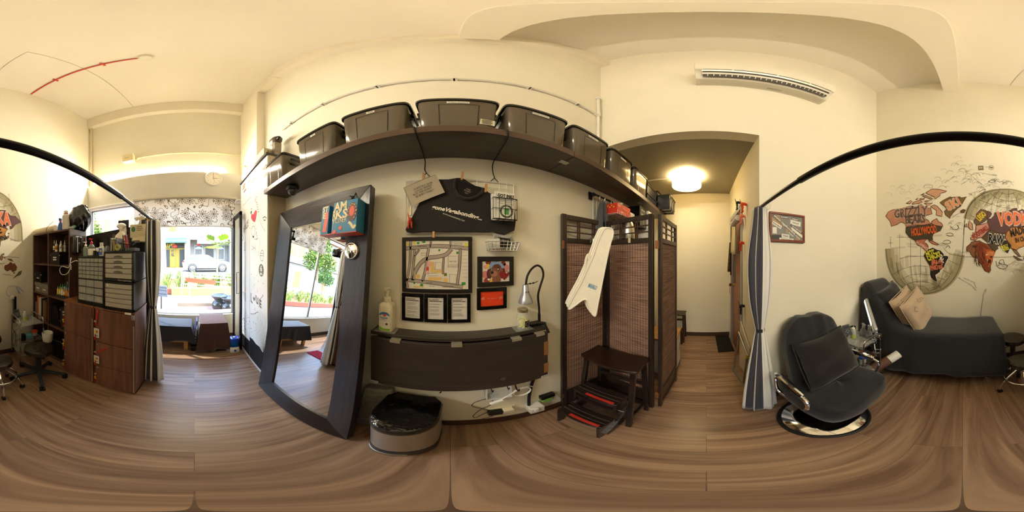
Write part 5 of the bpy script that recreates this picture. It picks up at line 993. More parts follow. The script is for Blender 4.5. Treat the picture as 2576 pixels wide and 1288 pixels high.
for y in (6.4,8.5): part('shutter', FB(MB(), y, y+1.5, ZO+.1,2.9,0,.06), mat('shop_yellow_dark', ''), h3)
part('awning', MB().box((FX,5.7,3.2),(FX+.9,12,3.8)), teal, h3)
for j,(y0, y1) in enumerate(((-11.2,-5.2),(-17.2,-11.2),(-23.5,-17.2),(-31,-23.5))):
    h = thing('shophouse', ['pale shophouse with brown shutters next left of the teal awning', 'pale shophouse with brown shutters seen in the mirror, second left of the teal awning', 'pale shophouse with brown shutters seen in the mirror, third left of the teal awning', 'farthest pale shophouse with brown shutters seen in the mirror'][j], 'building', (FX-2,(y0+y1)/2, ZO)); part('wall', FB(MB(), y0, y1, ZO,9,-4,0), plaster, h)
    for q in (.2,.5,.8):
        yy = y0+(y1-y0)*q; o = part('window', FB(MB(), yy-.65, yy+.65,4.7,7.3,0,.05), mat('plaster_shade', ''), h); part('shutter', FB(MB(), yy-.55, yy-.05,4.8,7.1,.05,.09), mat('shutter_brown', '#94663e', .6), o); part('shutter', FB(MB(), yy+.05, yy+.55,4.8,7.1,.05,.09), mat('shutter_brown', ''), o)
    part('door', FB(MB(),(y0+y1)/2-.6,(y0+y1)/2+.6, ZO+.1,2.6,0,.06), mat('shutter_brown', ''), h); part('cornice', FB(MB(), y0, y1,3.7,4.0,0,.4), plaster, h)
    part('roof', MB().hexa([(FX-4, y0,9),(FX+.5, y0,9),(FX+.5, y1,9),(FX-4, y1,9),(FX-4, y0,10.8),(FX-3.6, y0,10.8),(FX-3.6, y1,10.8),(FX-4, y1,10.8)]), mat('roof_tile', ''), h)
# ================================================================ MURAL ON THE SOUTH WALL
SN = Y_; YM = YS+.0008
mu = thing('wall_mural', 'painted world map mural with grid globes and lettered continents over the bed', 'mural', (-.1, YS,1.0))
def MQ(u, v, k=0): return ony(u, v, YM+.0006*k)
A1 = lambda x, y: (2210+x/7.158,400+y/7.158)
A2 = lambda x, y: (2210+x/6.439,560+y/6.439)
A3 = lambda x, y: (2390+x/7.156,400+y/7.156)
A4 = lambda x, y: (2390+x/5.366,560+y/5.366)
A5 = lambda x, y: (2576+x/4.956,460+y/4.956)
mline = mat('mural_outline', '#5d3420', .8)
def land(name, col, f, pts, k=3, outline=True, label=None, var=.12):
    p = [MQ(*(f(*q) if f else q), k) for q in pts]; cm = mat('mural_'+col[1:], col,.8, var=var, vscale=9)
    o = part(name, MB().face(p[::-1]), cm, mu, label)
    if outline: part('outline', MB().stroke(p+[p[0]],.008, SN,.0004), mline, o)
    return o
gl = clearmat('mural_wash', '#a89a5e', .2,.9); gd_ = clearmat('mural_grid', '#746b4c', .5,.9); cl = clearmat('mural_cloud', '#6a6654', .26,.9); pen = mat('mural_pen', '#3a3630', .85)
def ell(cu, cv, ru, rv, a0, a1, n=28): return [(cu+ru*cos(radians(a0+(a1-a0)*i/n)), cv+rv*sin(radians(a0+(a1-a0)*i/n))) for i in range(n+1)]
def mstroke(mb, pts, w, k=1, sm=False): p = [MQ(u, v, k) for u, v in pts]; mb.stroke(smooth(p,5) if sm else p, w, SN)
left_rim = [(2229,625),(2232,655),(2240,683),(2255,708),(2275,726),(2300,736),(2325,738),(2352,734),(2378,722),(2400,700),(2414,672),(2421,640),(2424,600),(2426,565),(2430,540),(2440,516),(2455,500)]
right_rim = [(2424,590),(2428,550),(2440,517),(2462,494),(2490,481),(2520,477),(2550,478),(2580,487),(2603,507),(2620,535),(2629,565),(2632,610)]
w_ = MB(); rnd = random.Random(2)
for rim, c in ((left_rim[:12],(2325,630)),(right_rim[1:],(2530,580))):
    for s in range(3):
        f = .96-.05*s; mstroke(w_,[(c[0]+(u-c[0])*f, c[1]+(v-c[1])*f) for u, v in rim],(.09,.13,.20)[s],.2+.1*s, True)
part('globe_wash', w_, gl, mu)
m = MB()
for k in range(26):
    a = rnd.uniform(20,160); r = rnd.uniform(.35,.9); u, v = 2325+97*r*cos(radians(a)),630+108*r*sin(radians(a)); mstroke(m,[(u-4, v-16),(u+3*cos(radians(a)), v+12)], rnd.uniform(.02,.05),.9)
for k in range(30):
    u, v = rnd.uniform(2445,2620), rnd.uniform(482,520); mstroke(m,[(u, v),(u+rnd.uniform(-8,8), v+rnd.uniform(10,26))], rnd.uniform(.02,.05),.9)
for k in range(14): u, v = rnd.uniform(2235,2410), rnd.uniform(585,650); mstroke(m,[(u, v),(u+rnd.uniform(14,40), v+rnd.uniform(-3,3))], rnd.uniform(.015,.03),.9)
part('brush_strokes', m, clearmat('mural_wash2', '#94895a', .16,.9), mu, kind='stuff')
m = MB(); mstroke(m, left_rim,.012,2, True); mstroke(m, right_rim,.012,2, True)
for pts in ([(210,855),(350,770),(520,715),(680,700),(810,720)],[(1040,770),(1160,830)],[(350,930),(520,850),(680,835),(830,850)],[(950,880),(1080,930)],[(390,1050),(520,975),(680,955),(830,975),(990,1045)],[(560,1090),(620,1045),(680,1035),(760,1050),(820,1110)],[(340,585),(430,560),(560,548),(740,540)],[(1130,610),(1310,690)],[(680,330),(680,1130)],[(520,270),(524,700),(560,980),(600,1100)],[(345,180),(345,560),(380,850),(520,1070)],[(290,650),(330,850),(430,1010),(560,1110)],[(1000,1040),(900,960),(880,900)],[(1060,780),(960,1040),(830,1110)],[(1190,780),(1110,920),(990,1060)],[(300,240),(420,236),(560,240)],[(1050,400),(1140,500),(1340,545)]): mstroke(m,[A2(*q) for q in pts],.007,2, True)
for pts in ([(860,570),(960,625),(1070,632),(1180,600)],[(730,620),(860,710),(1060,760),(1230,730),(1330,690)],[(520,735),(700,800),(850,845),(1000,880),(1130,890)],[(420,850),(500,900)],[(350,1005),(430,1045)],[(1055,560),(1060,840)],[(960,590),(870,720),(840,860)],[(880,570),(780,720),(740,900),(750,960)],[(840,590),(700,740),(610,860)],[(720,620),(560,720)],[(1130,600),(1200,740),(1230,890)]): mstroke(m,[A3(*q) for q in pts],.007,2, True)
mstroke(m,[(2420,646),(2470,646),(2520,647),(2570,645),(2625,648)],.008,2, True); mstroke(m,[A5(0,300), A5(70,290), A5(140,275)],.007,2, True); mstroke(m,[A5(60,200), A5(110,230)],.006,2); mstroke(m,[A5(150,400), A5(215,375)],.006,2)
part('globe_grid', m, gd_, mu)
# clouds and pencil drawings
m = MB()
def puff(u, v, r, w): a0 = rnd.uniform(170,220); mstroke(m, ell(u, v, r, r*.85, a0, a0+rnd.uniform(110,190),10), w,1.5)
for k in range(70): t = rnd.random(); u = 2320+t*250+rnd.gauss(0,8); v = 512-95*sin(pi*min(1, t*1.15))**1.1+rnd.gauss(0,16)+t*50; puff(u, v, rnd.uniform(4,11), rnd.uniform(.006,.012))
for k in range(46): t = rnd.random(); puff(2428+t*125+rnd.gauss(0,3),508-50*sin(pi/2*min(1, t*1.5))+20*max(0, t-.7)+rnd.gauss(0,5), rnd.uniform(2.5,6), rnd.uniform(.008,.014))
for k in range(26): puff(2235+rnd.uniform(0,120),505-rnd.uniform(0,55)*.8+rnd.gauss(0,6), rnd.uniform(4,9),.006)
for k in range(22): puff(2395+rnd.uniform(-8,22),555+rnd.uniform(-10,30), rnd.uniform(2,6),.007)
for k in range(20): puff(2508+rnd.uniform(0,70),668+rnd.uniform(0,22), rnd.uniform(4,12),.007)
part('cloud_strokes', m, cl, mu, kind='stuff')
m = MB()
for pts in ([(2505,657),(2511,673),(2528,676),(2534,668),(2520,664),(2512,660)],[(2513,664),(2516,655),(2524,654),(2526,664)],[(2390,568),(2400,578),(2412,574),(2408,566)],[(2380,588),(2390,586),(2398,590),(2392,594),(2382,592)],[(2373,607),(2384,604),(2392,610),(2380,614),(2370,611)],[(2378,624),(2386,618),(2390,624)],[(2486,457),(2494,453),(2504,455),(2496,459),(2486,457)],[(2462,484),(2468,480),(2478,475),(2476,484),(2464,488)]): mstroke(m, pts,.006,2, True)
mstroke(m,[(2240,600),(2240,622)],.004,2); mstroke(m,[(2234,611),(2246,611)],.004,2)
mstroke(m,[(2474,740),(2466,797)],.005,2); mstroke(m,[(2443,717),(2456,731)],.004,2); mstroke(m,[(2450,712),(2456,725)],.004,2); mstroke(m,[(2470,435),(2494,440)],.003,2); mstroke(m,[(2446,444),(2462,458)],.003,2); mstroke(m,[(2440,450),(2430,457)],.003,2); mstroke(m,[(2407,540),(2415,535)],.003,2); mstroke(m,[A5(105,680), A5(145,705)],.003,2); mstroke(m,[A5(135,1155), A5(175,1160)],.003,2); mstroke(m,[(2478,420),(2485,420)],.004,2)
mstroke(m, ell(2493.5,421.5,6,5.5,0,360),.004,2); part('pen_drawing', m, pen, mu)
m = MB(); m.face([MQ(u, v,2) for u, v in ((2460.5,417),(2474,417),(2474,428),(2461,428))][::-1]); bq = part('painted_square', m, mat('mural_grey', '#8a8266', .8), mu)
m = MB(); hp = heart(0,0,.022); c_ = MQ(2493.5,421.5,2); m.face([c_+V((-a,0, b)) for a, b in hp]); part('painted_heart', m, mat('mural_grey', ''), mu)
m = MB()
for u in (2465,2469.5): c_ = MQ(u,422,3.4); m.face([c_+V((.007*cos(t),0,.014*sin(t))) for t in [2*pi*i/10 for i in range(10)]])
part('eye_dot', m, mat('mural_cream', '#e9dfc0', .8), bq)
# continents
pink = '#c98e76'; pk2 = '#d3a184'
canada = land('continent', pink, A1,[(130,1030),(180,950),(250,915),(420,890),(560,850),(690,850),(770,820),(870,885),(940,880),(965,990),(870,1010),(815,1060),(900,1110),(945,1165),(800,1190),(640,1190),(500,1225),(470,1160),(410,1135),(330,1180),(230,1215),(205,1120)])
for isl in ([(945,1160),(965,1115),(1050,1070),(1080,1130),(1130,1150),(1160,1205),(1130,1225),(1000,1185)],[(850,610),(960,540),(1060,540),(1230,580),(1190,600),(1110,620),(1105,660),(1020,725),(1000,680),(900,640)],[(600,815),(630,780),(735,740),(800,775),(730,800)],[(500,800),(580,745),(605,765),(570,805)],[(790,670),(840,655),(980,715),(960,735),(880,700)],[(740,715),(830,705),(820,735),(770,735)],[(825,765),(870,745),(930,747),(870,775)],[(820,795),(975,795),(900,840)],[(935,855),(1000,825),(1060,850),(1150,950),(1140,1035),(1040,1010),(1045,930)],[(760,650),(825,615),(820,640)],[(665,730),(712,705),(700,730)]): land('island', pk2 if isl[0][0] != 945 else pink, A1, isl)
ski = land('continent', '#7d6436', None,[A1(*q) for q in ((1105,785),(1180,735),(1290,680))]+[A3(*q) for q in ((30,690),(180,680),(200,700),(300,680),(260,730),(190,850),(130,890),(60,960),(0,1040))]+[A1(*q) for q in ((1290,1070),(1210,1010),(1185,940),(1225,905),(1200,860))])
usa = land('continent', '#4b4632', A2,[(445,80),(620,50),(830,30),(1040,65),(1000,130),(890,180),(870,230),(880,285),(830,280),(790,265),(700,270),(590,290),(500,240),(440,160)],4)
mex = land('continent', '#c2705a', A2,[(590,290),(700,268),(785,268),(735,320),(770,330),(800,370),(805,420),(820,440),(760,480),(750,440),(680,380),(640,370),(605,320)]); land('island', '#c98064', A2,[(810,285),(880,300),(980,355),(960,365),(880,345),(830,310)])
sam = land('continent', '#2b241d', A2,[(880,405),(940,440),(1000,450),(1055,510),(1050,540),(1120,540),(1130,570),(1090,640),(1060,720),(1000,770),(990,800),(920,850),(930,900),(950,945),(920,950),(850,890),(835,840),(840,760),(820,680),(780,620),(735,540),(755,485),(800,440)],4, False)
land('continent', '#9a8a3c', A2,[(755,485),(800,440),(880,405),(870,420),(770,500),(740,545),(800,650),(830,690),(815,690),(770,620),(728,540)],3, False)
lego = land('continent', '#75604d', A3,[(435,1110),(480,1040),(475,990),(550,905),(640,920),(665,960),(665,1080),(630,1120),(540,1170),(490,1195),(435,1150)],4); land('continent', '#74504c', A3,[(665,935),(720,950),(750,985),(720,1040),(680,1070),(665,1080)],3); land('island', '#6b4c38', A3,[(190,930),(240,905),(280,915),(250,970),(190,965)]); land('island', pk2, A3,[(330,1180),(345,1110),(400,1170),(405,1240),(415,1275),(370,1270),(325,1220)]); land('island', pk2, A3,[(265,1190),(300,1160),(300,1225),(270,1220)])
rus = land('continent', '#68484c', None,[A3(*q) for q in ((680,1075),(740,1080),(795,1020),(800,970),(960,965),(1060,930),(1150,890),(1205,885),(1215,940),(1300,905))]+[A5(*q) for q in ((0,340),(70,345),(130,410),(190,415),(265,490),(190,520),(150,570),(130,575),(125,530),(80,530),(75,560),(100,580),(0,545))]+[A4(*q) for q in ((900,60),(820,80),(760,145),(640,130),(590,105),(530,100),(525,40),(505,0))],4)
eur = land('continent', '#d59a86', A4,[(350,70),(345,40),(440,20),(505,0),(530,60),(530,90),(470,160),(430,200),(370,210),(345,240),(280,230),(275,205),(310,190),(305,135),(345,130)],3)
war = land('continent', '#5e4e38', A4,[(430,205),(520,105),(600,110),(640,130),(760,145),(740,200),(720,240),(680,300),(640,320),(650,350),(600,385),(570,355),(520,300),(500,260)],5)
ind = land('continent', '#2f2a22', A4,[(680,310),(730,240),(760,240),(825,310),(780,415),(740,385),(720,340)],6, False)
chn = land('continent', '#c98c48', None,[A4(*q) for q in ((745,200),(760,140),(820,70),(900,60))]+[A5(*q) for q in ((0,545),(100,580),(70,610),(60,650),(50,680),(20,665),(10,700))]+[A4(*q) for q in ((998,320),(960,330),(920,350),(905,370),(820,345),(825,310),(770,240))],6, True, None,.25)
land('island', '#8a7462', A4,[(840,355),(900,380),(955,460),(930,460),(870,400)]); land('island', '#7f6852', A4,[(855,445),(980,510),(920,510),(870,470)])
afr = land('continent', '#8c5a3c', A4,[(225,330),(270,290),(290,260),(340,250),(400,245),(440,270),(520,300),(570,360),(615,380),(590,440),(570,480),(560,540),(545,600),(550,640),(530,675),(470,650),(440,600),(430,570),(385,530),(370,480),(320,470),(280,430),(270,390),(222,385)],3, True, None,.3)
land('island', '#7e4a32', A5,[(55,1050),(65,1030),(100,1020),(130,990),(155,1005),(160,1025),(175,1000),(210,1050),(200,1090),(160,1110),(130,1080),(90,1100),(60,1080)]); land('island', '#6f6a38', A5,[(270,1098),(255,1140),(215,1155),(165,1190),(215,1140),(235,1110)])
for isl in ([(95,950),(140,950),(165,980),(130,970)],[(0,930),(20,890),(40,930),(20,970),(0,950)],[(50,710),(70,680),(115,655),(105,685)],[(30,890),(45,880),(50,900)],[(48,930),(70,925),(60,945)],[(165,1120),(190,1118),(175,1132)],[(100,630),(118,625),(110,640)]): land('island', '#8d6e58', A5, isl)
# lion over the southern tip
m = [('#8a3f1c', [(330,300),(400,262),(480,300),(540,350),(560,380),(470,400),(480,480),(500,560),(520,600),(540,640),(525,668),(470,640),(430,570),(385,520),(400,440),(350,400)]),('#b85a26', [(440,370),(520,360),(600,385),(605,420),(580,470),(575,520),(550,590),(520,600),(500,540),(480,480),(455,440)]),('#d08048', [(490,400),(540,385),(600,395),(590,440),(560,450),(510,440)]),('#46180e', [(505,500),(560,495),(550,540),(535,590),(510,580),(512,540)]),('#c9563c', [(520,545),(540,545),(535,580),(520,578)]),('#2e120c', [(540,455),(572,450),(568,470),(548,475)]),('#f0e2c0', [(480,425),(508,428),(510,440),(488,444)]),('#e9dcc0', [(503,494),(512,492),(512,520),(506,515)]),('#e9dcc0', [(550,494),(560,496),(555,512)]),('#e9dcc0', [(512,575),(525,585),(518,592)]),('#a04a22', [(450,345),(478,340),(492,375),(470,395),(452,380)])]
for i,(c, pts) in enumerate(m): part('lion_shape', MB().face([MQ(*A4(*q),7+i*.6) for q in pts][::-1]), mat('lion_'+c[1:], c,.8, var=.15, vscale=30), afr)
q = MB(); rnd = random.Random(6)
for k in range(46): x0, y0 = rnd.uniform(330,480), rnd.uniform(290,560); a = (x0, y0); b = (x0+rnd.uniform(-10,25), y0+rnd.uniform(30,70)); mstroke(q,[A4(*a), A4((a[0]+b[0])/2-6,(a[1]+b[1])/2), A4(*b)],.005,8 if k % 2 else 8.3)
q.f = [f for f in q.f]; part('mane_strokes', q, mat('lion_dark', '#5a2410', .8), afr, kind='stuff')
# lettering
def mtext(parent, s, f, a, b, h, col, k=9, bold=.006, fit=None, shear=0, edge=None):
    p0, p1 = MQ(*f(*a), k), MQ(*f(*b), k); ux = (p1-p0).normalized(); uy = SN.cross(ux); o = (p0+p1)/2; w = (p1-p0).length
    if edge: part('lettering', MB().text(s, o-SN*.0005, ux, uy, h*1.06, bold=bold*2.4, fit=w*1.05, shear=shear), mat('mural_'+edge[1:], edge,.8), parent)
    part('lettering', MB().text(s, o, ux, uy, h, bold=bold, fit=w, shear=shear), mat('mural_'+col[1:], col,.8), parent)
mtext(canada, 'GRIZZLY', A1,(275,1000),(885,930),.165, '#6d5850', edge='#d9b9a4'); mtext(canada, 'BEARS', A1,(480,1110),(840,1080),.135, '#6d5850', edge='#d9b9a4')
mtext(usa, 'HOLLYWOOD', A2,(530,165),(940,110),.135, '#e2632c'); mtext(mex, 'JALAPENOS', A2,(610,310),(800,440),.05, '#f0d5cc', bold=.001)
mtext(sam, 'HOT', A2,(765,515),(905,480),.095, '#d9d23c'); mtext(sam, 'CHICKS', A2,(790,590),(1005,505),.09, '#d9d23c'); mtext(sam, '&', A2,(975,590),(1060,590),.15, '#efe8dc', bold=.003); mtext(sam, 'BEACH', A2,(860,650),(1040,655),.085, '#df7a5c'); mtext(sam, 'PARTIES', A2,(840,745),(1035,700),.085, '#df7a5c')
mtext(ski, 'SKI', lambda x, y: (x, y),(2381,522),(2414,505),.15, '#e9a070', edge='#c9c0b4'); mtext(lego, 'LEGO', A3,(500,1095),(625,970),.10, '#e6c83c')
mtext(eur, 'FOOTBALL', A4,(310,205),(515,60),.085, '#a3342a', bold=.003); mtext(war, 'RAW', A4,(515,215),(725,240),.15, '#1a1815', edge='#e0dccc')
mtext(ind, 'BOLLY', A4,(690,335),(780,310),.05, '#dcd63c', bold=.003); mtext(ind, 'WOOD', A4,(715,375),(795,345),.045, '#dcd63c', bold=.003)
VK = lambda u, v: (u, v)
mtext(rus, 'VODKA', VK,(2509,552),(2602,552),.235, '#f07a4e', edge='#e0c4b0', bold=.008); mtext(chn, 'MADE', VK,(2541,588),(2579,578),.14, '#3a2a1a'); mtext(chn, 'IN CHINA', VK,(2554,606),(2594,597),.085, '#3a2a1a', bold=.003)
mtext(afr, 'RUN', A4,(305,322),(362,322),.035, '#1c1814', bold=.001)
for s, a, b, h in (('BUYS WITH TATTOOS', (2425,700),(2453,712),.02),('GIRLS WITH TATTOOS', (2410,698),(2442,717),.02),('HELL', (2480,727),(2476,739),.03),('GOD', (2496,440),(2508,442),.035),('BUFFALO SOLDIERS', (2376,460),(2402,444),.018),('STARS', (2418,464),(2430,457),.018),('SPACE', (2459,456),(2470,464),.018),('FAROES', (2396,547),(2407,540),.018),('ALL BLACKS', (2583,690),(2603,692),.02),('GODZILLA', (2604,602),(2622,607),.02),('PIRATES', (2576,663),(2588,663),.02),('TURTLE ISLANDS', (2529,671),(2556,656),.018),('N', (2239,597),(2242,597),.022)):
    mtext(mu, s, VK, a, b, h, '#3a3630', k=3, bold=0)
# ================================================================ BED, CUSHIONS, ROD, CURTAINS
blackcloth = mat('black_waffle_cloth', '#222429', .95, sheen=.3, bump=.25, bscale=110)
bed = thing('massage_bed', 'massage bed with raised head end under the long black cover', 'bed', (.35,-1.74,0))
vinyl = mat('black_vinyl', '#1a1a1a', .4)
part('mattress', MB().box((-.33,-1.98,.60),(.62,-1.53,.66)), vinyl, bed, bevel=.02)
part('backrest', MB().hexa([(.62,-1.98,.58),(.66,-1.98,.53),(.66,-1.53,.53),(.62,-1.53,.58),(.98,-1.95,1.10),(1.03,-1.95,1.07),(1.03,-1.56,1.07),(.98,-1.56,1.10)]), vinyl, bed, bevel=.01)
part('frame', MB().box((-.28,-1.93,.50),(.9,-1.60,.60)), vinyl, bed)
for x, y in ((-.24,-1.55),(-.24,-1.94),(.80,-1.57),(.80,-1.94)):
    l = part('leg', MB().box((x-.02, y-.02,.08),(x+.02, y+.02,.5)), mat('chrome'), bed); part('caster', MB().cyl((x, y-.012,.035),(x, y+.012,.035),.035, n=20).lathe([(0,.05),(.035,.055),(.036,.075),(.02,.09),(0,.09)],(x, y,0)), mat('chrome'), l)
def cover():
    P = lambda t: None
    prof = [(-.385,.66),(-.34,.697),(-.1,.70),(.30,.695),(.50,.705),(.62,.74),(.74,.86),(.86,1.0),(.97,1.13),(1.04,1.18),(1.10,1.16),(1.13,1.06)]
    pp = smooth([(x,0, z) for x, z in prof],4); n = len(pp); mb = MB()
    def hemz(x): return .165+.02*sin(7*x)+(.55*max(0, x-.82) if x > .82 else 0)
    def f(u, v):
        q = u*(n-1); i = min(int(q), n-2); t = q-i; c = pp[i].lerp(pp[i+1], t); x, z = c.x, c.z
        if v < .45: k = v/.45; y = -1.985+k*(.52 if x < .7 else .52-.12*min(1,(x-.7)/.4)); return V((x, y, z-.012*k**6-.01*(1-(2*k-1)**8)*0+.004*sin(12*x+4*y)))
        k = (v-.45)/.55; y0 = -1.465-(.12*min(1, max(0, x-.7)/.4)); h = hemz(x) if x < .95 else .35+.1*(x-.95)
        fold = .012*k*(sin(17*x+1.3)+.6*sin(31*x)); return V((x+.03*k*(1 if x < -.3 else 0)*-1, y0-.0+.045*k**.7-.02*k*k+fold, z-.012-(z-.012-h)*k))
    mb.grid(f, n*2,26)
    # foot end fall with a corner tail
    def g(u, v):
        y = -1.985+.535*u; k = v; fold = .015*k*sin(20*u+.5); x = -.375-.028*k+fold-.03*k*max(0, u-.8)*5*(.8); h = .30-.27*max(0,(u-.45)/.55)**1.5
        return V((x, y+.03*k*u,.69-.012*(1-u)-(.69-h)*k))
    mb.grid(g,18,16)
    # head end fall
    def hd(u, v): y = -1.97+.40*u; k = v; return V((1.125+.012*sin(9*u+2*k)*k, y+.02*k*u,1.10-(1.10-.12)*k))
    mb.grid(hd,12,14); return mb
solo('bed_cover', cover(), blackcloth, 'long black cover draped over the bed and its raised head end', 'cover', solid=.006, sharp=75)
def put_pillow(name, w, h, t, c, x, y, m, label, seed, group='cushions on the bed', cat='cushion', decor=None):
    o = thing(name, label, cat, tuple(c), group=group); x = V(x).normalized(); y = V(y); y = (y-x*y.dot(x)).normalized(); z = x.cross(y); R = Matrix((x, y, z)).transposed().to_4x4(); R.translation = V(c)
    part('cover', pillow_mb(w, h, t,16,.09, seed).xf(R), m, o, sharp=80); rim = [(sx, sy) for sx, sy in ((-1,-1),(1,-1),(1,1),(-1,1))]
    e = []
    for k in range(4):
        for i in range(10): s = -1+2*i/10; a, b = ((s,-1),(1, s),(-s,1),(-1,-s))[k]; e.append(R @ V((a*w/2*(1-.09*(1-a*a)*abs(b)**3), b*h/2*(1-.09*(1-b*b)*abs(a)**3),0)))
    part('piping', MB().tube(e,.005,6, closed=True), m, o); return o, R
beige = mat('beige_linen', '#b8a288', .95, sheen=.3, bump=.4, bscale=160); navyb = mat('black_velvet', '#17181c', .9, sheen=.5)
def facing(c): d = (EYE-V(c)); d.z = 0; return d.normalized()
put_pillow('cushion', .40,.40,.13,(.78,-1.76,.95),(-.10,-.92,.25),(.62,.15,.80), navyb, 'black cushion at the head end behind the two beige ones', 1)
def map_lines(o, R, w, seed):
    m = MB(); rnd = random.Random(seed); n = R.to_3x3() @ V((0,0,1))
    def S(a, b): f = max(0,(1-(2*a/w)**4)*(1-(2*b/w)**4))**.5; return R @ V((a, b,.066*f+.004))
    for k in range(5):
        a, b = rnd.uniform(-.10,.10), rnd.uniform(-.10,.10); p = []
        for i in range(9): p.append(S(a, b)); a += rnd.uniform(-.03,.035); b += rnd.uniform(-.03,.035); a = max(-.15, min(.15, a)); b = max(-.15, min(.15, b))
        m.stroke(smooth(p,3),.0025, n)
    p = [S(-.12,.08), S(-.10,.10), S(-.07,.09), S(-.06,.06), S(-.09,.05), S(-.12,.08)]; m.stroke(smooth(p,3),.003, n); m.stroke([S(-.09,.1), S(-.085,.15)],.003, n)
    part('stitched_map', m, mat('thread_dark', '#4f4a46', .8), o)
o, R = put_pillow('cushion', .41,.41,.14,(.615,-1.75,.875),(-.12,-.92,.30),(.45,.22,.86), beige, 'beige cushion with stitched map lines, in the middle of the three', 2); map_lines(o, R,.41,3)
o, R = put_pillow('cushion', .42,.42,.14,(.475,-1.70,.865),(-.15,-.90,.36),(.38,.30,.87), beige, 'foremost beige cushion with a stitched map, leaning toward the flat of the bed', 4); map_lines(o, R,.42,5)
# tension rod
rodm = mat('rod_black_bronze', '#1f1c1a', .3,.6); rz = 1.838
rd = thing('curtain_rod', 'black tension curtain rod crossing the room in front of the mural', 'rod', (0,-.40, rz))
part('rod', MB().cyl((XE-.012,-.378, rz),(.60,-.388, rz),.0125, n=14).cyl((.60,-.388, rz),(-.85,-.408, rz),.0165, n=14).cyl((-.85,-.408, rz),(-1.585,-.418, rz),.0125, n=14), rodm, rd)
part('end_cap', MB().cyl((XE-.022,-.378, rz),(XE,-.378, rz),.022), rodm, rd); part('end_cap', MB().cyl((-1.60,-.418, rz),(-1.57,-.418, rz),.022), rodm, rd)
ringm = mat('clear_ring', '#d9d6cc', .2)
cw = mat('curtain_white', '#efeeea', .7, sheen=.2); cg = mat('curtain_slate', '#3d3e49', .7, sheen=.2); cs = mat('curtain_silver', '#b4b4b8', .6, sheen=.2)
def curtain(name, cx, cy, keys, tie_z, label, seed, phase, tiecol):
    """keys: (z, rx, ry) radii down the drop; pleats grow away from the tie"""
    t = thing(name, label, 'curtain', (cx, cy,0), group='striped curtains on the rod'); rnd = random.Random(seed); ks = smooth([(k[1], k[2], k[0]) for k in keys],5); n = len(ks); NU = 96; N = 7
    def f(u, v):
        q = v*(n-1); i = min(int(q), n-2); k = ks[i].lerp(ks[i+1], q-i); a = 2*pi*u; pl = .10*sin(N*a+phase+1.2*v)+.05*sin(2*N*a+seed)+.05*sin(3*a+seed); return V((cx+k.x*(1+pl)*cos(a), cy+k.y*(1+pl)*sin(a), k.z))
    mb = MB(); mb.grid(f, NU, n, cu=True); seq = []; a0 = degrees(atan2(-cy,-cx))-90
    for i in range(NU):
        f0 = ((360*(i+.5)/NU-a0) % 180)/180; k = sum(f0 > q for q in (.08,.15,.21,.38,.43,.60,.78,.82)); seq.append((0,1,0,1,0,1,0,2,0)[k])
    mb.m = [seq[i//(n-1)] for i in range(NU*(n-1))]; part('cloth', mb,[cw, cg, cs], t, sharp=80, solid=.003)
    part('tie_band', MB().lathe([(1.0,-.015),(1.05,-.012),(1.05,.012),(1.0,.015)],(cx, cy, tie_z), n=24, sx=min(ks, key=lambda k: abs(k.z-tie_z)).x*1.08, sy=min(ks, key=lambda k: abs(k.z-tie_z)).y*1.08), tiecol, t)
    for k in range(5): 
        x = cx+(k-2)*.026; m = MB(); m.tube([V((x,-.40+(x*-.004)+.022*cos(s), rz-.010+.026*sin(s))) for s in [2*pi*i/12 for i in range(12)]],.0022,5, closed=True); part('ring', m, ringm, t)
    return t
curtain('striped_curtain', 1.072,-.365,[(1.815,.055,.045),(1.70,.060,.055),(1.45,.062,.085),(1.2,.052,.075),(1.0,.036,.042),(.93,.028,.032),(.86,.036,.042),(.6,.055,.075),(.3,.072,.10),(.02,.080,.112)],.93, 'white and slate striped curtain tied in at the passage corner', 3,.4, mat('black_cloth'))
curtain('striped_curtain', -1.49,-.385,[(1.815,.05,.06),(1.70,.055,.065),(1.4,.05,.066),(1.15,.042,.05),(.99,.025,.03),(.92,.032,.038),(.6,.05,.07),(.3,.06,.085),(.05,.066,.092)],.985, 'striped curtain tied in beside the brown locker cabinets and window', 5,2.0, mat('curtain_slate'))
# ================================================================ SWIVEL CHAIR, TROLLEYS, STOOLS
chrome = mat('chrome'); plasticwrap = mat('black_cling_vinyl', '#2b241d', .16, spec=.8, var=.3, vscale=18, bump=.75, bscale=26)
ch = thing('swivel_chair', 'black cloth-covered swivel armchair with chrome arms on a round chrome base', 'chair', (.76,-.68,0))
bx_, by_ = .755,-.665
part('base_disc', MB().lathe([(0,.062),(.10,.058),(.19,.046),(.205,.044),(.268,.014),(.272,.004)],(bx_, by_,0), n=48), mat('polished_steel', '#e6e6e8', .07,1), ch)
part('base_rim', MB().lathe([(.262,.0),(.286,0),(.288,.014),(.276,.022),(.262,.018)],(bx_, by_,0), n=48), mat('black_rubber', '#151515', .6), ch)
part('pillar', MB().lathe([(.10,.03),(.05,.06),(.035,.12),(.035,.26),(.06,.28),(.06,.30)],(bx_, by_,0), n=24), chrome, ch)
part('seat_frame', MB().box((.58,-1.06,.26),(1.02,-.50,.30)), vinyl, ch, bevel=.01)
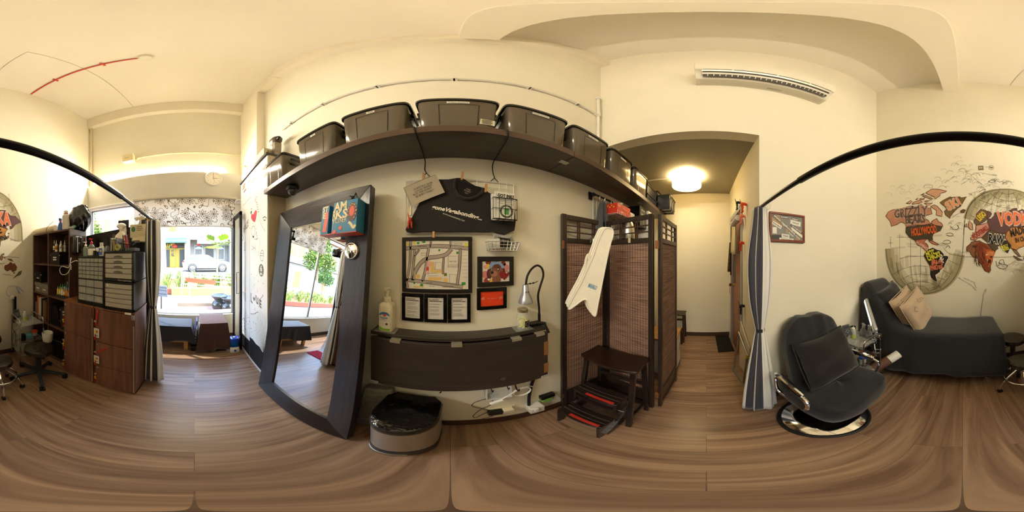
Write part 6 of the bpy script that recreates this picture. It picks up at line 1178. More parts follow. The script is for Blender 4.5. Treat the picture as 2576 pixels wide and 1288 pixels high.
for y in (-.435,-1.075):
    m = MB(); s = 1 if y > -.8 else -1
    p = smooth([(.88, y-s*.04,.30),(.96, y-s*.01,.36),(.965, y,.49),(.935, y,.55),(.87, y,.562),(.72, y,.562),(.635, y,.55),(.605, y,.51),(.63, y-s*.01,.42),(.70, y-s*.05,.30)],6)
    for i in range(len(p)-1): pass
    m.tube(p,.014,10); arm = part('arm', m, chrome, ch); m = MB(); q = [V((.945-.30*i/10, y,.569+.004*sin(pi*i/10))) for i in range(11)]; m.tube(q,[.016]+[.021]*9+[.016],10); part('arm_pad', m, mat('polished_steel'), arm)
def seat_cover(u, v):
    a = 2*pi*u; n = 5; c, s = cos(a), sin(a); k = (abs(c)**n+abs(s)**n)**(-1/n); X = .765+.265*c*k*(1+.04*sin(3*a)); Yv = -.775+.295*s*k
    if v < .4: q = v/.4; return V((.765+(X-.765)*q,-.775+(Yv+.775)*q,.44-.03*q**4+.01*sin(6*q*c+s*4)+(.02 if X > .9 else 0)*q))
    q = (v-.4)/.6; b = 1+.10*sin(pi*q*.9)-.10*q; w = .012*q*sin(11*a+1); return V((.765+(X-.765)*(b+w),-.775+(Yv+.775)*(b+w),.425-.20*q-.02*q*sin(2*a+.5)))
part('seat_cushion', MB().grid(seat_cover,64,18, cu=True), blackcloth, ch, 'black waffle cloth over the seat', solid=.006, sharp=80)
def back_cover(u, v):
    a = 2*pi*u; n = 4; c, s = cos(a), sin(a); k = (abs(c)**n+abs(s)**n)**(-1/n); w_, h_, t_ = .315,.36,.10
    ly, lz = w_*c*k*(.80+.22*v*0), h_*s*k; bulge = sin(pi*min(1, max(0, v)))**.6; f = (1-(2*v-1)**2)**.5 if 0 < v < 1 else 0
    r = min(1, f*1.15+.0); x = (v-.5)*2*t_*(.9+.1*sin(4*a)); yy = ly*r*(1+.03*sin(5*a)); zz = lz*r*(1+.02*sin(7*a+1)); zz = zz*(1 if zz < 0 else 1.0); lean = .23*(zz+.36)/.72
    return V((.905+lean*.62+x+.012*sin(9*yy*6+2)*(zz+.36),-.775+yy,.645+zz*.93+.018*sin(8*yy+1)*max(0, zz)*3))
part('back_cushion', MB().grid(back_cover,56,15, cu=True), blackcloth, ch, 'black waffle cloth over the backrest', sharp=80)
o, R = put_pillow('cushion', .46,.42,.17,(.83,-.775,.66),(0,-1,.06),(.42,.05,.88), mat('black_canvas', '#1b1a19', .95, sheen=.3, bump=.3, bscale=90), 'large black cushion propped on the seat of the swivel armchair', 8, group=None)
# --- trolleys
meshwire = mat('chrome')
def trolley(label, loc, rot, zt, L, Wd):
    """two wire shelves between two arched ends; local x = length"""
    t = thing('wire_trolley', label, 'trolley', loc, rot, group='chrome wire trolleys'); r = .009
    for s in (-1,1):
        x = s*L/2; p = smooth([(x,-Wd/2,.05),(x,-Wd/2,.3),(x,-Wd/2, zt),(x,-Wd/2+.008, zt+.055),(x,-Wd/2+.04, zt+.075),(x,0, zt+.076),(x, Wd/2-.04, zt+.075),(x, Wd/2-.008, zt+.055),(x, Wd/2, zt),(x, Wd/2,.3),(x, Wd/2,.05)],4); part('end_frame', MB().tube(p, r,8), chrome, t, local=True)
        for y in (-Wd/2, Wd/2): part('caster', MB().cyl((x-.008, y,.022),(x+.008, y,.022),.022, n=14).cyl((x, y,.03),(x, y,.06),.007), mat('black_rubber'), t, local=True)
    for z in (zt, zt-.24, zt-.46):
        if z < .08: continue
        m = MB(); m.tube([(-L/2,-Wd/2, z),(L/2,-Wd/2, z),(L/2, Wd/2, z),(-L/2, Wd/2, z)],.006,6, closed=True)
        for i in range(1,16): y = -Wd/2+Wd*i/16; m.tube([(-L/2, y, z),(L/2, y, z)],.0016,4)
        for i in range(1,8): x = -L/2+L*i/8; m.tube([(x,-Wd/2, z-.002),(x, Wd/2, z-.002)],.0016,4)
        sh_ = part('wire_shelf', m, chrome, t, local=True)
        if z == zt: part('clear_sheet', MB().box((-L/2+.01,-Wd/2+.01, z+.003),(L/2-.01, Wd/2-.01, z+.006)), clearmat('acrylic_sheet', '#dfe2de', .28,.06), sh_, local=True)
    return t
E_T = (.965,-1.305,0); W_T = (-1.085,-1.80,0)
trolley('chrome wire trolley between the swivel armchair and the bed', E_T,0,.575,.33,.31)
trolley('chrome wire trolley in the corner before the dark bookcase', W_T, radians(-8),.60,.30,.33)
frost = mat('frosted_bottle', '#dfe2da', .35, trans=.35, ior=1.2); greenliq = mat('lime_liquid', '#c3d46a', .3); whitep = capm
def squeeze(x, y, z, label, s=1):
    t = thing('squeeze_bottle', label, 'bottle', (x, y, z), group='lime squeeze bottles on the trolleys'); part('liquid', MB().lathe([(0,0),(.026,0),(.027,.05),(0,.05)],(x, y, z)), greenliq, t); part('body', MB().lathe([(.027,.05),(.027,.095),(.02,.105),(.015,.108)],(x, y, z)), frost, t)
    part('cap', MB().lathe([(.017,.105),(.017,.125),(.006,.128),(0,.128)],(x, y, z)), whitep, t); part('nozzle', MB().tube(smooth([(x, y, z+.125),(x, y, z+.17),(x+.012, y+.01, z+.19),(x+.03, y+.02, z+.178)],4),.003,6), frost, t)
def control(x, y, z, face, label):
    t = thing('power_supply', label, 'device', (x, y, z), group='tattoo power supplies on the trolleys'); f = V(face).normalized(); a = Z_.cross(f).normalized(); b = f.cross(a); a2 = (a*.95+b*.25).normalized(); b2 = f.cross(a2)
    part('case', MB().obox(V((x, y, z)), a2*.036, b2*.058, f*.014), mat('case_grey', '#4a4c50', .4), t, bevel=.004); o = V((x, y, z))+f*.0145
    part('display', MB().obox(o+b2*.034, a2*.024, b2*.010, f*.001), mat('lcd_grey', '#2c2f33', .2), t)
    for i, j in ((-1,0),(1,0),(0,1),(0,-1)): part('button', MB().cyl(o+a2*.014*i+b2*(-.012+.014*j), o+a2*.014*i+b2*(-.012+.014*j)+f*.002,.004, n=8), mat('pale_steel'), t)
    part('stand', MB().tube([V((x, y, z))-f*.01-b2*.05, V((x, y, z-.11))-f*.03],.006,6), blackplastic, t)
zs = .582
squeeze(1.015,-1.285, zs, 'lime squeeze bottle on the trolley by the armchair'); control(1.045,-1.22, zs+.115,(-.75,.6,.25), 'grey power supply standing on the trolley by the armchair')
def spray(x, y, lab):
    t = thing('spray_bottle', lab, 'bottle', (x, y, zs), group='clear spray bottles on the trolley'); cb_ = mat('clear_bottle', '#dfe3e6', .08, trans=.7, ior=1.15)
    part('body', MB().lathe([(0,0),(.035,0),(.038,.02),(.034,.06),(.018,.09),(.013,.10)],(x, y, zs), n=22), cb_, t); part('head', MB().lathe([(.014,.10),(.014,.118),(.010,.122),(.010,.135),(0,.137)],(x, y, zs)).obox((x-.012, y+.008, zs+.142), V((.026,-.014,0)), V((.004,.008,0)),(0,0,.009)), frost, t, bevel=.002); part('trigger', MB().tube(smooth([(x-.03, y+.018, zs+.135),(x-.036, y+.022, zs+.12),(x-.03, y+.02, zs+.10)],3),.003,6), frost, t)
spray(.975,-1.40, 'clear spray bottle at the back of the armchair trolley'); spray(.895,-1.39, 'clear spray bottle beneath the strip lamp on the armchair trolley')
hd_ = thing('magnifier_lamp', 'silver strip lamp on a bracket clamped to the armchair trolley', 'lamp', (.80,-1.40,.58)); a = V((1.045,-1.56,.985)); b = V((.735,-1.285,.70)); d = (b-a).normalized(); sd = V((-.35,.35,.9)); sd = (sd-d*sd.dot(d)).normalized(); n_ = d.cross(sd); n_ = n_ if n_.dot(EYE-a) > 0 else -n_; mid = (a+b)/2; Lh = (b-a).length/2
part('bracket', MB().obox(mid-sd*.030, d*Lh, sd*.020, n_*.012), lampsilver, hd_, bevel=.003); part('housing', MB().obox(mid+sd*.012+n_*.010, d*Lh*.86, sd*.032, n_*.022), lampsilver, hd_, bevel=.015)
part('tube_window', MB().obox(mid+sd*.012-d*Lh*.14+n_*.033, d*Lh*.66, sd*.020, n_*.002), mat('lamp_window', '#f4f4f2', .25, emit=.35, ecol='#fff4e0'), hd_, bevel=.002); m = MB()
for i in range(40): c_ = mid+sd*(.020+.006*(i % 2))-d*Lh*(.78-.033*i)+n_*.036; m.obox(c_, d*.002, sd*.003, n_*.001)
part('led_row', m, mat('led_dark', '#8c8a88', .3), hd_, kind='stuff'); part('handle', MB().obox(mid+d*Lh*.72+sd*.012+n_*.034, d*.035, sd*.018, n_*.004), mat('pale_steel'), hd_, bevel=.003); part('end_clip', MB().box(tuple(b-V((.03,.03,.02))), tuple(b+V((.03,.02,.01)))), steel, hd_, bevel=.004)
part('arm', MB().tube(smooth([b+V((.03,-.03,-.02)), V((.80,-1.33,.66)), V((.80,-1.36,.60))],4),.009,8), chrome, hd_); part('clamp', MB().box((.775,-1.39,.56),(.83,-1.33,.61)), chrome, hd_, bevel=.004)
solo('wire_stand', MB().tube(smooth([(.79,-1.32,.56),(.77,-1.30,.50),(.76,-1.31,.46),(.78,-1.33,.47),(.79,-1.32,.56)],4),.005,6).tube([V((.75+.035*cos(s),-1.30+.035*sin(s),.49)) for s in [2*pi*i/14 for i in range(14)]],.004,6, closed=True).tube([(.72,-1.28,.49),(.72,-1.28,.44),(.76,-1.30,.42),(.78,-1.32,.46)],.004,6), chrome, 'small chrome wire cup holder hooked on the corner of the armchair trolley', 'holder')
rl_ = thing('paper_roll', 'white paper roll in a brown sleeve on the side of the armchair trolley', 'roll', (.64,-1.38,.32)); a = V((.70,-1.25,.34)); b = V((.585,-1.42,.43)); c_ = a.lerp(b,.48)
part('sleeve', MB().cyl(a-(b-a)*.25, c_,.050, n=24), mat('brown_sleeve', '#6e4a3c', .7), rl_); part('paper', MB().cyl(c_, b,.047, n=24, caps=False).cyl(b, b-(b-a)*.02,.047,.022, n=24, caps=False).cyl(b, b-(b-a)*.4,.02, n=16, caps=False), capm, rl_); 
solo('bar_heater', MB().cyl((.56,-1.56,.30),(.10,-1.60,.10),.012).cyl((.80,-1.55,.40),(.56,-1.56,.30),.03), mat('bluewhite_tube', '#dfe8f6', .3), 'pale tube showing under the hem of the bed cover', 'tube')
# odds and ends on the middle shelf of the armchair trolley
zs2 = .342; rnd = random.Random(9)
def tub(x, y, z, r, h, body, lid, label, group=None):
    t = thing('round_tub', label, 'tub', (x, y, z), group=group); part('body', MB().lathe([(0,0),(r*.9,0),(r, h),(0, h)],(x, y, z), n=22), body, t); part('lid', MB().lathe([(r*1.04, h-.004),(r*1.06, h+.012),(0, h+.014)],(x, y, z), n=22), lid, t)
tub(.86,-1.23, zs2,.034,.06, clearmat('clear_plastic', '', 0), mat('deep_blue', ''), 'round tub with a blue lid on the armchair trolley')
tub(.90,-1.30, zs2,.028,.05, mat('lime_plastic', ''), capm, 'lime tub on the armchair trolley behind the blue-lidded one')
for k,(x, y, sx, sy, h, col, lab) in enumerate(((.97,-1.22,.04,.03,.05, '#d8d4c8', 'clear packet box on the middle shelf of the armchair trolley'),(.96,-1.35,.06,.03,.04, '#c4582c', 'orange packet on the middle shelf of the armchair trolley'),(.84,-1.38,.05,.03,.05, '#6a4a3a', 'brown ink box on the middle shelf of the armchair trolley'),(1.05,-1.30,.04,.06,.06, '#3d8f9c', 'teal packet at the wall end of the armchair trolley'))): solo('small_packet', MB().box((x-sx/2, y-sy/2, zs2),(x+sx/2, y+sy/2, zs2+h)), mat('packet_'+col[1:], col,.5), lab, 'packet', group='packets on the armchair trolley', bevel=.004)
solo('cable_coil', MB().tube([V((1.02+.04*cos(s)*(1+.1*sin(3*s)),-1.20+.03*sin(s), zs2+.006+.0012*s)) for s in [2*pi*i/14 for i in range(44)]],.0035,6), bc, 'coil of black cable on the middle shelf of the armchair trolley', 'cable')
b3 = thing('supply_box', 'white tray of orange and green packets on the bottom of the armchair trolley', 'tray', (.87,-1.25,.117)); part('tray', MB().box((.81,-1.36,.117),(.98,-1.17,.20)), capm, b3, bevel=.004); part('orange_packet', MB().box((.83,-1.25,.20),(.90,-1.18,.225)), mat('orange_plastic', '#e8722c', .5), b3, bevel=.004); part('green_packet', MB().box((.91,-1.30,.20),(.96,-1.19,.22)), mat('green_plastic2', '#4aa866', .5), b3, bevel=.004)
# corner trolley load
def WT(x, y, z): r = radians(-8); return (W_T[0]+x*cos(r)-y*sin(r), W_T[1]+x*sin(r)+y*cos(r), z)
squeeze(*WT(.02,-.02,.607), 'lime squeeze bottle on the corner trolley by the bookcase'); q = WT(.11,-.06,.70); control(*q,(.45,.85,.25), 'grey power supply standing on the corner trolley by the bookcase')
lw = thing('clip_lamp', 'small clip lamp with grey bell shade on a black post above the corner trolley', 'lamp', WT(.14,-.13,.6))
q = V(WT(.125,-.12,.60)); part('post', MB().box((q.x-.018, q.y-.02,.55),(q.x+.018, q.y+.02,.93)), blackplastic, lw); part('clip', MB().box((q.x+.01, q.y-.02,.90),(q.x+.06, q.y+.02,.94)), capm, lw, bevel=.004)
part('neck', MB().tube(smooth([q+V((.04,0,.33)), q+V((.11,.02,.36)), q+V((.13,.02,.42)), q+V((.09,.01,.475)), q+V((.02,.0,.48)), q+V((-.03,.01,.465))],5),.005,8), lampsilver, lw); ax = V((-.55,.15,-.8)).normalized(); part('shade', MB().lathe([(.012,0),(.016,.02),(.02,.04),(.036,.10),(.034,.10),(.018,.04),(.0,.02)], q+V((-.025,.01,.468)), ax, n=22), lampsilver, lw)
tub(*WT(-.10,.03,.367),.036,.06, clearmat('clear_plastic', '', 0), mat('red_lid', '#dc4a26', .4), 'clear tub with an orange-red lid on the corner trolley')
q = WT(.02,.07,.367); solo('ink_cap_box', MB().box((q[0]-.05, q[1]-.035, q[2]),(q[0]+.05, q[1]+.035, q[2]+.055)), mat('teal_print', ''), 'teal printed box on the middle shelf of the corner trolley', 'box', bevel=.003)
q = WT(.10,.11,.367); solo('black_box', MB().box((q[0]-.03, q[1]-.03, q[2]),(q[0]+.03, q[1]+.03, q[2]+.09)), blackplastic, 'black box at the end of the corner trolley middle shelf', 'box', bevel=.004)
q = WT(.0,-.10,.367); solo('supply_bag', MB().lathe([(0,0),(.09,0),(.10,.05),(.07,.12),(0,.14)], q, n=14, sx=1.2, sy=.7), clearmat('cloudy_bag', '#e6e4da', .6,.3), 'cloudy plastic bag of supplies on the corner trolley', 'bag')
q = WT(.08,.0,.147); solo('supply_bag', MB().lathe([(0,0),(.08,0),(.09,.06),(.06,.16),(0,.18)], q, n=14, sx=1.0, sy=.8), clearmat('cloudy_bag', '', 0), 'cloudy plastic bag on the lowest shelf of the corner trolley', 'bag')
wbn = thing('waste_cup', 'brown bin lined with a white bag hung at the bookcase end of the corner trolley', 'bin', (-1.245,-1.56,.25)); q = (-1.235,-1.56,.26); part('cup', MB().lathe([(0,0),(.045,0),(.055,.12),(.05,.12)], q, n=22), mat('brown_sleeve'), wbn); part('liner', MB().lathe([(.057,.08),(.062,.10),(.072,.20),(.066,.215),(.055,.19),(.05,.11)], q, n=22), capm, wbn)
solo('cable_bundle', MB().tube(smooth([WT(.16,-.10,.60), WT(.18,-.05,.5), WT(.16,.02,.42), WT(.17,.06,.30), WT(.15,.02,.2), WT(.18,-.04,.12)],5),.0035,6).tube(smooth([WT(.15,.10,.55), WT(.18,.03,.47), WT(.17,-.02,.40), WT(.17,.05,.33), WT(.16,.10,.38)],5),.003,6), bc, 'tangle of black cables hanging at the end of the corner trolley', 'cable')
# --- stools
def seat_puck(m, x, y, z, r, h): return m.lathe([(0,0),(r*.86,.004),(r*.98, h*.3),(r, h*.6),(r*.95, h*.92),(r*.7, h*1.03),(0, h*1.0)],(x, y, z), n=36)
s1 = thing('castor_stool', 'film-wrapped round stool on a black five-star castor base before the lockers', 'stool', (-.94,-1.335,0)); x, y = -.94,-1.335
part('seat', seat_puck(MB(), x, y,.385,.150,.075), plasticwrap, s1, 'round seat wrapped in shiny black film'); part('gas_post', MB().cyl((x, y,.10),(x, y,.30),.032).cyl((x, y,.28),(x, y,.39),.022), mat('dark_plastic'), s1)
def star_base(t, x, y, R, a0, m_, zh=.11):
    for k in range(5):
        a = a0+2*pi*k/5; d = V((cos(a), sin(a),0)); s = V((-sin(a), cos(a),0)); c0 = V((x, y,0)); l = part('base_arm', MB().hexa([c0+d*.03-s*.024+Z_*(zh-.03), c0+d*.03+s*.024+Z_*(zh-.03), c0+d*R+s*.016+Z_*.052, c0+d*R-s*.016+Z_*.052][::-1]+[c0+d*.03-s*.022+Z_*(zh+.012), c0+d*.03+s*.022+Z_*(zh+.012), c0+d*R+s*.014+Z_*.078, c0+d*R-s*.014+Z_*.078][::-1]), m_, t, bevel=.006)
        e = c0+d*R; part('caster', MB().cyl(e-s*.024+Z_*.027, e-s*.006+Z_*.027,.027, n=16).cyl(e+s*.006+Z_*.027, e+s*.024+Z_*.027,.027, n=16).cyl(e+Z_*.03, e+Z_*.07,.010), mat('black_rubber'), l)
star_base(s1, x, y,.265, radians(62), mat('dark_plastic'))
s2_ = thing('castor_stool', 'taller film-wrapped stool standing against the wall past the bed foot', 'stool', (-.545,-1.71,0)); x, y = -.545,-1.71; part('seat', seat_puck(MB(), x, y,.435,.145,.075), plasticwrap, s2_, 'round seat wrapped in shiny black film'); part('gas_post', MB().cyl((x, y,.10),(x, y,.44),.03), mat('dark_plastic'), s2_); part('lever', MB().tube([(x, y,.42),(x+.10, y+.06,.40),(x+.16, y+.07,.36)],.006,6), blackplastic, s2_); star_base(s2_, x, y,.20, radians(20), mat('dark_plastic'))
s3 = thing('chrome_stool', 'low film-wrapped stool on a chrome tube base with a ring, nearest the corner trolley', 'stool', (-.515,-1.335,0)); x, y = -.515,-1.335; part('seat', seat_puck(MB(), x, y,.355,.130,.07), plasticwrap, s3, 'round seat wrapped in shiny black film'); part('foot_ring', MB().tube([V((x+.165*cos(s), y+.165*sin(s),.20)) for s in [2*pi*i/32 for i in range(32)]],.009,8, closed=True), chrome, s3); part('post', MB().cyl((x, y,.08),(x, y,.36),.022), chrome, s3)
for k in range(5): a = radians(8+72*k); d = V((cos(a), sin(a),0)); l = part('leg', MB().tube(smooth([V((x, y,.33)), V((x, y,.30))+d*.05, V((x, y,.20))+d*.15, V((x, y,.08))+d*.205, V((x, y,.045))+d*.21],4),.011,8), chrome, s3); e = V((x, y,0))+d*.21; s = V((-d.y, d.x,0)); part('caster', MB().cyl(e-s*.012+Z_*.024, e+s*.012+Z_*.024,.024, n=16), mat('black_rubber'), l)
# ================================================================ BOOKCASE, LOCKERS, DRAWERS
darkbk = woodmat('espresso_board', '#523d34', '#6b5045', 'z', .4,.8,.05); locker = woodmat('locker_walnut', '#6a453a', '#8f6455', 'z', .35,.5,.06); lockertop = woodmat('locker_top', '#80502f', '#9a6442', 'x', .3,.5,.04)
bk = thing('cube_bookcase', 'dark espresso cube bookcase, two cubes wide, in the corner by the mural', 'bookcase', (-1.45,-1.63,0)); bx0, bx1, ty = -1.60,-1.31,.018
by0, by1, bmid = -1.998,-1.258,-1.645
for y in (by0, bmid-.009, by1-ty): part('upright', MB().box((bx0, y,0),(bx1, y+ty,1.79)), darkbk, bk, bevel=.001)
for z in (.02,.53,.945,1.355,1.772):
    part('shelf', MB().box((bx0, by0+ty, z),(bx1-.002, bmid-.009, z+.018)), darkbk, bk); part('shelf', MB().box((bx0, bmid+.009, z),(bx1-.002, by1-ty, z+.018)), darkbk, bk)
part('back_board', MB().box((bx0-.006, by0,0),(bx0, by1,1.79)), darkbk, bk)
# black partition behind the counter
pt = thing('black_partition', 'black partition board standing behind the lockers below the bright window', 'partition', (-1.61,-.84,0)); part('board', MB().hexa([(-1.625,-1.255,0),(-1.605,-1.255,0),(-1.605,-.45,0),(-1.625,-.45,0),(-1.625,-1.255,1.73),(-1.605,-1.255,1.73),(-1.605,-.45,1.815),(-1.625,-.45,1.815)]), mat('black_board', '#181719', .4), pt)
part('picture_panel', MB().box((-1.604,-1.10,1.55),(-1.598,-.93,1.70)), mat('black_gloss', '#0b0b0c', .15), pt); part('sticker', MB().lathe([(0,.002),(.035,.002)],(-1.603,-.86,1.69), X_, n=16, sx=.7, sy=1.1), mat('sticker_grey', '#5a5148', .5), pt)
# lockers
def lockers(y0, y1, label, doors, top):
    t = thing('locker_cabinet', label, 'cabinet', (-1.37,(y0+y1)/2,0), group='walnut locker cabinets'); x0, x1 = -1.535,-1.205; z1 = 1.005
    m = MB(); m.box((x0, y0,.0),(x1-.016, y0+.016, z1-.016)); m.box((x0, y1-.016,.0),(x1-.016, y1, z1-.016)); m.box((x0, y0,0),(x1-.02, y1,.03)); m.box((x0, y0,0),(x0+.01, y1, z1-.016)); part('carcass', m, locker, t)
    part('top_panel', MB().box((x0, y0-.002, z1-.016),(x1, y1+.002, z1)), lockertop if top else locker, t, bevel=.001)
    for z0, zz in doors:
        d_ = part('door', MB().box((x1-.016, y0+.014, z0+.003),(x1, y1-.016, zz-.003)), locker, t, bevel=.002)
        part('lock', MB().lathe([(.009,0),(.009,.004),(.0,.005)],(x1, y0+.035, zz-.03), X_, n=14), mat('pale_steel'), d_); part('knob', MB().lathe([(.004,0),(.004,.012),(.012,.014),(.013,.022),(0,.026)],(x1, y0+.022, z0+(zz-z0)*.55 if zz-z0 > .35 else zz-.12), X_, n=16), mat('pale_steel'), d_)
    part('edge_strip', MB().box((x1-.004, y1-.014,.03),(x1-.001, y1-.004,.88)), mat('pale_steel'), t); return t
DL = [(.025,.328),(.331,.635),(.638,.988)]
lockers(-1.254,-.866, 'walnut locker cabinet carrying the small-parts drawer unit, next to the bookcase', DL, True); lockers(-.848,-.463, 'walnut locker cabinet carrying the clear stacked drawers, next to the tied curtain', DL, False)
redc = mat('red_cord', '#c8201c', .5); yellowc = mat('yellow_charm', '#e6c52a', .5)
for y, zt, lab in ((-1.232,.82, 'red and yellow cord charm on the top door of the bookcase-side locker'),(-1.232,.505, 'red and yellow cord charm on the middle door of the bookcase-side locker'),(-1.232,.205, 'red and yellow cord charm on the bottom door of the bookcase-side locker'),(-.826,.205, 'red cord charm on the bottom door of the curtain-side locker')):
    t = thing('key_charm', lab, 'charm', (-1.19, y, zt-.11), group='cord charms on the locker knobs'); part('cord', MB().tube([(-1.185, y, zt),(-1.186, y+.002, zt-.10)],.0035,6), redc, t); part('bead', MB().sphere((-1.183, y, zt-.045),.010,8,6, sz=1.4).sphere((-1.183, y+.004, zt-.068),.008,8,6), yellowc, t); part('tassel', MB().cyl((-1.184, y, zt-.09),(-1.184, y-.004, zt-.125),.004,.007, n=8), redc, t)
crew = mat('badge_white', '#ece8e4', .4)
for zk, a, lab, dz in ((.83,[(-1.196,-.80,.988),(-1.192,-.812,.92),(-1.188,-.822,.83)], 'crew pass on a red lanyard at the top door of the curtain-side locker', 0),(.505,[(-1.196,-.70,.60),(-1.190,-.75,.565),(-1.187,-.82,.508)], 'crew pass on a slanting red lanyard at the middle door of the curtain-side locker', 0)):
    t = thing('lanyard_pass', lab, 'pass', (-1.19,-.82, zk-.13), group='crew passes on the lockers'); m = MB(); n_ = X_
    for o in (-.004,.004): m.stroke(smooth([V(p)+V((0, o, o*.5)) for p in a],4),.008, X_, abs(o))
    part('lanyard', m, redc, t); part('pass', MB().box((-1.189,-.842, zk-.135),(-1.187,-.785, zk-.035)), crew, t); part('lettering', MB().text('CREW', (-1.1868,-.814, zk-.115), Y_, Z_,.016, bold=.0006, fit=.036), blackplastic, t); part('emblem', MB().lathe([(0,.001),(.017,.001)],(-1.1868,-.814, zk-.075), X_, n=16), yellowc, t); part('red_patch', MB().lathe([(0,.0012),(.009,.0012)],(-1.1866,-.808, zk-.066), X_, n=12), redc, t)
    part('tassel', MB().cyl((-1.186,-.826, zk-.10),(-1.185,-.828, zk-.165),.004,.007, n=8), redc, t)
# small parts drawer unit
su = thing('small_parts_drawers', 'black cabinet of tiny clear parts drawers on the bookcase-side locker', 'drawer unit', (-1.30,-.905,1.005)); sx1 = -1.22; y0, y1 = -1.062,-.752; z0, z1 = 1.03,1.475; 
part('case', MB().box((-1.38, y0,1.007),(sx1-.006, y1, z1)).box((sx1-.006, y0,1.007),(sx1, y1, z0+.01)).box((sx1-.006, y0, z1-.012),(sx1, y1, z1)).box((sx1-.006, y0, z0),(sx1, y0+.01, z1)).box((sx1-.006, y1-.01, z0),(sx1, y1, z1)), mat('black_plastic'), su, bevel=.002)
clr = clearmat('drawer_plastic', '#d4d6d2', .5,.15); fills = [mat('fill_grey', '#8d8f8c', .6), mat('fill_blue', '#3f7fae', .6), mat('fill_yellow', '#d4cf3a', .6), mat('fill_cream', '#cfc5a8', .6), mat('fill_red', '#a04a48', .6), mat('fill_slate', '#4c5560', .6)]
rnd = random.Random(4)
for r in range(5):
    for c in range(6):
        ya = y0+.013+c*(y1-y0-.026)/6; yb = ya+(y1-y0-.026)/6-.004; zb = z1-.018-r*.039; za = zb-.034; f = 1 if (r, c) in ((0,0),(1,0),(0,1)) else 2 if (r, c) in ((3,3),(3,4)) else rnd.choice((0,0,0,3,5))
        d_ = part('drawer', MB().box((sx1-.03, ya, za),(sx1+.002, yb, zb)), clr, su, bevel=.002); part('pull', MB().box((sx1+.002, ya+.006, za+.004),(sx1+.007, yb-.006, za+.009)), clr, d_); part('contents', MB().box((sx1-.028, ya+.003, za+.003),(sx1-.004, yb-.003, za+.02)), fills[f], d_)
for r in range(3):
    for c in range(3):
        ya = y0+.013+c*(y1-y0-.026)/3; yb = ya+(y1-y0-.026)/3-.004; zb = z1-.222-r*.072; za = zb-.064; f = [[5,0,4],[3,0,0],[0,1,3]][r][c]
        d_ = part('drawer', MB().box((sx1-.03, ya, za),(sx1+.002, yb, zb)), clr, su, bevel=.002); part('pull', MB().box((sx1+.002, ya+.015, za+.006),(sx1+.008, yb-.015, za+.012)), clr, d_); part('contents', MB().obox((sx1-.016,(ya+yb)/2, za+.026),(.012,0,0),(0,(yb-ya)*.36,.006*rnd.uniform(-1,1)),(0,0,.022)), fills[f], d_, bevel=.006)
# clear stacked drawers
sheets = clearmat('drawer_sheet_plastic', '#dcd7cc', .62,.2); papers = mat('paper_stack', '#a8a296', .7, var=.2, vscale=40, stretch=(1,1,12))
for zb, lab, tags in ((1.268, 'upper black unit of five clear drawers on the curtain-side locker', None),(1.012, 'lower black unit of five clear drawers with R, P and Y stickers', 'R P Y')):
    t = thing('clear_drawer_unit', lab, 'drawer unit', (-1.36,-.60, zb), group='clear stacked drawer units'); y0, y1, z1, x0, x1 = -.745,-.468, zb+.25,-1.535,-1.20
    part('case', MB().box((x0, y0, zb),(x1-.03, y1, z1)).box((x1-.03, y0, zb),(x1, y0+.014, z1)).box((x1-.03, y1-.014, zb),(x1, y1, z1)).box((x1-.03, y0, z1-.014),(x1, y1, z1)).box((x1-.03, y0, zb),(x1, y1, zb+.022)), mat('black_plastic'), t, bevel=.002)
    for k in range(5):
        za = zb+.026+.042*(4-k); d_ = part('drawer', MB().box((x1-.03, y0+.016, za),(x1+.004, y1-.016, za+.038)), sheets, t, bevel=.002); part('papers', MB().box((x1-.029, y0+.02, za+.003),(x1-.004, y1-.02, za+.022)), papers, d_)
        if not tags and k < 4: part('finger_dip', MB().add([(x1+.0045,-.606+.045*cos(a), za+.004+.018*sin(a)) for a in [pi*i/10 for i in range(11)]],[tuple(range(11))]), mat('dip_grey', '#5d5a54', .5), d_)
        if tags and k % 2 == 0: part('lettering', MB().text('RPY'[k//2],(x1+.005, y0+.04, za+.024), Y_, Z_,.02, bold=.001), capm, d_)
        if tags and k == 2: part('coloured_paper', MB().box((x1-.003,-.60, za+.006),(x1+.0035,-.50, za+.026)), mat('pink_paper', '#b7a49c', .6), d_)
    if not tags: part('lettering', MB().text('Gone Vagabonding...', (x1+.001,-.545, zb+.011), Y_, Z_,.016, fit=.125), capm, t)
solo('shop_tag', MB().box((-1.201,-.545,.988),(-1.197,-.49,1.006)), paper, 'small white name tag on the locker edge under the clear drawers', 'tag')
solo('clear_clip', MB().box((-1.21,-.49,.94),(-1.198,-.462,.985)), clearmat('clear_plastic', '', 0), 'clear plastic clip on the locker corner under the clear drawers', 'clip', bevel=.003)
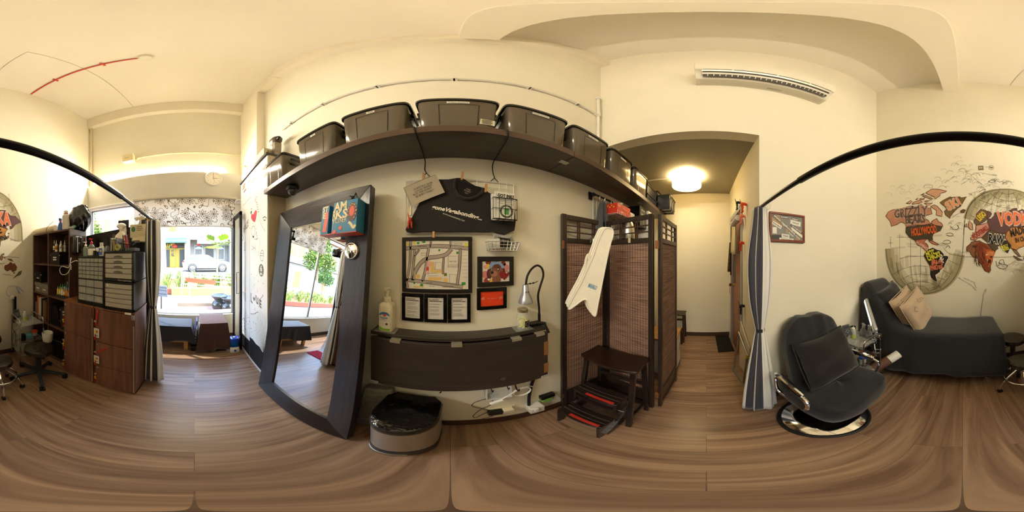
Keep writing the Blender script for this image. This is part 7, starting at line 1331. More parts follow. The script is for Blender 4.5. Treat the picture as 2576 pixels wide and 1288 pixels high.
# on top of the parts drawers
def pump(x, y, z, r, h, body, head, label, fill=None):
    t = thing('pump_bottle', label, 'bottle', (x, y, z), group='pump bottles on the parts drawers'); part('body', MB().lathe([(0,0),(r*.95,.003),(r, h*.1),(r, h*.62),(r*.8, h*.78),(r*.35, h*.88),(r*.33, h*.94)],(x, y, z), n=22), body, t)
    if fill: part('contents', MB().lathe([(r*1.01,.012),(r*1.01, h*.55)],(x, y, z), n=22), fill, t)
    part('pump', MB().lathe([(r*.42, h*.9),(r*.42, h*1.02),(r*.15, h*1.06),(r*.15, h*1.2),(r*.35, h*1.22),(r*.35, h*1.27),(0, h*1.28)],(x, y, z)).box((x, y-.006, z+h*1.2),(x+.035, y+.006, z+h*1.26)), head, t)
zt = 1.476; pump(-1.285,-1.01, zt,.030,.115, mat('green_clear', '#b9cdb8', .1, trans=.5, ior=1.2), capm, 'clear green pump bottle on the parts drawers, nearest the bookcase'); pump(-1.265,-.925, zt,.034,.135, mat('clear_bottle'), mat('red_pump', '#d6302c', .4), 'pump bottle with a red head on the parts drawers', mat('white_gel', '#ece9e2', .4))
t = thing('flip_bottle', 'white flip-cap bottle with a blue label on the parts drawers', 'bottle', (-1.25,-.80, zt)); part('body', MB().lathe([(0,0),(.026,.004),(.028,.02),(.026,.085),(.014,.10)],(-1.25,-.80, zt), n=22, sx=.7), capm, t); part('cap', MB().lathe([(.016,.098),(.017,.125),(0,.127)],(-1.25,-.80, zt)), capm, t); part('label', MB().box((-1.2318,-.819, zt+.012),(-1.2295,-.783, zt+.075)), mat('label_blue3', '#3a6fc0', .5), t); part('label_sun', MB().lathe([(0,.0008),(.009,.0008)],(-1.2295,-.797, zt+.05), X_), mat('sun_orange', '#f0b84a', .5), t)
for y, h, c, lab, x in ((-.875,.055, blackplastic, 'short black jar between the pump and flip bottles', -1.255),(-.845,.045, blackplastic, 'low black lidded jar beside the flip bottle', -1.25)): solo('small_jar', MB().lathe([(0,0),(.016,0),(.016, h),(0, h)],(x, y, zt), n=18), c, lab, 'jar', group='small black jars on the parts drawers')
solo('tissue_stack', MB().box((-1.34,-.90, zt),(-1.295,-.83, zt+.085)), capm, 'white box behind the small jars on the parts drawers', 'box', bevel=.003); solo('smoky_bottle', MB().lathe([(0,0),(.03,.004),(.032,.06),(.02,.09),(.012,.10),(0,.10)],(-1.31,-.775, zt), n=20), mat('clear_bottle'), 'clear squat bottle behind the flip bottle', 'bottle')
# on top of the clear drawers
zt = 1.519; wb = thing('wire_desk_tidy', 'black wire desk tidy on the clear drawers', 'desk tidy', (-1.30,-.60, zt)); m = MB()
for i in range(17): y = -.725+.235*i/16; h = .10-.05*(i/16 if i > 5 else 0); m.tube([(-1.40, y, zt+.10),(-1.40, y, zt+.004),(-1.225, y, zt+.004),(-1.225, y, zt+h)],.0016,5)
part('wires', m, blackwire, wb); part('rim', MB().tube([(-1.225,-.725, zt+.10),(-1.225,-.65, zt+.10),(-1.225,-.60, zt+.065),(-1.225,-.49, zt+.05),(-1.40,-.49, zt+.10),(-1.40,-.725, zt+.10)],.003,6, closed=True), blackwire, wb)
mh = thing('mask_dispenser', 'white plastic dispenser column with gloves hung on the black partition', 'dispenser', (-1.57,-.72,1.56))
part('body', MB().box((-1.60,-.76,1.53),(-1.56,-.70,1.79)).box((-1.58,-.775,1.60),(-1.53,-.70,1.62)).box((-1.58,-.775,1.67),(-1.53,-.70,1.69)), capm, mh, bevel=.008); part('head', MB().sphere((-1.55,-.745,1.80),.045,14,8, sz=.7, sy=1.2), capm, mh)
solo('black_folder', MB().box((-1.60,-.80,1.78),(-1.585,-.68,1.87)), mat('black_board'), 'black folder sticking up over the partition by the white dispenser', 'folder'); solo('white_bag', MB().lathe([(0,0),(.07,.005),(.08,.06),(.07,.16),(.02,.20),(.02,.215),(.035,.24),(0,.245)],(-1.43,-.69, zt), n=18, sy=.9, sx=.55), mat('tissue_white', '#e6e0d4', .8, bump=.4, bscale=20), 'knotted white plastic bag standing in the wire desk tidy', 'bag')
bxm = mat('cream_box', '#d6cbaa', .7); gb = thing('glove_box', 'cream cardboard box with a green emblem hung on the black partition', 'box', (-1.55,-.545,1.63)); part('carton', MB().box((-1.60,-.625,1.66),(-1.50,-.45,1.795)), bxm, gb, bevel=.002); part('tray', MB().hexa([(-1.60,-.60,1.62),(-1.47,-.60,1.62),(-1.47,-.45,1.62),(-1.60,-.45,1.62),(-1.60,-.60,1.66),(-1.50,-.60,1.66),(-1.50,-.45,1.68),(-1.60,-.45,1.68)]), bxm, gb); part('emblem', MB().lathe([(0,.001),(.022,.001)],(-1.4995,-.59,1.745), X_, n=20, sy=1.25), mat('emblem_green', '#3f7f62', .6), gb); m = MB()
for k in range(3): m.stroke([(-1.4985,-.555,1.77-.018*k),(-1.4985,-.50+.01*(k % 2),1.772-.018*k)],.005, X_)
part('lettering', m, mat('pencil_grey'), gb)
rnd = random.Random(12)
for k,(y, x, h, c, lab) in enumerate(((-.585,-1.33,.15, '#2c3f8c', 'blue pen leaning in the desk tidy'),(-.57,-1.32,.145, '#c83a2a', 'red pen upright in the desk tidy'),(-.555,-1.31,.14, '#d84a34', 'second red pen at the curtain end of the tidy'),(-.60,-1.35,.16, '#d8b42c', 'yellow pencil leaning in the desk tidy'),(-.565,-1.35,.155, '#1f2a50', 'dark blue pen at the back of the tidy'),(-.615,-1.34,.15, '#222222', 'black pen beside the yellow pencil'))): solo('pen', MB().cyl((x, y, zt+.01),(x+rnd.uniform(-.01,.01), y-.02+rnd.uniform(-.02,.02), zt+h),.005, n=8), mat('pen_'+c[1:], c,.4), lab, 'pen', group='pens in the desk tidy')
solo('tape_roll', MB().lathe([(.014,0),(.027,0),(.027,.016),(.014,.016),(.014,0)],(-1.245,-.63, zt+.035), X_, n=24), mat('tape_yellow', '#d9d45a', .4), 'yellow tape roll at the front of the desk tidy', 'tape')
for k,(y, w, c, lab) in enumerate(((-.70,.012, '#cfc9bc', 'pale booklet at the bookcase end of the desk tidy'),(-.672,.016, '#c6b68a', 'tan booklet in the desk tidy'),(-.65,.010, '#8d8fa0', 'grey booklet in the desk tidy'))): solo('booklet', MB().box((-1.38, y-w/2, zt+.006),(-1.25, y+w/2, zt+.12)), mat('bk_'+c[1:], c,.6), lab, 'booklet', group='booklets in the desk tidy')
solo('paper_pad', MB().box((-1.38,-.56, zt+.006),(-1.26,-.48, zt+.03)), mat('pad_grey', '#7f858c', .5), 'flat grey pad lying in the desk tidy', 'pad')
# helmet, sign, clamp
hl = thing('helmet', 'black helmet hung behind the end of the curtain rod', 'helmet', (-1.70,-.44,1.80)); part('shell', MB().lathe([(.10,-.02),(.112,.03),(.10,.08),(.06,.115),(0,.125)],(-1.72,-.50,1.80), n=28), mat('helmet_black', '#15110f', .2, coat=.5), hl); part('visor', MB().box((-1.66,-.55,1.785),(-1.60,-.44,1.80)), blackplastic, hl, bevel=.005); part('strap', MB().tube(smooth([(-1.66,-.44,1.79),(-1.64,-.45,1.74),(-1.66,-.52,1.73),(-1.68,-.56,1.78)],4),.005,6), blackplastic, hl)
solo('spring_clamp', MB().box((-1.50,-.445,1.795),(-1.47,-.425,1.845)).box((-1.51,-.44,1.84),(-1.46,-.425,1.858)), mat('clamp_yellow', '#d9a81e', .4), 'yellow clamp gripping the curtain rod near the helmet', 'clamp', bevel=.003)
sg = thing('counter_sign', 'small cream sign holder standing above the cream box', 'sign', (-1.61,-.55,1.80)); part('plate', MB().box((-1.615,-.60,1.865),(-1.607,-.505,1.895)), bxm, sg); part('stem', MB().box((-1.614,-.555,1.80),(-1.608,-.545,1.87)), bxm, sg)
# wrapped dispenser on the bookcase side
wd_ = thing('soap_dispenser', 'film-wrapped black wall dispenser on the bookcase side panel', 'dispenser', (-1.38,-1.235,1.51)); part('body', MB().box((-1.455,-1.258,1.51),(-1.315,-1.19,1.71)), mat('wrapped_dark', '#2b2622', .15, spec=.9, bump=.6, bscale=25), wd_, bevel=.02); part('tube', MB().tube([(-1.36,-1.188,1.69),(-1.36,-1.185,1.52)],.006,6), frost, wd_); part('window', MB().lathe([(0,.004),(.035,.004),(.04,0)],(-1.40,-1.19,1.58), Y_, n=20, sy=1.3), blackplastic, wd_)
cbx = thing('white_lead', 'white usb lead looped and hung on the bookcase side panel', 'cable', (-1.28,-1.24,1.2)); part('cable', MB().tube(smooth([(-1.32,-1.24,1.46),(-1.30,-1.235,1.42),(-1.29,-1.232,1.34),(-1.27,-1.27,1.28),(-1.28,-1.36,1.27),(-1.29,-1.40,1.32),(-1.29,-1.36,1.36),(-1.30,-1.27,1.35),(-1.30,-1.235,1.40),(-1.30,-1.15,1.43),(-1.28,-1.09,1.40),(-1.27,-1.07,1.32),(-1.26,-1.05,1.24)],5),.004,6), wc, cbx); part('knot', MB().tube(smooth([(-1.305,-1.235,1.46),(-1.29,-1.225,1.43),(-1.295,-1.23,1.38),(-1.305,-1.23,1.33),(-1.31,-1.235,1.38)],4),.005,6), wc, cbx); part('plug', MB().box((-1.268,-1.06,1.205),(-1.25,-1.035,1.24)), wc, cbx, bevel=.002)
# on top of the bookcase
zt = 1.791
for k,(x, lab) in enumerate(((-1.37, 'pale rolled sheet lying on the bookcase, tied to its neighbour, front one'),(-1.47, 'pale rolled sheet lying on the bookcase behind the other roll'))): solo('paper_roll', MB().cyl((x,-1.985, zt+.045),(x,-1.50 if k else -1.56, zt+.045),.044, n=26), mat('roll_cream', '#e2d6b8', .6), lab, 'roll', group='rolls on the bookcase')
solo('cable_tie', MB().tube(smooth([(-1.325,-1.69, zt+.0),(-1.32,-1.69, zt+.05),(-1.36,-1.685, zt+.10),(-1.42,-1.67, zt+.16)],5),.003,6), bc, 'dark cord tied round the rolls on the bookcase', 'cord')
t = thing('spray_bottle', 'blue spray bottle with pink collar on the bookcase edge', 'bottle', (-1.36,-1.46, zt)); part('body', MB().lathe([(0,0),(.036,0),(.038,.03),(.030,.08),(.016,.105),(.014,.115)],(-1.36,-1.46, zt), n=22), mat('spray_blue', '#3d6cc0', .3), t); part('collar', MB().lathe([(.016,.112),(.016,.128),(0,.128)],(-1.36,-1.46, zt)), mat('collar_pink', '#d0557e', .4), t); part('head', MB().box((-1.375,-1.47, zt+.128),(-1.335,-1.45, zt+.158)), mat('spray_blue', ''), t, bevel=.004)
t = thing('wash_bottle', 'tall frosted bottle with white cap and red tie beside the blue spray', 'bottle', (-1.36,-1.365, zt)); part('body', MB().lathe([(0,0),(.045,.003),(.047,.02),(.047,.17),(.03,.19),(.022,.195),(.022,.21)],(-1.36,-1.365, zt), n=26), mat('milky_plastic', '#dcd6cc', .35), t); part('cap', MB().lathe([(.022,.195),(.024,.20),(.024,.235),(0,.238)],(-1.36,-1.365, zt)), capm, t); part('red_tie', MB().tube([V((-1.36+.026*cos(s),-1.365+.026*sin(s), zt+.198)) for s in [2*pi*i/16 for i in range(16)]],.003,5, closed=True).tube(smooth([(-1.36,-1.39, zt+.2),(-1.35,-1.41, zt+.215),(-1.36,-1.40, zt+.235),(-1.36,-1.37, zt+.24)],4),.002,5), redc, t)
fan = thing('wrapped_machine', 'tall bulky thing wrapped in black shiny film on the bookcase', 'bundle', (-1.50,-1.32, zt)); rnd = random.Random(3)
def bl(u, v): a = 2*pi*u; r = (.075+.045*sin(pi*min(1, v*1.15))+.012*sin(3*a+4*v)+.008*sin(9*a+20*v)) if v < 1 else 0; r = r*(1 if v < .95 else (1-v)/.05); return V((-1.50+r*cos(a),-1.31+1.2*r*sin(a)+.05*v, zt+.31*v+.01*sin(2*a)))
part('wrap', MB().grid(bl,44,24, cu=True), mat('black_film'), fan, sharp=80)
t = thing('hand_pump', 'pale squeeze bottle with a green cap lying on the bookcase edge', 'bottle', (-1.38,-1.25, zt)); part('body', MB().cyl((-1.34,-1.37, zt+.02),(-1.40,-1.28, zt+.02),.012,.022, n=16), frost, t); part('cap', MB().cyl((-1.40,-1.29, zt+.025),(-1.42,-1.26, zt+.045),.024,.016, n=16), mat('mint_cap', '#7fb7a0', .4), t)
# in the bookcase
card = mat('box_black_card', '#1f1d1b', .5); cardg = mat('box_grey_linen', '#8a8478', .8, var=.1, vscale=60)
def lid_box(y0, y1, z0, h, m_, label, x1=-1.33, d=.24, tagn=1, group='lidded boxes in the bookcase'):
    t = thing('storage_box', label, 'box', (x1-d/2,(y0+y1)/2, z0), group=group); part('box', MB().box((x1-d, y0, z0),(x1, y1, z0+h*.80)), m_, t, bevel=.002); part('lid', MB().box((x1-d-.003, y0-.003, z0+h*.72),(x1+.003, y1+.003, z0+h)), m_, t, bevel=.002)
    for yy in (y0, y1): part('corner', MB().box((x1-.01, yy-.005, z0+h*.72-.004),(x1+.0045, yy+.005, z0+h*.80)), mat('pale_steel'), t)
    for k in range(tagn): part('label', MB().box((x1+.001,(y0+y1)/2-.03, z0+h*(.35+.18*k)),(x1+.0025,(y0+y1)/2+.03, z0+h*(.35+.18*k)+.016)), paper, t)
lid_box(-1.62,-1.45,1.374,.15, card, 'black lidded box with three white strips under the wire caddy of bottles', tagn=2); lid_box(-1.972,-1.83,1.105,.15, card, 'black lidded box resting on the two grey boxes', tagn=1); lid_box(-1.975,-1.835,.964,.138, cardg, 'grey ribbed box at the mural side under the black one'); lid_box(-1.825,-1.675,.964,.128, cardg, 'grey ribbed box next to the upright of the bookcase')
lid_box(-1.43,-1.285,.70,.15, card, 'upper black file box with a metal label holder, half behind the locker', x1=-1.325); lid_box(-1.43,-1.285,.549,.15, card, 'lower black file box with a metal label holder, half behind the locker', x1=-1.325)
cad = thing('bottle_caddy', 'black wire caddy of ink bottles on the black lidded box', 'caddy', (-1.42,-1.53,1.526)); cy0, cy1, cx0, cx1, cz = -1.615,-1.44,-1.50,-1.34,1.527
m = MB()
for z in (cz+.003, cz+.05): m.tube([(cx0, cy0, z),(cx1, cy0, z),(cx1, cy1, z),(cx0, cy1, z)],.0028,6, closed=True)
m.tube(smooth([(cx1, cy1, cz+.05),(cx1-.03, cy1, cz+.09),(cx0+.03, cy1, cz+.09),(cx0, cy1, cz+.05)],4),.003,6); part('wires', m, blackwire, cad); part('tray', MB().box((cx0, cy0, cz),(cx1, cy1, cz+.004)), mat('dark_plastic'), cad)
def ink_bottle(x, y, z, r, h, body, capc, label, group, lab=None):
    t = thing('ink_bottle', label, 'bottle', (x, y, z), group=group); part('body', MB().lathe([(0,0),(r,.002),(r, h*.62),(r*.45, h*.70),(r*.4, h*.74)],(x, y, z), n=14), body, t); part('cap', MB().lathe([(r*.5, h*.73),(r*.42, h*.80),(r*.15, h),(0, h)],(x, y, z), n=10), capc, t)
    if lab: part('label', MB().lathe([(r*1.03, h*.18),(r*1.03, h*.50)],(x, y, z), n=14), lab, t)
caps = mat('cap_clear', '#c9c5b8', .3); inks = {'w': mat('ink_white', '#e6e2d8', .4), 'o': mat('ink_orange', '#d98a2c', .4), 'k': mat('ink_dark', '#2a2724', .35), 'y': mat('ink_yellow', '#e3c72c', .4), 'g': mat('ink_green', '#3d8f3c', .4), 't': mat('ink_teal', '#2a7f88', .4), 'b': mat('ink_blue', '#3a6fa8', .4), 'r': mat('ink_red', '#c8402c', .4)}
for k,(y, x, h, c, l_, lab) in enumerate(((-1.585,-1.365,.15, 'k', 'w', 'dark ink bottle with a pale label at the left of the wire caddy'),(-1.545,-1.365,.15, 'w', 'o', 'white ink bottle with an orange label in the wire caddy'),(-1.505,-1.40,.14, 'w', None, 'plain white bottle with a red tip in the middle of the caddy'),(-1.475,-1.38,.135, 'w', None, 'plain white bottle at the right of the caddy'),(-1.46,-1.43,.15, 'w', None, 'white bottle at the back right of the caddy'),(-1.53,-1.44,.14, 'w', None, 'white bottle at the back of the caddy'))): ink_bottle(x, y, cz+.005,.018, h, inks[c], caps, lab, 'bottles in the wire caddy', inks[l_] if l_ else None)
rackk = thing('ink_rack', 'dark stepped rack of small ink bottles in the bookcase', 'rack', (-1.43,-1.40,.964)); m = MB()
for s in range(4): m.box((-1.335-.045*(s+1),-1.525,.965),(-1.335-.045*s,-1.285,.985+.028*s+.012))
part('step', m, mat('dark_plastic'), rackk); rnd = random.Random(8)
seqs = [['y', 'y', 'w', 'o', 'o', 'o'],['g', 'g', 'w', 'b', 'w', 'r'],['g', 't', 'b', 'o', 'r', 'k'],['t', 't', 'b', 't', 'g', 'k']]; names = {'w': 'white', 'o': 'orange', 'k': 'black', 'y': 'yellow', 'g': 'green', 't': 'teal', 'b': 'blue', 'r': 'red'}; rows = ['front', 'second', 'third', 'back']; col_ = ['first', 'second', 'third', 'fourth', 'fifth', 'sixth']
for s in range(4):
    for k in range(6):
        c = seqs[s][k]
        if s >= 2 and k < 2: continue
        if s == 3 and k < 3: continue
        ink_bottle(-1.3575-.045*s,-1.505+.038*k,.998+.028*s,.0145,.105, inks[c], mat('cap_green', '#3f8f5c', .4) if s % 2 else caps, '%s ink bottle, %s from the mural side in the %s row of the stepped rack' % (names[c], col_[k], rows[s]), 'ink bottles on the stepped rack', inks['w'] if (k+s) % 2 else None)
for k,(y, w, h, c, lab) in enumerate(((-1.955,.03,.25, '#7d7c78', 'grey magazine holder at the mural end of the file shelf'),(-1.915,.03,.35, '#d05c2a', 'orange file on the file shelf of the bookcase'),(-1.88,.026,.33, '#d8d4ca', 'white file next to the orange one'),(-1.847,.032,.34, '#c9c6bf', 'pale grey file in the middle of the file shelf'),(-1.81,.03,.32, '#1f1f20', 'black file with a white label on the file shelf'),(-1.772,.036,.31, '#8a6544', 'tan file on the file shelf of the bookcase'),(-1.73,.04,.30, '#6d4c34', 'brown file nearest the bookcase upright'))): solo('file', MB().box((-1.55, y-w/2,.549),(-1.335, y+w/2,.549+h)), mat('file_'+c[1:], c,.6), lab, 'file', group='files on the lower bookcase shelf', bevel=.002)
for k in range(8): y = -1.61+.021*k; tl = .16; b_ = V((0, sin(-tl), cos(tl))); a_ = V((0, cos(tl), sin(tl))); solo('black_folder', MB().obox(V((-1.45, y,.552))+b_*.145,(.11,0,0), a_*.007, b_*.145), mat('black_board') if k % 2 else card, '%s black folder from the bookcase upright, leaning right' % ['first', 'second', 'third', 'fourth', 'fifth', 'sixth', 'seventh', 'eighth'][k], 'folder', group='leaning black folders in the bookcase')
solo('black_crate', MB().box((-1.55,-1.62,.04),(-1.33,-1.29,.33)), mat('crate_black', '#131313', .6), 'black box on the floor of the bookcase behind the stool', 'box', bevel=.01); solo('toy_packet', MB().box((-1.40,-1.40,.331),(-1.34,-1.31,.375)), yellowc, 'yellow packet on the black box at the bottom of the bookcase', 'packet', bevel=.01); solo('red_packet', MB().box((-1.36,-1.385,.331),(-1.33,-1.35,.35)), redc, 'small red packet beside the yellow one in the bookcase', 'packet')
# ================================================================ FOLDING SCREEN AND WHAT STANDS AROUND IT
scw = woodmat('screen_wood', '#2a211c', '#3a2d26', 'z', .35,1,.05)
def bamboo():
    m = bpy.data.materials.new('bamboo_blind'); m.use_nodes = True; nt = m.node_tree; N = nt.nodes; L = nt.links; b = N['Principled BSDF']; b.inputs['Roughness'].default_value = .6
    tc = N.new('ShaderNodeTexCoord'); mp = N.new('ShaderNodeMapping'); mp.inputs['Scale'].default_value = (6,6,240); L.new(tc.outputs['Object'], mp.inputs[0]); n = N.new('ShaderNodeTexNoise'); n.inputs['Scale'].default_value = 1; n.inputs['Detail'].default_value = 2; L.new(mp.outputs[0], n.inputs['Vector'])
    r = N.new('ShaderNodeValToRGB'); e = r.color_ramp.elements; e[0].position = .3; e[1].position = .72; e[0].color = (*lin('#5f453a'),1); e[1].color = (*lin('#bf9a86'),1); L.new(n.outputs['Fac'], r.inputs[0])
    mp3 = N.new('ShaderNodeMapping'); mp3.inputs['Scale'].default_value = (2,2,3); L.new(tc.outputs['Object'], mp3.inputs[0]); n3 = N.new('ShaderNodeTexNoise'); n3.inputs['Scale'].default_value = 1.5; L.new(mp3.outputs[0], n3.inputs['Vector'])
    mx = N.new('ShaderNodeMix'); mx.data_type = 'RGBA'; mx.blend_type = 'OVERLAY'; mx.inputs['Factor'].default_value = .5; L.new(r.outputs[0], mx.inputs['A']); L.new(n3.outputs['Color'], mx.inputs['B']); L.new(r.outputs[0], b.inputs['Base Color'])
    bp = N.new('ShaderNodeBump'); bp.inputs['Strength'].default_value = .5; bp.inputs['Distance'].default_value = .003; L.new(n.outputs['Fac'], bp.inputs['Height']); L.new(bp.outputs[0], b.inputs['Normal']); return m
bambm = bamboo(); copper = mat('copper_hinge', '#a8714e', .4,.7); thr = mat('weave_thread', '#2b1d18', .8)
PA, PB, PC, PC2, PD = V((.70,.862,0)), V((1.135,.815,0)), V((1.048,.352,0)), V((1.075,.318,0)), V((1.535,.292,0))
fs_ = thing('folding_screen', 'dark three-panel folding screen with woven bamboo panels in front of the kitchen things', 'screen', (1.10,.55,0))
def panel(a, b):
    d = (b-a).normalized(); L = (b-a).length; n = V((-d.y, d.x,0)); P = lambda s, z, q=0: a+d*s+n*q+Z_*z; T = .0125
    def brd(s0, s1, z0, z1, t=T): return MB().obox(P((s0+s1)/2,(z0+z1)/2), d*(s1-s0)/2, n*t, Z_*(z1-z0)/2)
    f = part('panel_frame', brd(0,.036,.0,1.775), scw, fs_, bevel=.002)
    for m in (brd(L-.036, L,0,1.775), brd(.036, L-.036,1.738,1.772), brd(.036, L-.036,1.572,1.606), brd(.036, L-.036,.055,.085), brd(.036, L-.036,.245,.272)): part('rail', m, scw, f, bevel=.002)
    part('kick_board', brd(.036, L-.036,.085,.245,.005), scw, f); part('bamboo_weave', brd(.036, L-.036,.272,1.572,.003), bambm, f); m = MB()
    for q in (-.0035,.0035):
        for k in range(1,16): s = .036+(L-.072)*k/16; m.tube([P(s,.272, q), P(s,1.572, q)],.0011,4)
    part('weave_threads', m, thr, f, kind='stuff'); m = MB()
    for z in (1.65,1.696): m.merge(brd(.036, L-.036, z-.004, z+.004,.006))
    for s in (.32,.36,.66,.70): m.merge(brd(L*s-.0035, L*s+.0035,1.606,1.738,.004))
    part('lattice', m, mat('lattice_brown', '#4a3026', .4), f); return P
P1 = panel(PA, PB); P2 = panel(PB+V((-.004,-.026,0)), PC); P3 = panel(PC2, PD)
for z in (1.53,.17): part('hinge', MB().box((1.052,.318, z),(1.080,.344, z+.055)), copper, fs_); part('hinge', MB().box((.695,.845, z),(.712,.85, z+.055)), copper, fs_)
solo('hook_clip', MB().obox(P2(.25,1.595,-.016), V((.006,.02,0))*.5, V((.004,0,0)), Z_*.018), mat('cream_plastic'), 'small cream clip on the middle rail of the second screen panel', 'clip')
solo('hook_clip', MB().tube(smooth([(.955,.85,1.606),(.955,.80,1.62),(.952,.795,1.59),(.948,.78,1.57)],3),.003,6).box((.93,.798,1.58),(.938,.806,1.61)), steel, 'steel over-rail hook on the first screen panel holding the bag strap', 'hook')
# ukulele bag
ub = thing('ukulele_bag', 'cream angular ukulele bag with a blue name hanging on the folding screen', 'bag', (.72,.61,1.1)); nv = ray(1480,640); C0 = EYE+nv*.93
def BP(u, v, off=0): r = ray(u, v); return EYE+r*(nv.dot(C0-EYE)/nv.dot(r))+nv*off
front = smooth([BP(u, v) for u, v in ((1519,577),(1530,573),(1541,578),(1542,592),(1536,612),(1527,650),(1519,690),(1511,730),(1504,765),(1499,792),(1494,794),(1487,786),(1481,772),(1478,758),(1472,753),(1462,757),(1445,770),(1434,777),(1430,774),(1440,752),(1462,712),(1480,672),(1494,640),(1508,600))],3)
backp = [p+nv*.075+V((-.022,.012,.012)) for p in front]; bagm = mat('cream_canvas', '#f8f1e0', .85, sheen=.3, bump=.25, bscale=70, var=.05, vscale=6); pipe = mat('white_piping', '#f7f2e6', .6); n = len(front)
part('shell', MB().add(front+backp,[tuple(range(n))[::-1], tuple(range(n,2*n))]+[(i,(i+1) % n, n+(i+1) % n, n+i) for i in range(n)]), bagm, ub, bevel=.008)
part('piping', MB().tube([p-nv*.001 for p in front],.0045,6, closed=True), pipe, ub); part('piping', MB().tube(backp,.0045,6, closed=True), pipe, ub); part('zip', MB().tube([a.lerp(b,.5) for a, b in zip(front, backp)],.005,6, closed=True), pipe, ub)
uu = (BP(1500,725)-BP(1481,718)).normalized(); part('lettering', MB().text('MAHALO', (BP(1500,725)+BP(1481,718))/2-nv*.0015, uu,(-nv).cross(uu),.034, bold=.0012, fit=.05), mat('blue_print', '#6f9cc4', .6), ub)
part('strap', MB().tube(smooth([BP(1483,655,.02), BP(1480,640,.015), BP(1474,652,.02), BP(1470,680,.03)],4),.007,6), bagm, ub); part('hook', MB().tube(smooth([(.948,.78,1.57),(.86,.73,1.52), BP(1482,645,.02)],5),.0025,6), steel, ub)
# step stool
ss = thing('step_stool', 'dark pull-out step stool with red strips on its two lower treads', 'stool', (.80,.59,0)); stw = woodmat('stool_wood', '#1f1815', '#2e2320', 'y', .25,1,.05)
def tread(x0, x1, y0, y1, z, curve=.03, th=.018):
    m = MB(); N_ = 14; top = []
    f = [(x0-curve*(1-(2*i/N_-1)**2), y0+(y1-y0)*i/N_) for i in range(N_+1)]; r = [(x1, y1),(x1, y0)]; m.prism(f+r,(0,0, z-th), X_, Y_, th); return m
part('seat', tread(.81,1.005,.365,.785,.71,.03,.024), woodmat('stool_seat', '#23150f', '#33221a', 'y', .22,1,.03), ss, bevel=.004)
for (x, y),(fx, fy) in (((.835,.40),(.765,.395)),((.985,.40),(1.0,.385)),((.835,.75),(.775,.77)),((.985,.75),(1.0,.77))): part('leg', MB().bar((fx, fy,0),(x, y,.688),.032,.024,(1,0,0)), stw, ss, bevel=.002)
for z in (.13,.42): part('stretcher', MB().bar((.99,.40, z),(.99,.76, z),.018,.03), stw, ss)
for y in (.398,.765): part('stretcher', MB().bar((.775, y,.13),(.995, y,.13),.018,.028), stw, ss)
grip = mat('grip_line', '#6a625c', .5); redstrip = mat('red_strip', '#c23325', .45)
for x0, x1, z in ((.705,.835,.40),(.578,.70,.205)):
    st_ = part('step', tread(x0, x1,.435,.745, z,.018), stw, ss, bevel=.003)
    part('red_strip', MB().box((x0-.004,.455, z+.0003),(x0+.018,.65, z+.0016)), redstrip, st_)
    for k in range(2): part('grip_line', MB().box((x0+.04+.035*k,.44, z+.0003),(x0+.043+.035*k,.74, z+.0012)), grip, st_)
    for y in (.44,.725): part('side_panel', MB().prism([(x0-.01,0),(x0+.03,0),(x0+.055, z*.45),(x1, z*.62),(x1, z-.018),(x0-.01, z-.018)] if z < .3 else [(x0-.005, z-.14),(x0+.03, z-.15),(x1, z-.16),(x1, z-.018),(x0-.005, z-.018)],(0, y+.016,0), X_, Z_,.016), stw, st_, bevel=.002)
part('side_rail', MB().hexa([(.62,.425,.02),(.84,.425,.10),(.84,.441,.10),(.62,.441,.02),(.60,.425,.06),(.84,.425,.24),(.84,.441,.24),(.60,.441,.06)]), stw, ss); part('side_rail', MB().hexa([(.62,.742,.02),(.84,.742,.10),(.84,.758,.10),(.62,.758,.02),(.60,.742,.06),(.84,.742,.24),(.84,.758,.24),(.60,.758,.06)]), stw, ss); part('cross_bar', MB().bar((.72,.44,.30),(.72,.74,.30),.016,.03), stw, ss); part('pin', MB().cyl((.72,.432,.315),(.72,.40,.315),.006), steel, ss); part('pin', MB().cyl((.80,.395,.06),(.80,.38,.06),.004), steel, ss)
# kitchen rail and shelf behind the screen
kr = thing('kitchen_rail', 'black wall rail with hooks and a white wire grid behind the folding screen', 'rail', (1.3,.84,2.0)); part('bar', MB().cyl((1.02,.83,2.0),(1.62,.83,2.0),.009, n=12), blackplastic, kr)
for x in (1.02,1.62): part('bracket', MB().box((x-.02, YN-.012,1.965),(x+.02, YN,2.035)).cyl((x,.83,2.0),(x, YN-.01,2.0),.012).sphere((x-.02 if x < 1.2 else x+.02,.83,2.0),.014,10,6), blackplastic, kr, bevel=.002)
for x in (1.07,1.14,1.24): part('hook', MB().tube(smooth([(x,.842,2.0),(x,.83,2.012),(x,.818,2.0),(x,.82,1.97),(x,.81,1.945),(x,.80,1.955)],3),.003,6), steel, kr)
m = MB(); m.tube([(1.04,.868,1.45),(1.60,.868,1.45),(1.60,.868,1.985),(1.04,.868,1.985)],.004,6, closed=True)
for i in range(1,12): x = 1.04+.56*i/12; m.tube([(x,.868,1.45),(x,.868,1.985)],.002,4)
for i in range(1,9): z = 1.45+.535*i/9; m.tube([(1.04,.87, z),(1.60,.87, z)],.002,4)
part('wire_grid', m, whitewire, kr)
def towel(u, v): z = 1.955-.36*v; w_ = .03+.085*v**.7; a = (u-.5)*2; return V((1.105+w_*a+.01*v,.815+.018*sin(7*a+2)*(.3+v)-.012*(1-a*a), z-.05*abs(a)*v))
solo('grey_towel', MB().grid(towel,22,14), mat('grey_towel', '#56585c', .95, sheen=.4, bump=.3, bscale=80), 'grey towel hanging from the kitchen rail behind the screen', 'towel', solid=.006, sharp=80)
wsx = thing('wire_shelf', 'white wire shelf on the grid carrying the tissue box', 'shelf', (1.34,.80,1.86)); m = MB()
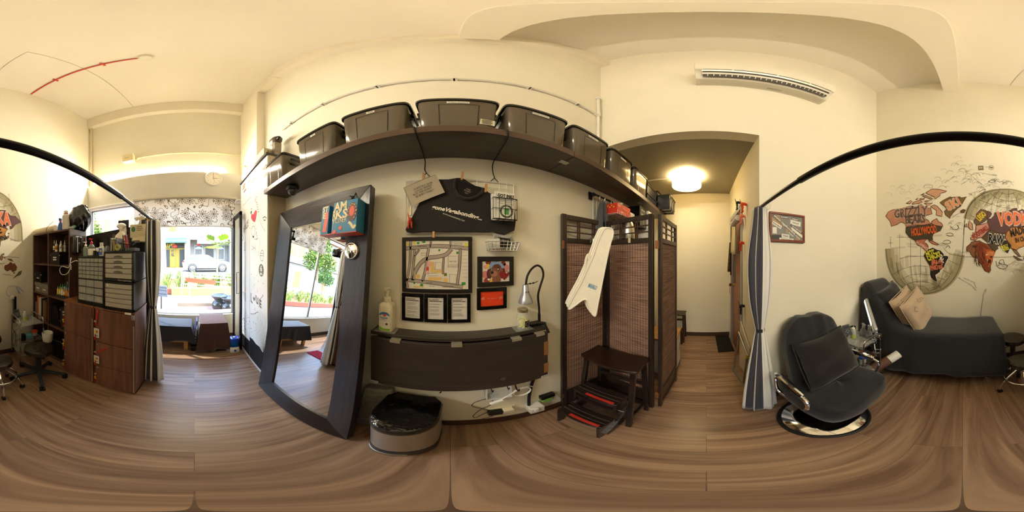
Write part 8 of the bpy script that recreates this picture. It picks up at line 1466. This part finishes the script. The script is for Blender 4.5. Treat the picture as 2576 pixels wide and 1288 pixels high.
for y in (.70,.735,.77,.805,.84): m.tube([(1.14, y,1.845),(1.56, y,1.845)],.002,5)
for k in range(13): x = 1.14+.42*k/12; m.tube([(x,.862,1.845),(x,.69,1.845),(x,.69,1.87)],.002,5)
part('wires', m, whitewire, wsx)
tb_ = thing('tissue_box', 'orange and red tissue box on the white wire shelf behind the screen', 'box', (1.33,.77,1.85)); tm = mat('tissue_red', '#dc3c28', .45); part('carton', MB().box((1.16,.705,1.849),(1.40,.83,1.945)), tm, tb_, bevel=.002); m = MB(); rnd = random.Random(2)
for k in range(9): x, z = 1.18+.022*k,1.885+rnd.uniform(-.02,.04); m.face([(x+.012*cos(t)*(1 if i % 2 else .5),.7044, z+.012*sin(t)*(1 if i % 2 else .5)) for i, t in enumerate([2*pi*i/10 for i in range(10)])][::-1])
part('flower_print', m, mat('flower_pink', '#f0a890', .5), tb_); part('gold_panel', MB().box((1.401,.71,1.852),(1.403,.825,1.942)), mat('tissue_orange', '#ea8a2c', .45), tb_); m = MB()
for k in range(4): m.face([(1.158,.74+.02*k+.008*cos(t),1.91+.015*(k % 2)+.008*sin(t)) for t in [2*pi*i/6 for i in range(6)]])
part('flower_print', m, mat('flower_yellow', '#f0c848', .5), tb_); part('tissue', MB().grid(lambda u, v: V((1.25+.12*(u-.5)+.02*v,.77+.03*sin(5*u)*(v),1.944+.045*v)),10,5), capm, tb_, sharp=80)
solo('white_wrap_pack', MB().box((1.42,.72,1.849),(1.55,.82,1.93)), capm, 'white wrapped pack beside the tissue box on the wire shelf', 'pack', bevel=.02)
bb = thing('appliance_box', 'black printed appliance box on the pantry shelf behind the screen', 'box', (1.62,.76,1.80)); part('carton', MB().box((1.57,.68,1.80),(1.76,.86,2.03)), mat('black_gloss'), bb, bevel=.002); m = MB()
for s, z, f in (('NUTRITION', 1.99,.10),('BLEND TO GO', 1.94,.12),('650 W', 1.90,.07)): m.text(s,(1.665,.6795, z), X_, Z_,.026, fit=f)
part('lettering', m, paper, bb); part('picture', MB().lathe([(.03,.001),(.05,.001)],(1.70,.6795,1.855),(0,-1,0), n=20), mat('print_grey'), bb)
for k,(z0, z1, lab) in enumerate(((1.46,1.64, 'lowest plain white carton of the stack behind the screen'),(1.642,1.80, 'middle plain white carton of the stack behind the screen'),(1.802,2.02, 'top plain white carton of the stack under the shelf'))): solo('white_carton', MB().box((1.78,.66, z0),(1.97,.85, z1)), mat('white_card', '#e4e0de', .7), lab, 'carton', group='white cartons behind the screen', bevel=.002)
kt = thing('kettle', 'steel kettle with a black base on the pantry shelf behind the screen', 'kettle', (1.42,.74,1.63)); part('body', MB().lathe([(0,.02),(.075,.02),(.07,.10),(.06,.17),(.05,.185),(0,.19)],(1.43,.75,1.63), n=28), steel, kt); part('base', MB().lathe([(0,0),(.085,0),(.085,.018),(0,.02)],(1.43,.75,1.63), n=28), blackplastic, kt); part('handle', MB().tube(smooth([(1.49,.745,1.79),(1.54,.745,1.78),(1.545,.745,1.70),(1.50,.745,1.665)],4),.010,8), blackplastic, kt); part('lid_knob', MB().sphere((1.43,.75,1.825),.012), blackplastic, kt)
pr_ = thing('pantry_rack', 'dark slatted pantry rack against the wall behind the screen', 'rack', (1.6,.75,0)); m = MB()
for x in (1.20,1.98): m.box((x,.66,0),(x+.02,.68,1.62)); m.box((x,.85,0),(x+.02,.87,1.62))
part('posts', MB().box((1.20,.66,0),(1.22,.68,1.62)), scw, pr_)
for x, y in ((1.98,.66),(1.20,.85),(1.98,.85)): part('posts', MB().box((x, y,0),(x+.02, y+.02,1.62)), scw, pr_)
for z in (.35,.75,1.15,1.60): m = MB(); [m.box((1.20,.66+.032*k, z),(2.0,.68+.032*k, z+.018)) for k in range(7)]; part('slatted_shelf', m, scw, pr_)
solo('pantry_box', MB().box((1.62,.67,1.168),(1.78,.86,1.42)), mat('blue_carton', '#39557e', .6), 'blue carton on the pantry rack glimpsed through the screen gap', 'box'); solo('pantry_box', MB().box((1.35,.67,1.168),(1.56,.86,1.38)), mat('tan_carton', '#b89a6a', .7), 'tan carton on the pantry rack behind the second panel', 'box'); solo('pantry_box', MB().box((1.5,.67,.768),(1.8,.86,1.05)), mat('tan_carton', ''), 'tan carton on the lower shelf of the pantry rack', 'box'); solo('gold_tin', MB().cyl((1.60,.76,1.618),(1.60,.76,1.74),.04, n=20), mat('brass'), 'gold tin beside the kettle behind the screen', 'tin')
cbn = thing('side_cabinet', 'low white cabinet with a pine top behind the third screen panel', 'cabinet', (1.72,.47,0)); part('body', MB().box((1.62,.315,0),(1.95,.62,.52)), cabw, cbn, bevel=.003); part('top', MB().box((1.60,.305,.52),(1.96,.63,.545)), mat('pine', ''), cbn); part('kick', MB().box((1.63,.309,0),(1.94,.315,.04)), mat('case_grey'), cbn); part('handle', MB().box((1.88,.305,.25),(1.90,.314,.36)), steel, cbn)
# small step stool at the end of the passage
s2 = thing('step_stool', 'small brown two-step stool against the passage end wall', 'stool', (2.55,.45,0)); sw2 = woodmat('brown_stool', '#2a1a12', '#4a3020', 'y', .35,1,.05)
part('seat', MB().box((2.50,.335,.505),(2.72,.70,.525)), sw2, s2, bevel=.003); part('step', MB().box((2.42,.36,.22),(2.60,.66,.238)), sw2, s2, bevel=.003)
for x, y, tx in ((2.52,.36,-.02),(2.70,.36,.04),(2.52,.66,-.02),(2.70,.66,.04)): part('leg', MB().bar((x+tx, y-.01 if y < .5 else y+.01,0),(x, y,.51),.03,.024,(1,0,0)), sw2, s2)
for y in (.375,.645): part('leg', MB().bar((2.44, y,0),(2.45, y,.22),.03,.024,(1,0,0)), sw2, s2); part('stretcher', MB().bar((2.44, y,.20),(2.71, y,.20),.018,.03), sw2, s2)
for z in (.36,.12): part('stretcher', MB().bar((2.70,.36, z),(2.70,.66, z),.016,.03), sw2, s2)
# ================================================================ EAST WALL, PASSAGE, CEILING
acw = mat('ac_white', '#eae4d4', .4); acd = mat('ac_dark', '#4a4234', .5)
ac = thing('air_conditioner', 'white wall-mounted air conditioner high above the passage opening', 'air conditioner', (1.06,-.44,3.5)); y0, y1 = -.965,.072
prof = [(1.168,3.50),(1.06,3.50),(1.04,3.515),(1.03,3.545),(.985,3.60),(.955,3.61),(.945,3.66),(.945,3.79),(.965,3.815),(1.168,3.82)]
part('body', MB().add([(x, y0, z) for x, z in prof]+[(x, y1, z) for x, z in prof],[tuple(range(10)), tuple(range(19,9,-1))]+[(i, i+10,(i+1) % 10+10,(i+1) % 10) for i in range(10)]), acw, ac, bevel=.006)
def acq(t0, t1, a, b, off): # strip on the sloping louver face between fractions t0..t1
    p, q = V((1.040,0,3.512)), V((.962,0,3.606)); n_ = V((-.77,0,-.64)); A_, B_ = p.lerp(q, t0)+n_*off, p.lerp(q, t1)+n_*off
    return [(A_.x, a, A_.z),(A_.x, b, A_.z),(B_.x, b, B_.z),(B_.x, a, B_.z)]
part('slot', MB().face(acq(.04,.96, y0+.05, y1-.05,.0195)), acd, ac); part('flap', MB().hexa(acq(.68,.86, y0+.045, y1-.045,.021)+acq(.68,.86, y0+.045, y1-.045,.026)), mat('flap_silver', '#cfc8b4', .25,.3), ac); part('flap', MB().hexa(acq(.30,.50, y0+.045, y1-.045,.021)+acq(.30,.50, y0+.045, y1-.045,.025)), acw, ac); m = MB()
for k in range(24): y = y0+.08+(y1-y0-.16)*k/23; m.hexa(acq(.08,.30, y-.003, y+.003,.020)+acq(.08,.30, y-.003, y+.003,.024))
part('vanes', m, acw, ac); part('bottom_panel', MB().box((1.07, y0+.03,3.4975),(1.14, y1-.03,3.4995)), mat('ac_shade', '#ddd6c4', .45), ac); part('badge', MB().box((1.12,-.56,3.4965),(1.135,-.44,3.4985)), mat('badge_silver', '#a8a6a0', .3,.5), ac); m = MB()
for k in (.25,.5,.78): m.hexa(acq(.86,.96, y0+(y1-y0)*k-.006, y0+(y1-y0)*k+.006,.021)+acq(.86,.96, y0+(y1-y0)*k-.006, y0+(y1-y0)*k+.006,.025))
part('clip', m, acw, ac)
# framed stickers
fr = thing('framed_stickers', 'reddish-brown framed collage of name stickers on the wall right of the curtain', 'picture', (XE,-.627,1.59)); rb_ = woodmat('mahogany_frame', '#6a2f1c', '#8a4630', 'y', .35,1,.03); fx = XE-.024; a0, a1, b0, b1 = -.79,-.468,1.592,1.83; bw = .018
for p in (((fx, a0, b0),(XE-.001, a1, b0+bw)),((fx, a0, b1-bw),(XE-.001, a1, b1)),((fx, a0, b0+bw),(XE-.001, a0+bw, b1-bw)),((fx, a1-bw, b0+bw),(XE-.001, a1, b1-bw))): part('frame', MB().box(*p), rb_, fr, bevel=.003)
bkk = part('backing', MB().box((XE-.010, a0+bw, b0+bw),(XE-.002, a1-bw, b1-bw)), mat('kraft', '#b08a52', .7), fr); EY = V((0,-1,0)); cx, cz = (a0+a1)/2,(b0+b1)/2
def stick(x, z, w, h, ang, bg, fg, txt, k, ts=.018, fit=None):
    a = radians(ang); ux = EY*cos(a)+Z_*sin(a); uy = (-X_).cross(ux); c = V((XE-.0105-.0006*k, cx-x, cz+z)); p = [c+ux*sx*w/2+uy*sy*h/2 for sx, sy in ((-1,-1),(1,-1),(1,1),(-1,1))]
    for q in p: q.y = min(max(q.y, a0+bw), a1-bw); q.z = min(max(q.z, b0+bw), b1-bw)
    s = part('sticker', MB().face(p), bg, fr)
    if txt: part('lettering', MB().text(txt, c-X_*.0004, ux, uy, ts, bold=.0005, fit=fit), fg, s)
dkst = mat('sticker_dark', '#4d463f', .5); gst = mat('sticker_slate', '#77756f', .5)
for x, z, w, h, an, bg in ((-.08,-.05,.13,.11,0, gst),(.10,.05,.10,.12,0, gst),(0,.05,.10,.09,5, gst),(-.10,-.09,.10,.05,0, dkst),(.02,-.08,.12,.05,-8, gst)): stick(x, z, w, h, an, bg, None, None,.5)
stick(-.03,.085,.075,.03,0, dkst, paper, 'bonded', 1,.016,.06); stick(.07,.078,.065,.032,-6, dkst, paper, 'inked', 1,.018,.05); stick(.075,.045,.10,.04,-8, paper, dkst, 'inked', 2,.02,.06); stick(-.095,.015,.085,.028,-28, paper, dkst, 'bonded', 2,.016,.07); stick(-.115,-.03,.035,.05,0, paper, None, None,3)
stick(.085,-.005,.14,.022,-28, dkst, paper, 'Gone Vagabonding', 3,.011,.10); stick(.09,-.035,.13,.022,-30, paper, dkst, None,2); stick(-.02,-.07,.07,.03,-4, paper, dkst, 'Poked', 4,.016,.045); stick(.03,-.055,.07,.026,-32, gst, paper, 'Poked', 3,.014,.05); stick(-.01,-.098,.13,.022,-2, paper, gst, 'Gone vagabonding', 4,.012,.10)
stick(.0,.0,.335,.034,-37, dkst, paper, 'www.vagabondink.com', 5,.026,.30)
tag(solo('picture_glass', MB().box((XE-.0205, a0+bw, b0+bw),(XE-.0195, a1-bw, b1-bw)), clearmat('picture_glass', '#ffffff', .06,.02), 'glass of the brown sticker collage frame', 'glass')); 
# dog-bottom hooks on the passage wall
for x, z, m_, s, lab in ((1.56,1.99, orange,.95, 'orange dog-bottom hook high on the passage wall by the curtain top'),(1.84,2.10, blackplastic,.95, 'black dog-bottom hook over the passage door frame'),(1.64,.93, blackplastic,.95, 'black dog-bottom hook low on the passage wall holding the frame'),(1.66,1.60, orange,.9, 'orange dog-bottom hook half hidden behind the curtain edge'),(1.63,1.88, mat('coral_rubber', '#e07a62', .5),.9, 'coral dog-bottom hook just left of the curtain top')):
    solo('dog_hook', dog_hook(MB(),(V((x, YD, z)),-X_, Y_), s*1.15), m_, lab, 'hook', group='dog-bottom wall hooks')
# things hanging on the door
oh = thing('over_door_rail', 'brown hanging rail with hooks across the top of the passage door', 'rail', (2.2, YD+.02,1.95)); part('rail', MB().box((1.86, YD-.018,1.94),(2.46, YD+.012,1.97)), sw2, oh)
for x in (1.95,2.1,2.25,2.4): part('hook', MB().tube(smooth([(x, YD+.012,1.96),(x, YD+.035,1.95),(x, YD+.045,1.97)],3),.004,6), steel, oh)
def hang(name, x, z0, z1, w, m_, label, cat, d=.02, seed=0):
    def f(u, v): a = (u-.5)*2; return V((x+w*a*(.5+.5*min(1, v*3)), YD+.03+d*.5*(1+sin(6*a+seed))*(.4+.6*v), z1-(z1-z0)*v))
    return solo(name, MB().grid(f,12,10), m_, label, cat, solid=.006, sharp=80)
hang('apron', 2.18,1.52,1.93,.07, mat('apron_beige', '#c8b48c', .9), 'beige bag hanging from the door rail', 'bag', .03); hang('tote_bag', 2.02,1.50,1.92,.07, mat('tote_cream', '#d9cfae', .9), 'cream tote with green print hanging from the door rail', 'bag', .03,2); 
hang('belt', 2.36,1.20,1.92,.012, mat('belt_dark', '#2a2018', .6), 'dark belt hanging from the door rail nearest the door knob', 'belt', .012); hang('belt', 2.10,1.22,1.55,.012, mat('belt_grey', '#77736a', .6), 'grey strap hanging below the bags on the door', 'strap', .012); hang('umbrella', 2.0,1.14,1.55,.014, mat('strap_slate', '#8a8884', .6), 'slate strap hanging lowest on the door', 'strap', .02)
hang('camo_bag', 2.38,1.25,1.68,.05, mat('camo', '#5a4a2c', .8, var=.7, vscale=22), 'brown camouflage bag hanging by the door knob', 'bag', .05); solo('rolled_mat', MB().cyl((1.90, YD+.075,1.86),(1.72, YD+.055,1.90),.035, n=18), mat('mat_lilac', '#cfc4c4', .7), 'rolled pale mat hung by the curtain top on the passage wall', 'mat')
kf = thing('key_tag', 'orange key tag hanging from the brass door knob', 'key tag', (2.44, YD+.03,.92)); part('tag', MB().box((2.43, YD+.04,.90),(2.45, YD+.044,.985)), mat('tag_orange', '#d9482c', .5), kf); part('cord', MB().tube([(2.44, YD+.042,.985),(2.44, YD+.045,1.03)],.002,5), redc, kf)
# folding easel frame leaning by the door wall
er = thing('folding_rack', 'folded grey metal rack with a white panel leaning on the passage wall behind the curtain', 'rack', (1.66,-.34,0)); gm = mat('rack_grey', '#8f8d88', .35,.6)
part('foot', MB().bar((1.78,-.285,.012),(1.40,-.34,.012),.022,.022), gm, er)
part('upright', MB().tube([(1.74,-.295,.02),(1.715,-.345,.60)],.011,8), gm, er); part('upright', MB().tube([(1.45,-.335,.02),(1.43,-.365,.44)],.010,8), gm, er); part('cap', MB().cyl((1.43,-.365,.42),(1.428,-.366,.46),.015), yellowc, er); part('panel', MB().hexa([(1.70,-.345,.12),(1.38,-.372,.12),(1.38,-.382,.12),(1.70,-.36,.12),(1.715,-.36,.74),(1.40,-.376,.56),(1.40,-.386,.56),(1.715,-.372,.74)]), mat('offwhite_plastic'), er); part('top_bar', MB().tube([(1.715,-.345,.60),(1.40,-.366,.46)],.009,8), gm, er); part('hang_wire', MB().tube([(1.66, YD+.06,.93),(1.71,-.345,.76)],.003,5), steel, er)
solo('door_mat', MB().hexa([(2.20,-.385,0),(2.76,-.375,0),(2.76,-.15,0),(2.19,-.16,0),(2.20,-.385,.012),(2.76,-.375,.012),(2.76,-.15,.012),(2.19,-.16,.012)]), mat('mat_black', '#161412', .95, bump=.6, bscale=90), 'black doormat on the passage floor in front of the door', 'mat', bevel=.003)
# ceiling sensor and red pipe
sd_ = thing('smoke_detector', 'white round smoke detector on the ceiling at the end of the red pipe', 'detector', (-1.27,-.39, ZC)); part('base', MB().cyl((-1.27,-.39, ZC-.02),(-1.27,-.39, ZC),.075, n=28), acw, sd_); part('head', MB().lathe([(.06,-.02),(.055,-.04),(.03,-.05),(0,-.05)],(-1.27,-.39, ZC), n=28), acw, sd_)
rp = thing('red_pipe', 'thin red conduit on the ceiling running to the smoke detector', 'pipe', (-1.27,-1.2, ZC-.02)); part('pipe', MB().cyl((-1.27,-.46, ZC-.014),(-1.27,-1.98, ZC-.014),.012, n=10), mat('red_pipe_paint', '#c8442c', .5), rp)
for y in (-.80,-1.45): part('saddle', MB().box((-1.31, y-.012, ZC-.028),(-1.23, y+.012, ZC)), mat('red_pipe_paint', ''), rp)
gl_ = mat('grey_line', '#b5ae9c', .7); solo('ceiling_wire', MB().tube([(-.60,-1.99, ZC-.004),(-.62,-1.02, ZC-.004),(-2.58,-1.02, ZC-.004)],.004,5), gl_, 'thin pale wire clipped across the ceiling past the red pipe', 'wire')
solo('wall_outlet_box', MB().box((XE-.012,-1.80,.28),(XE,-1.70,.36)), capm, 'white power point low on the wall behind the bed head', 'socket')
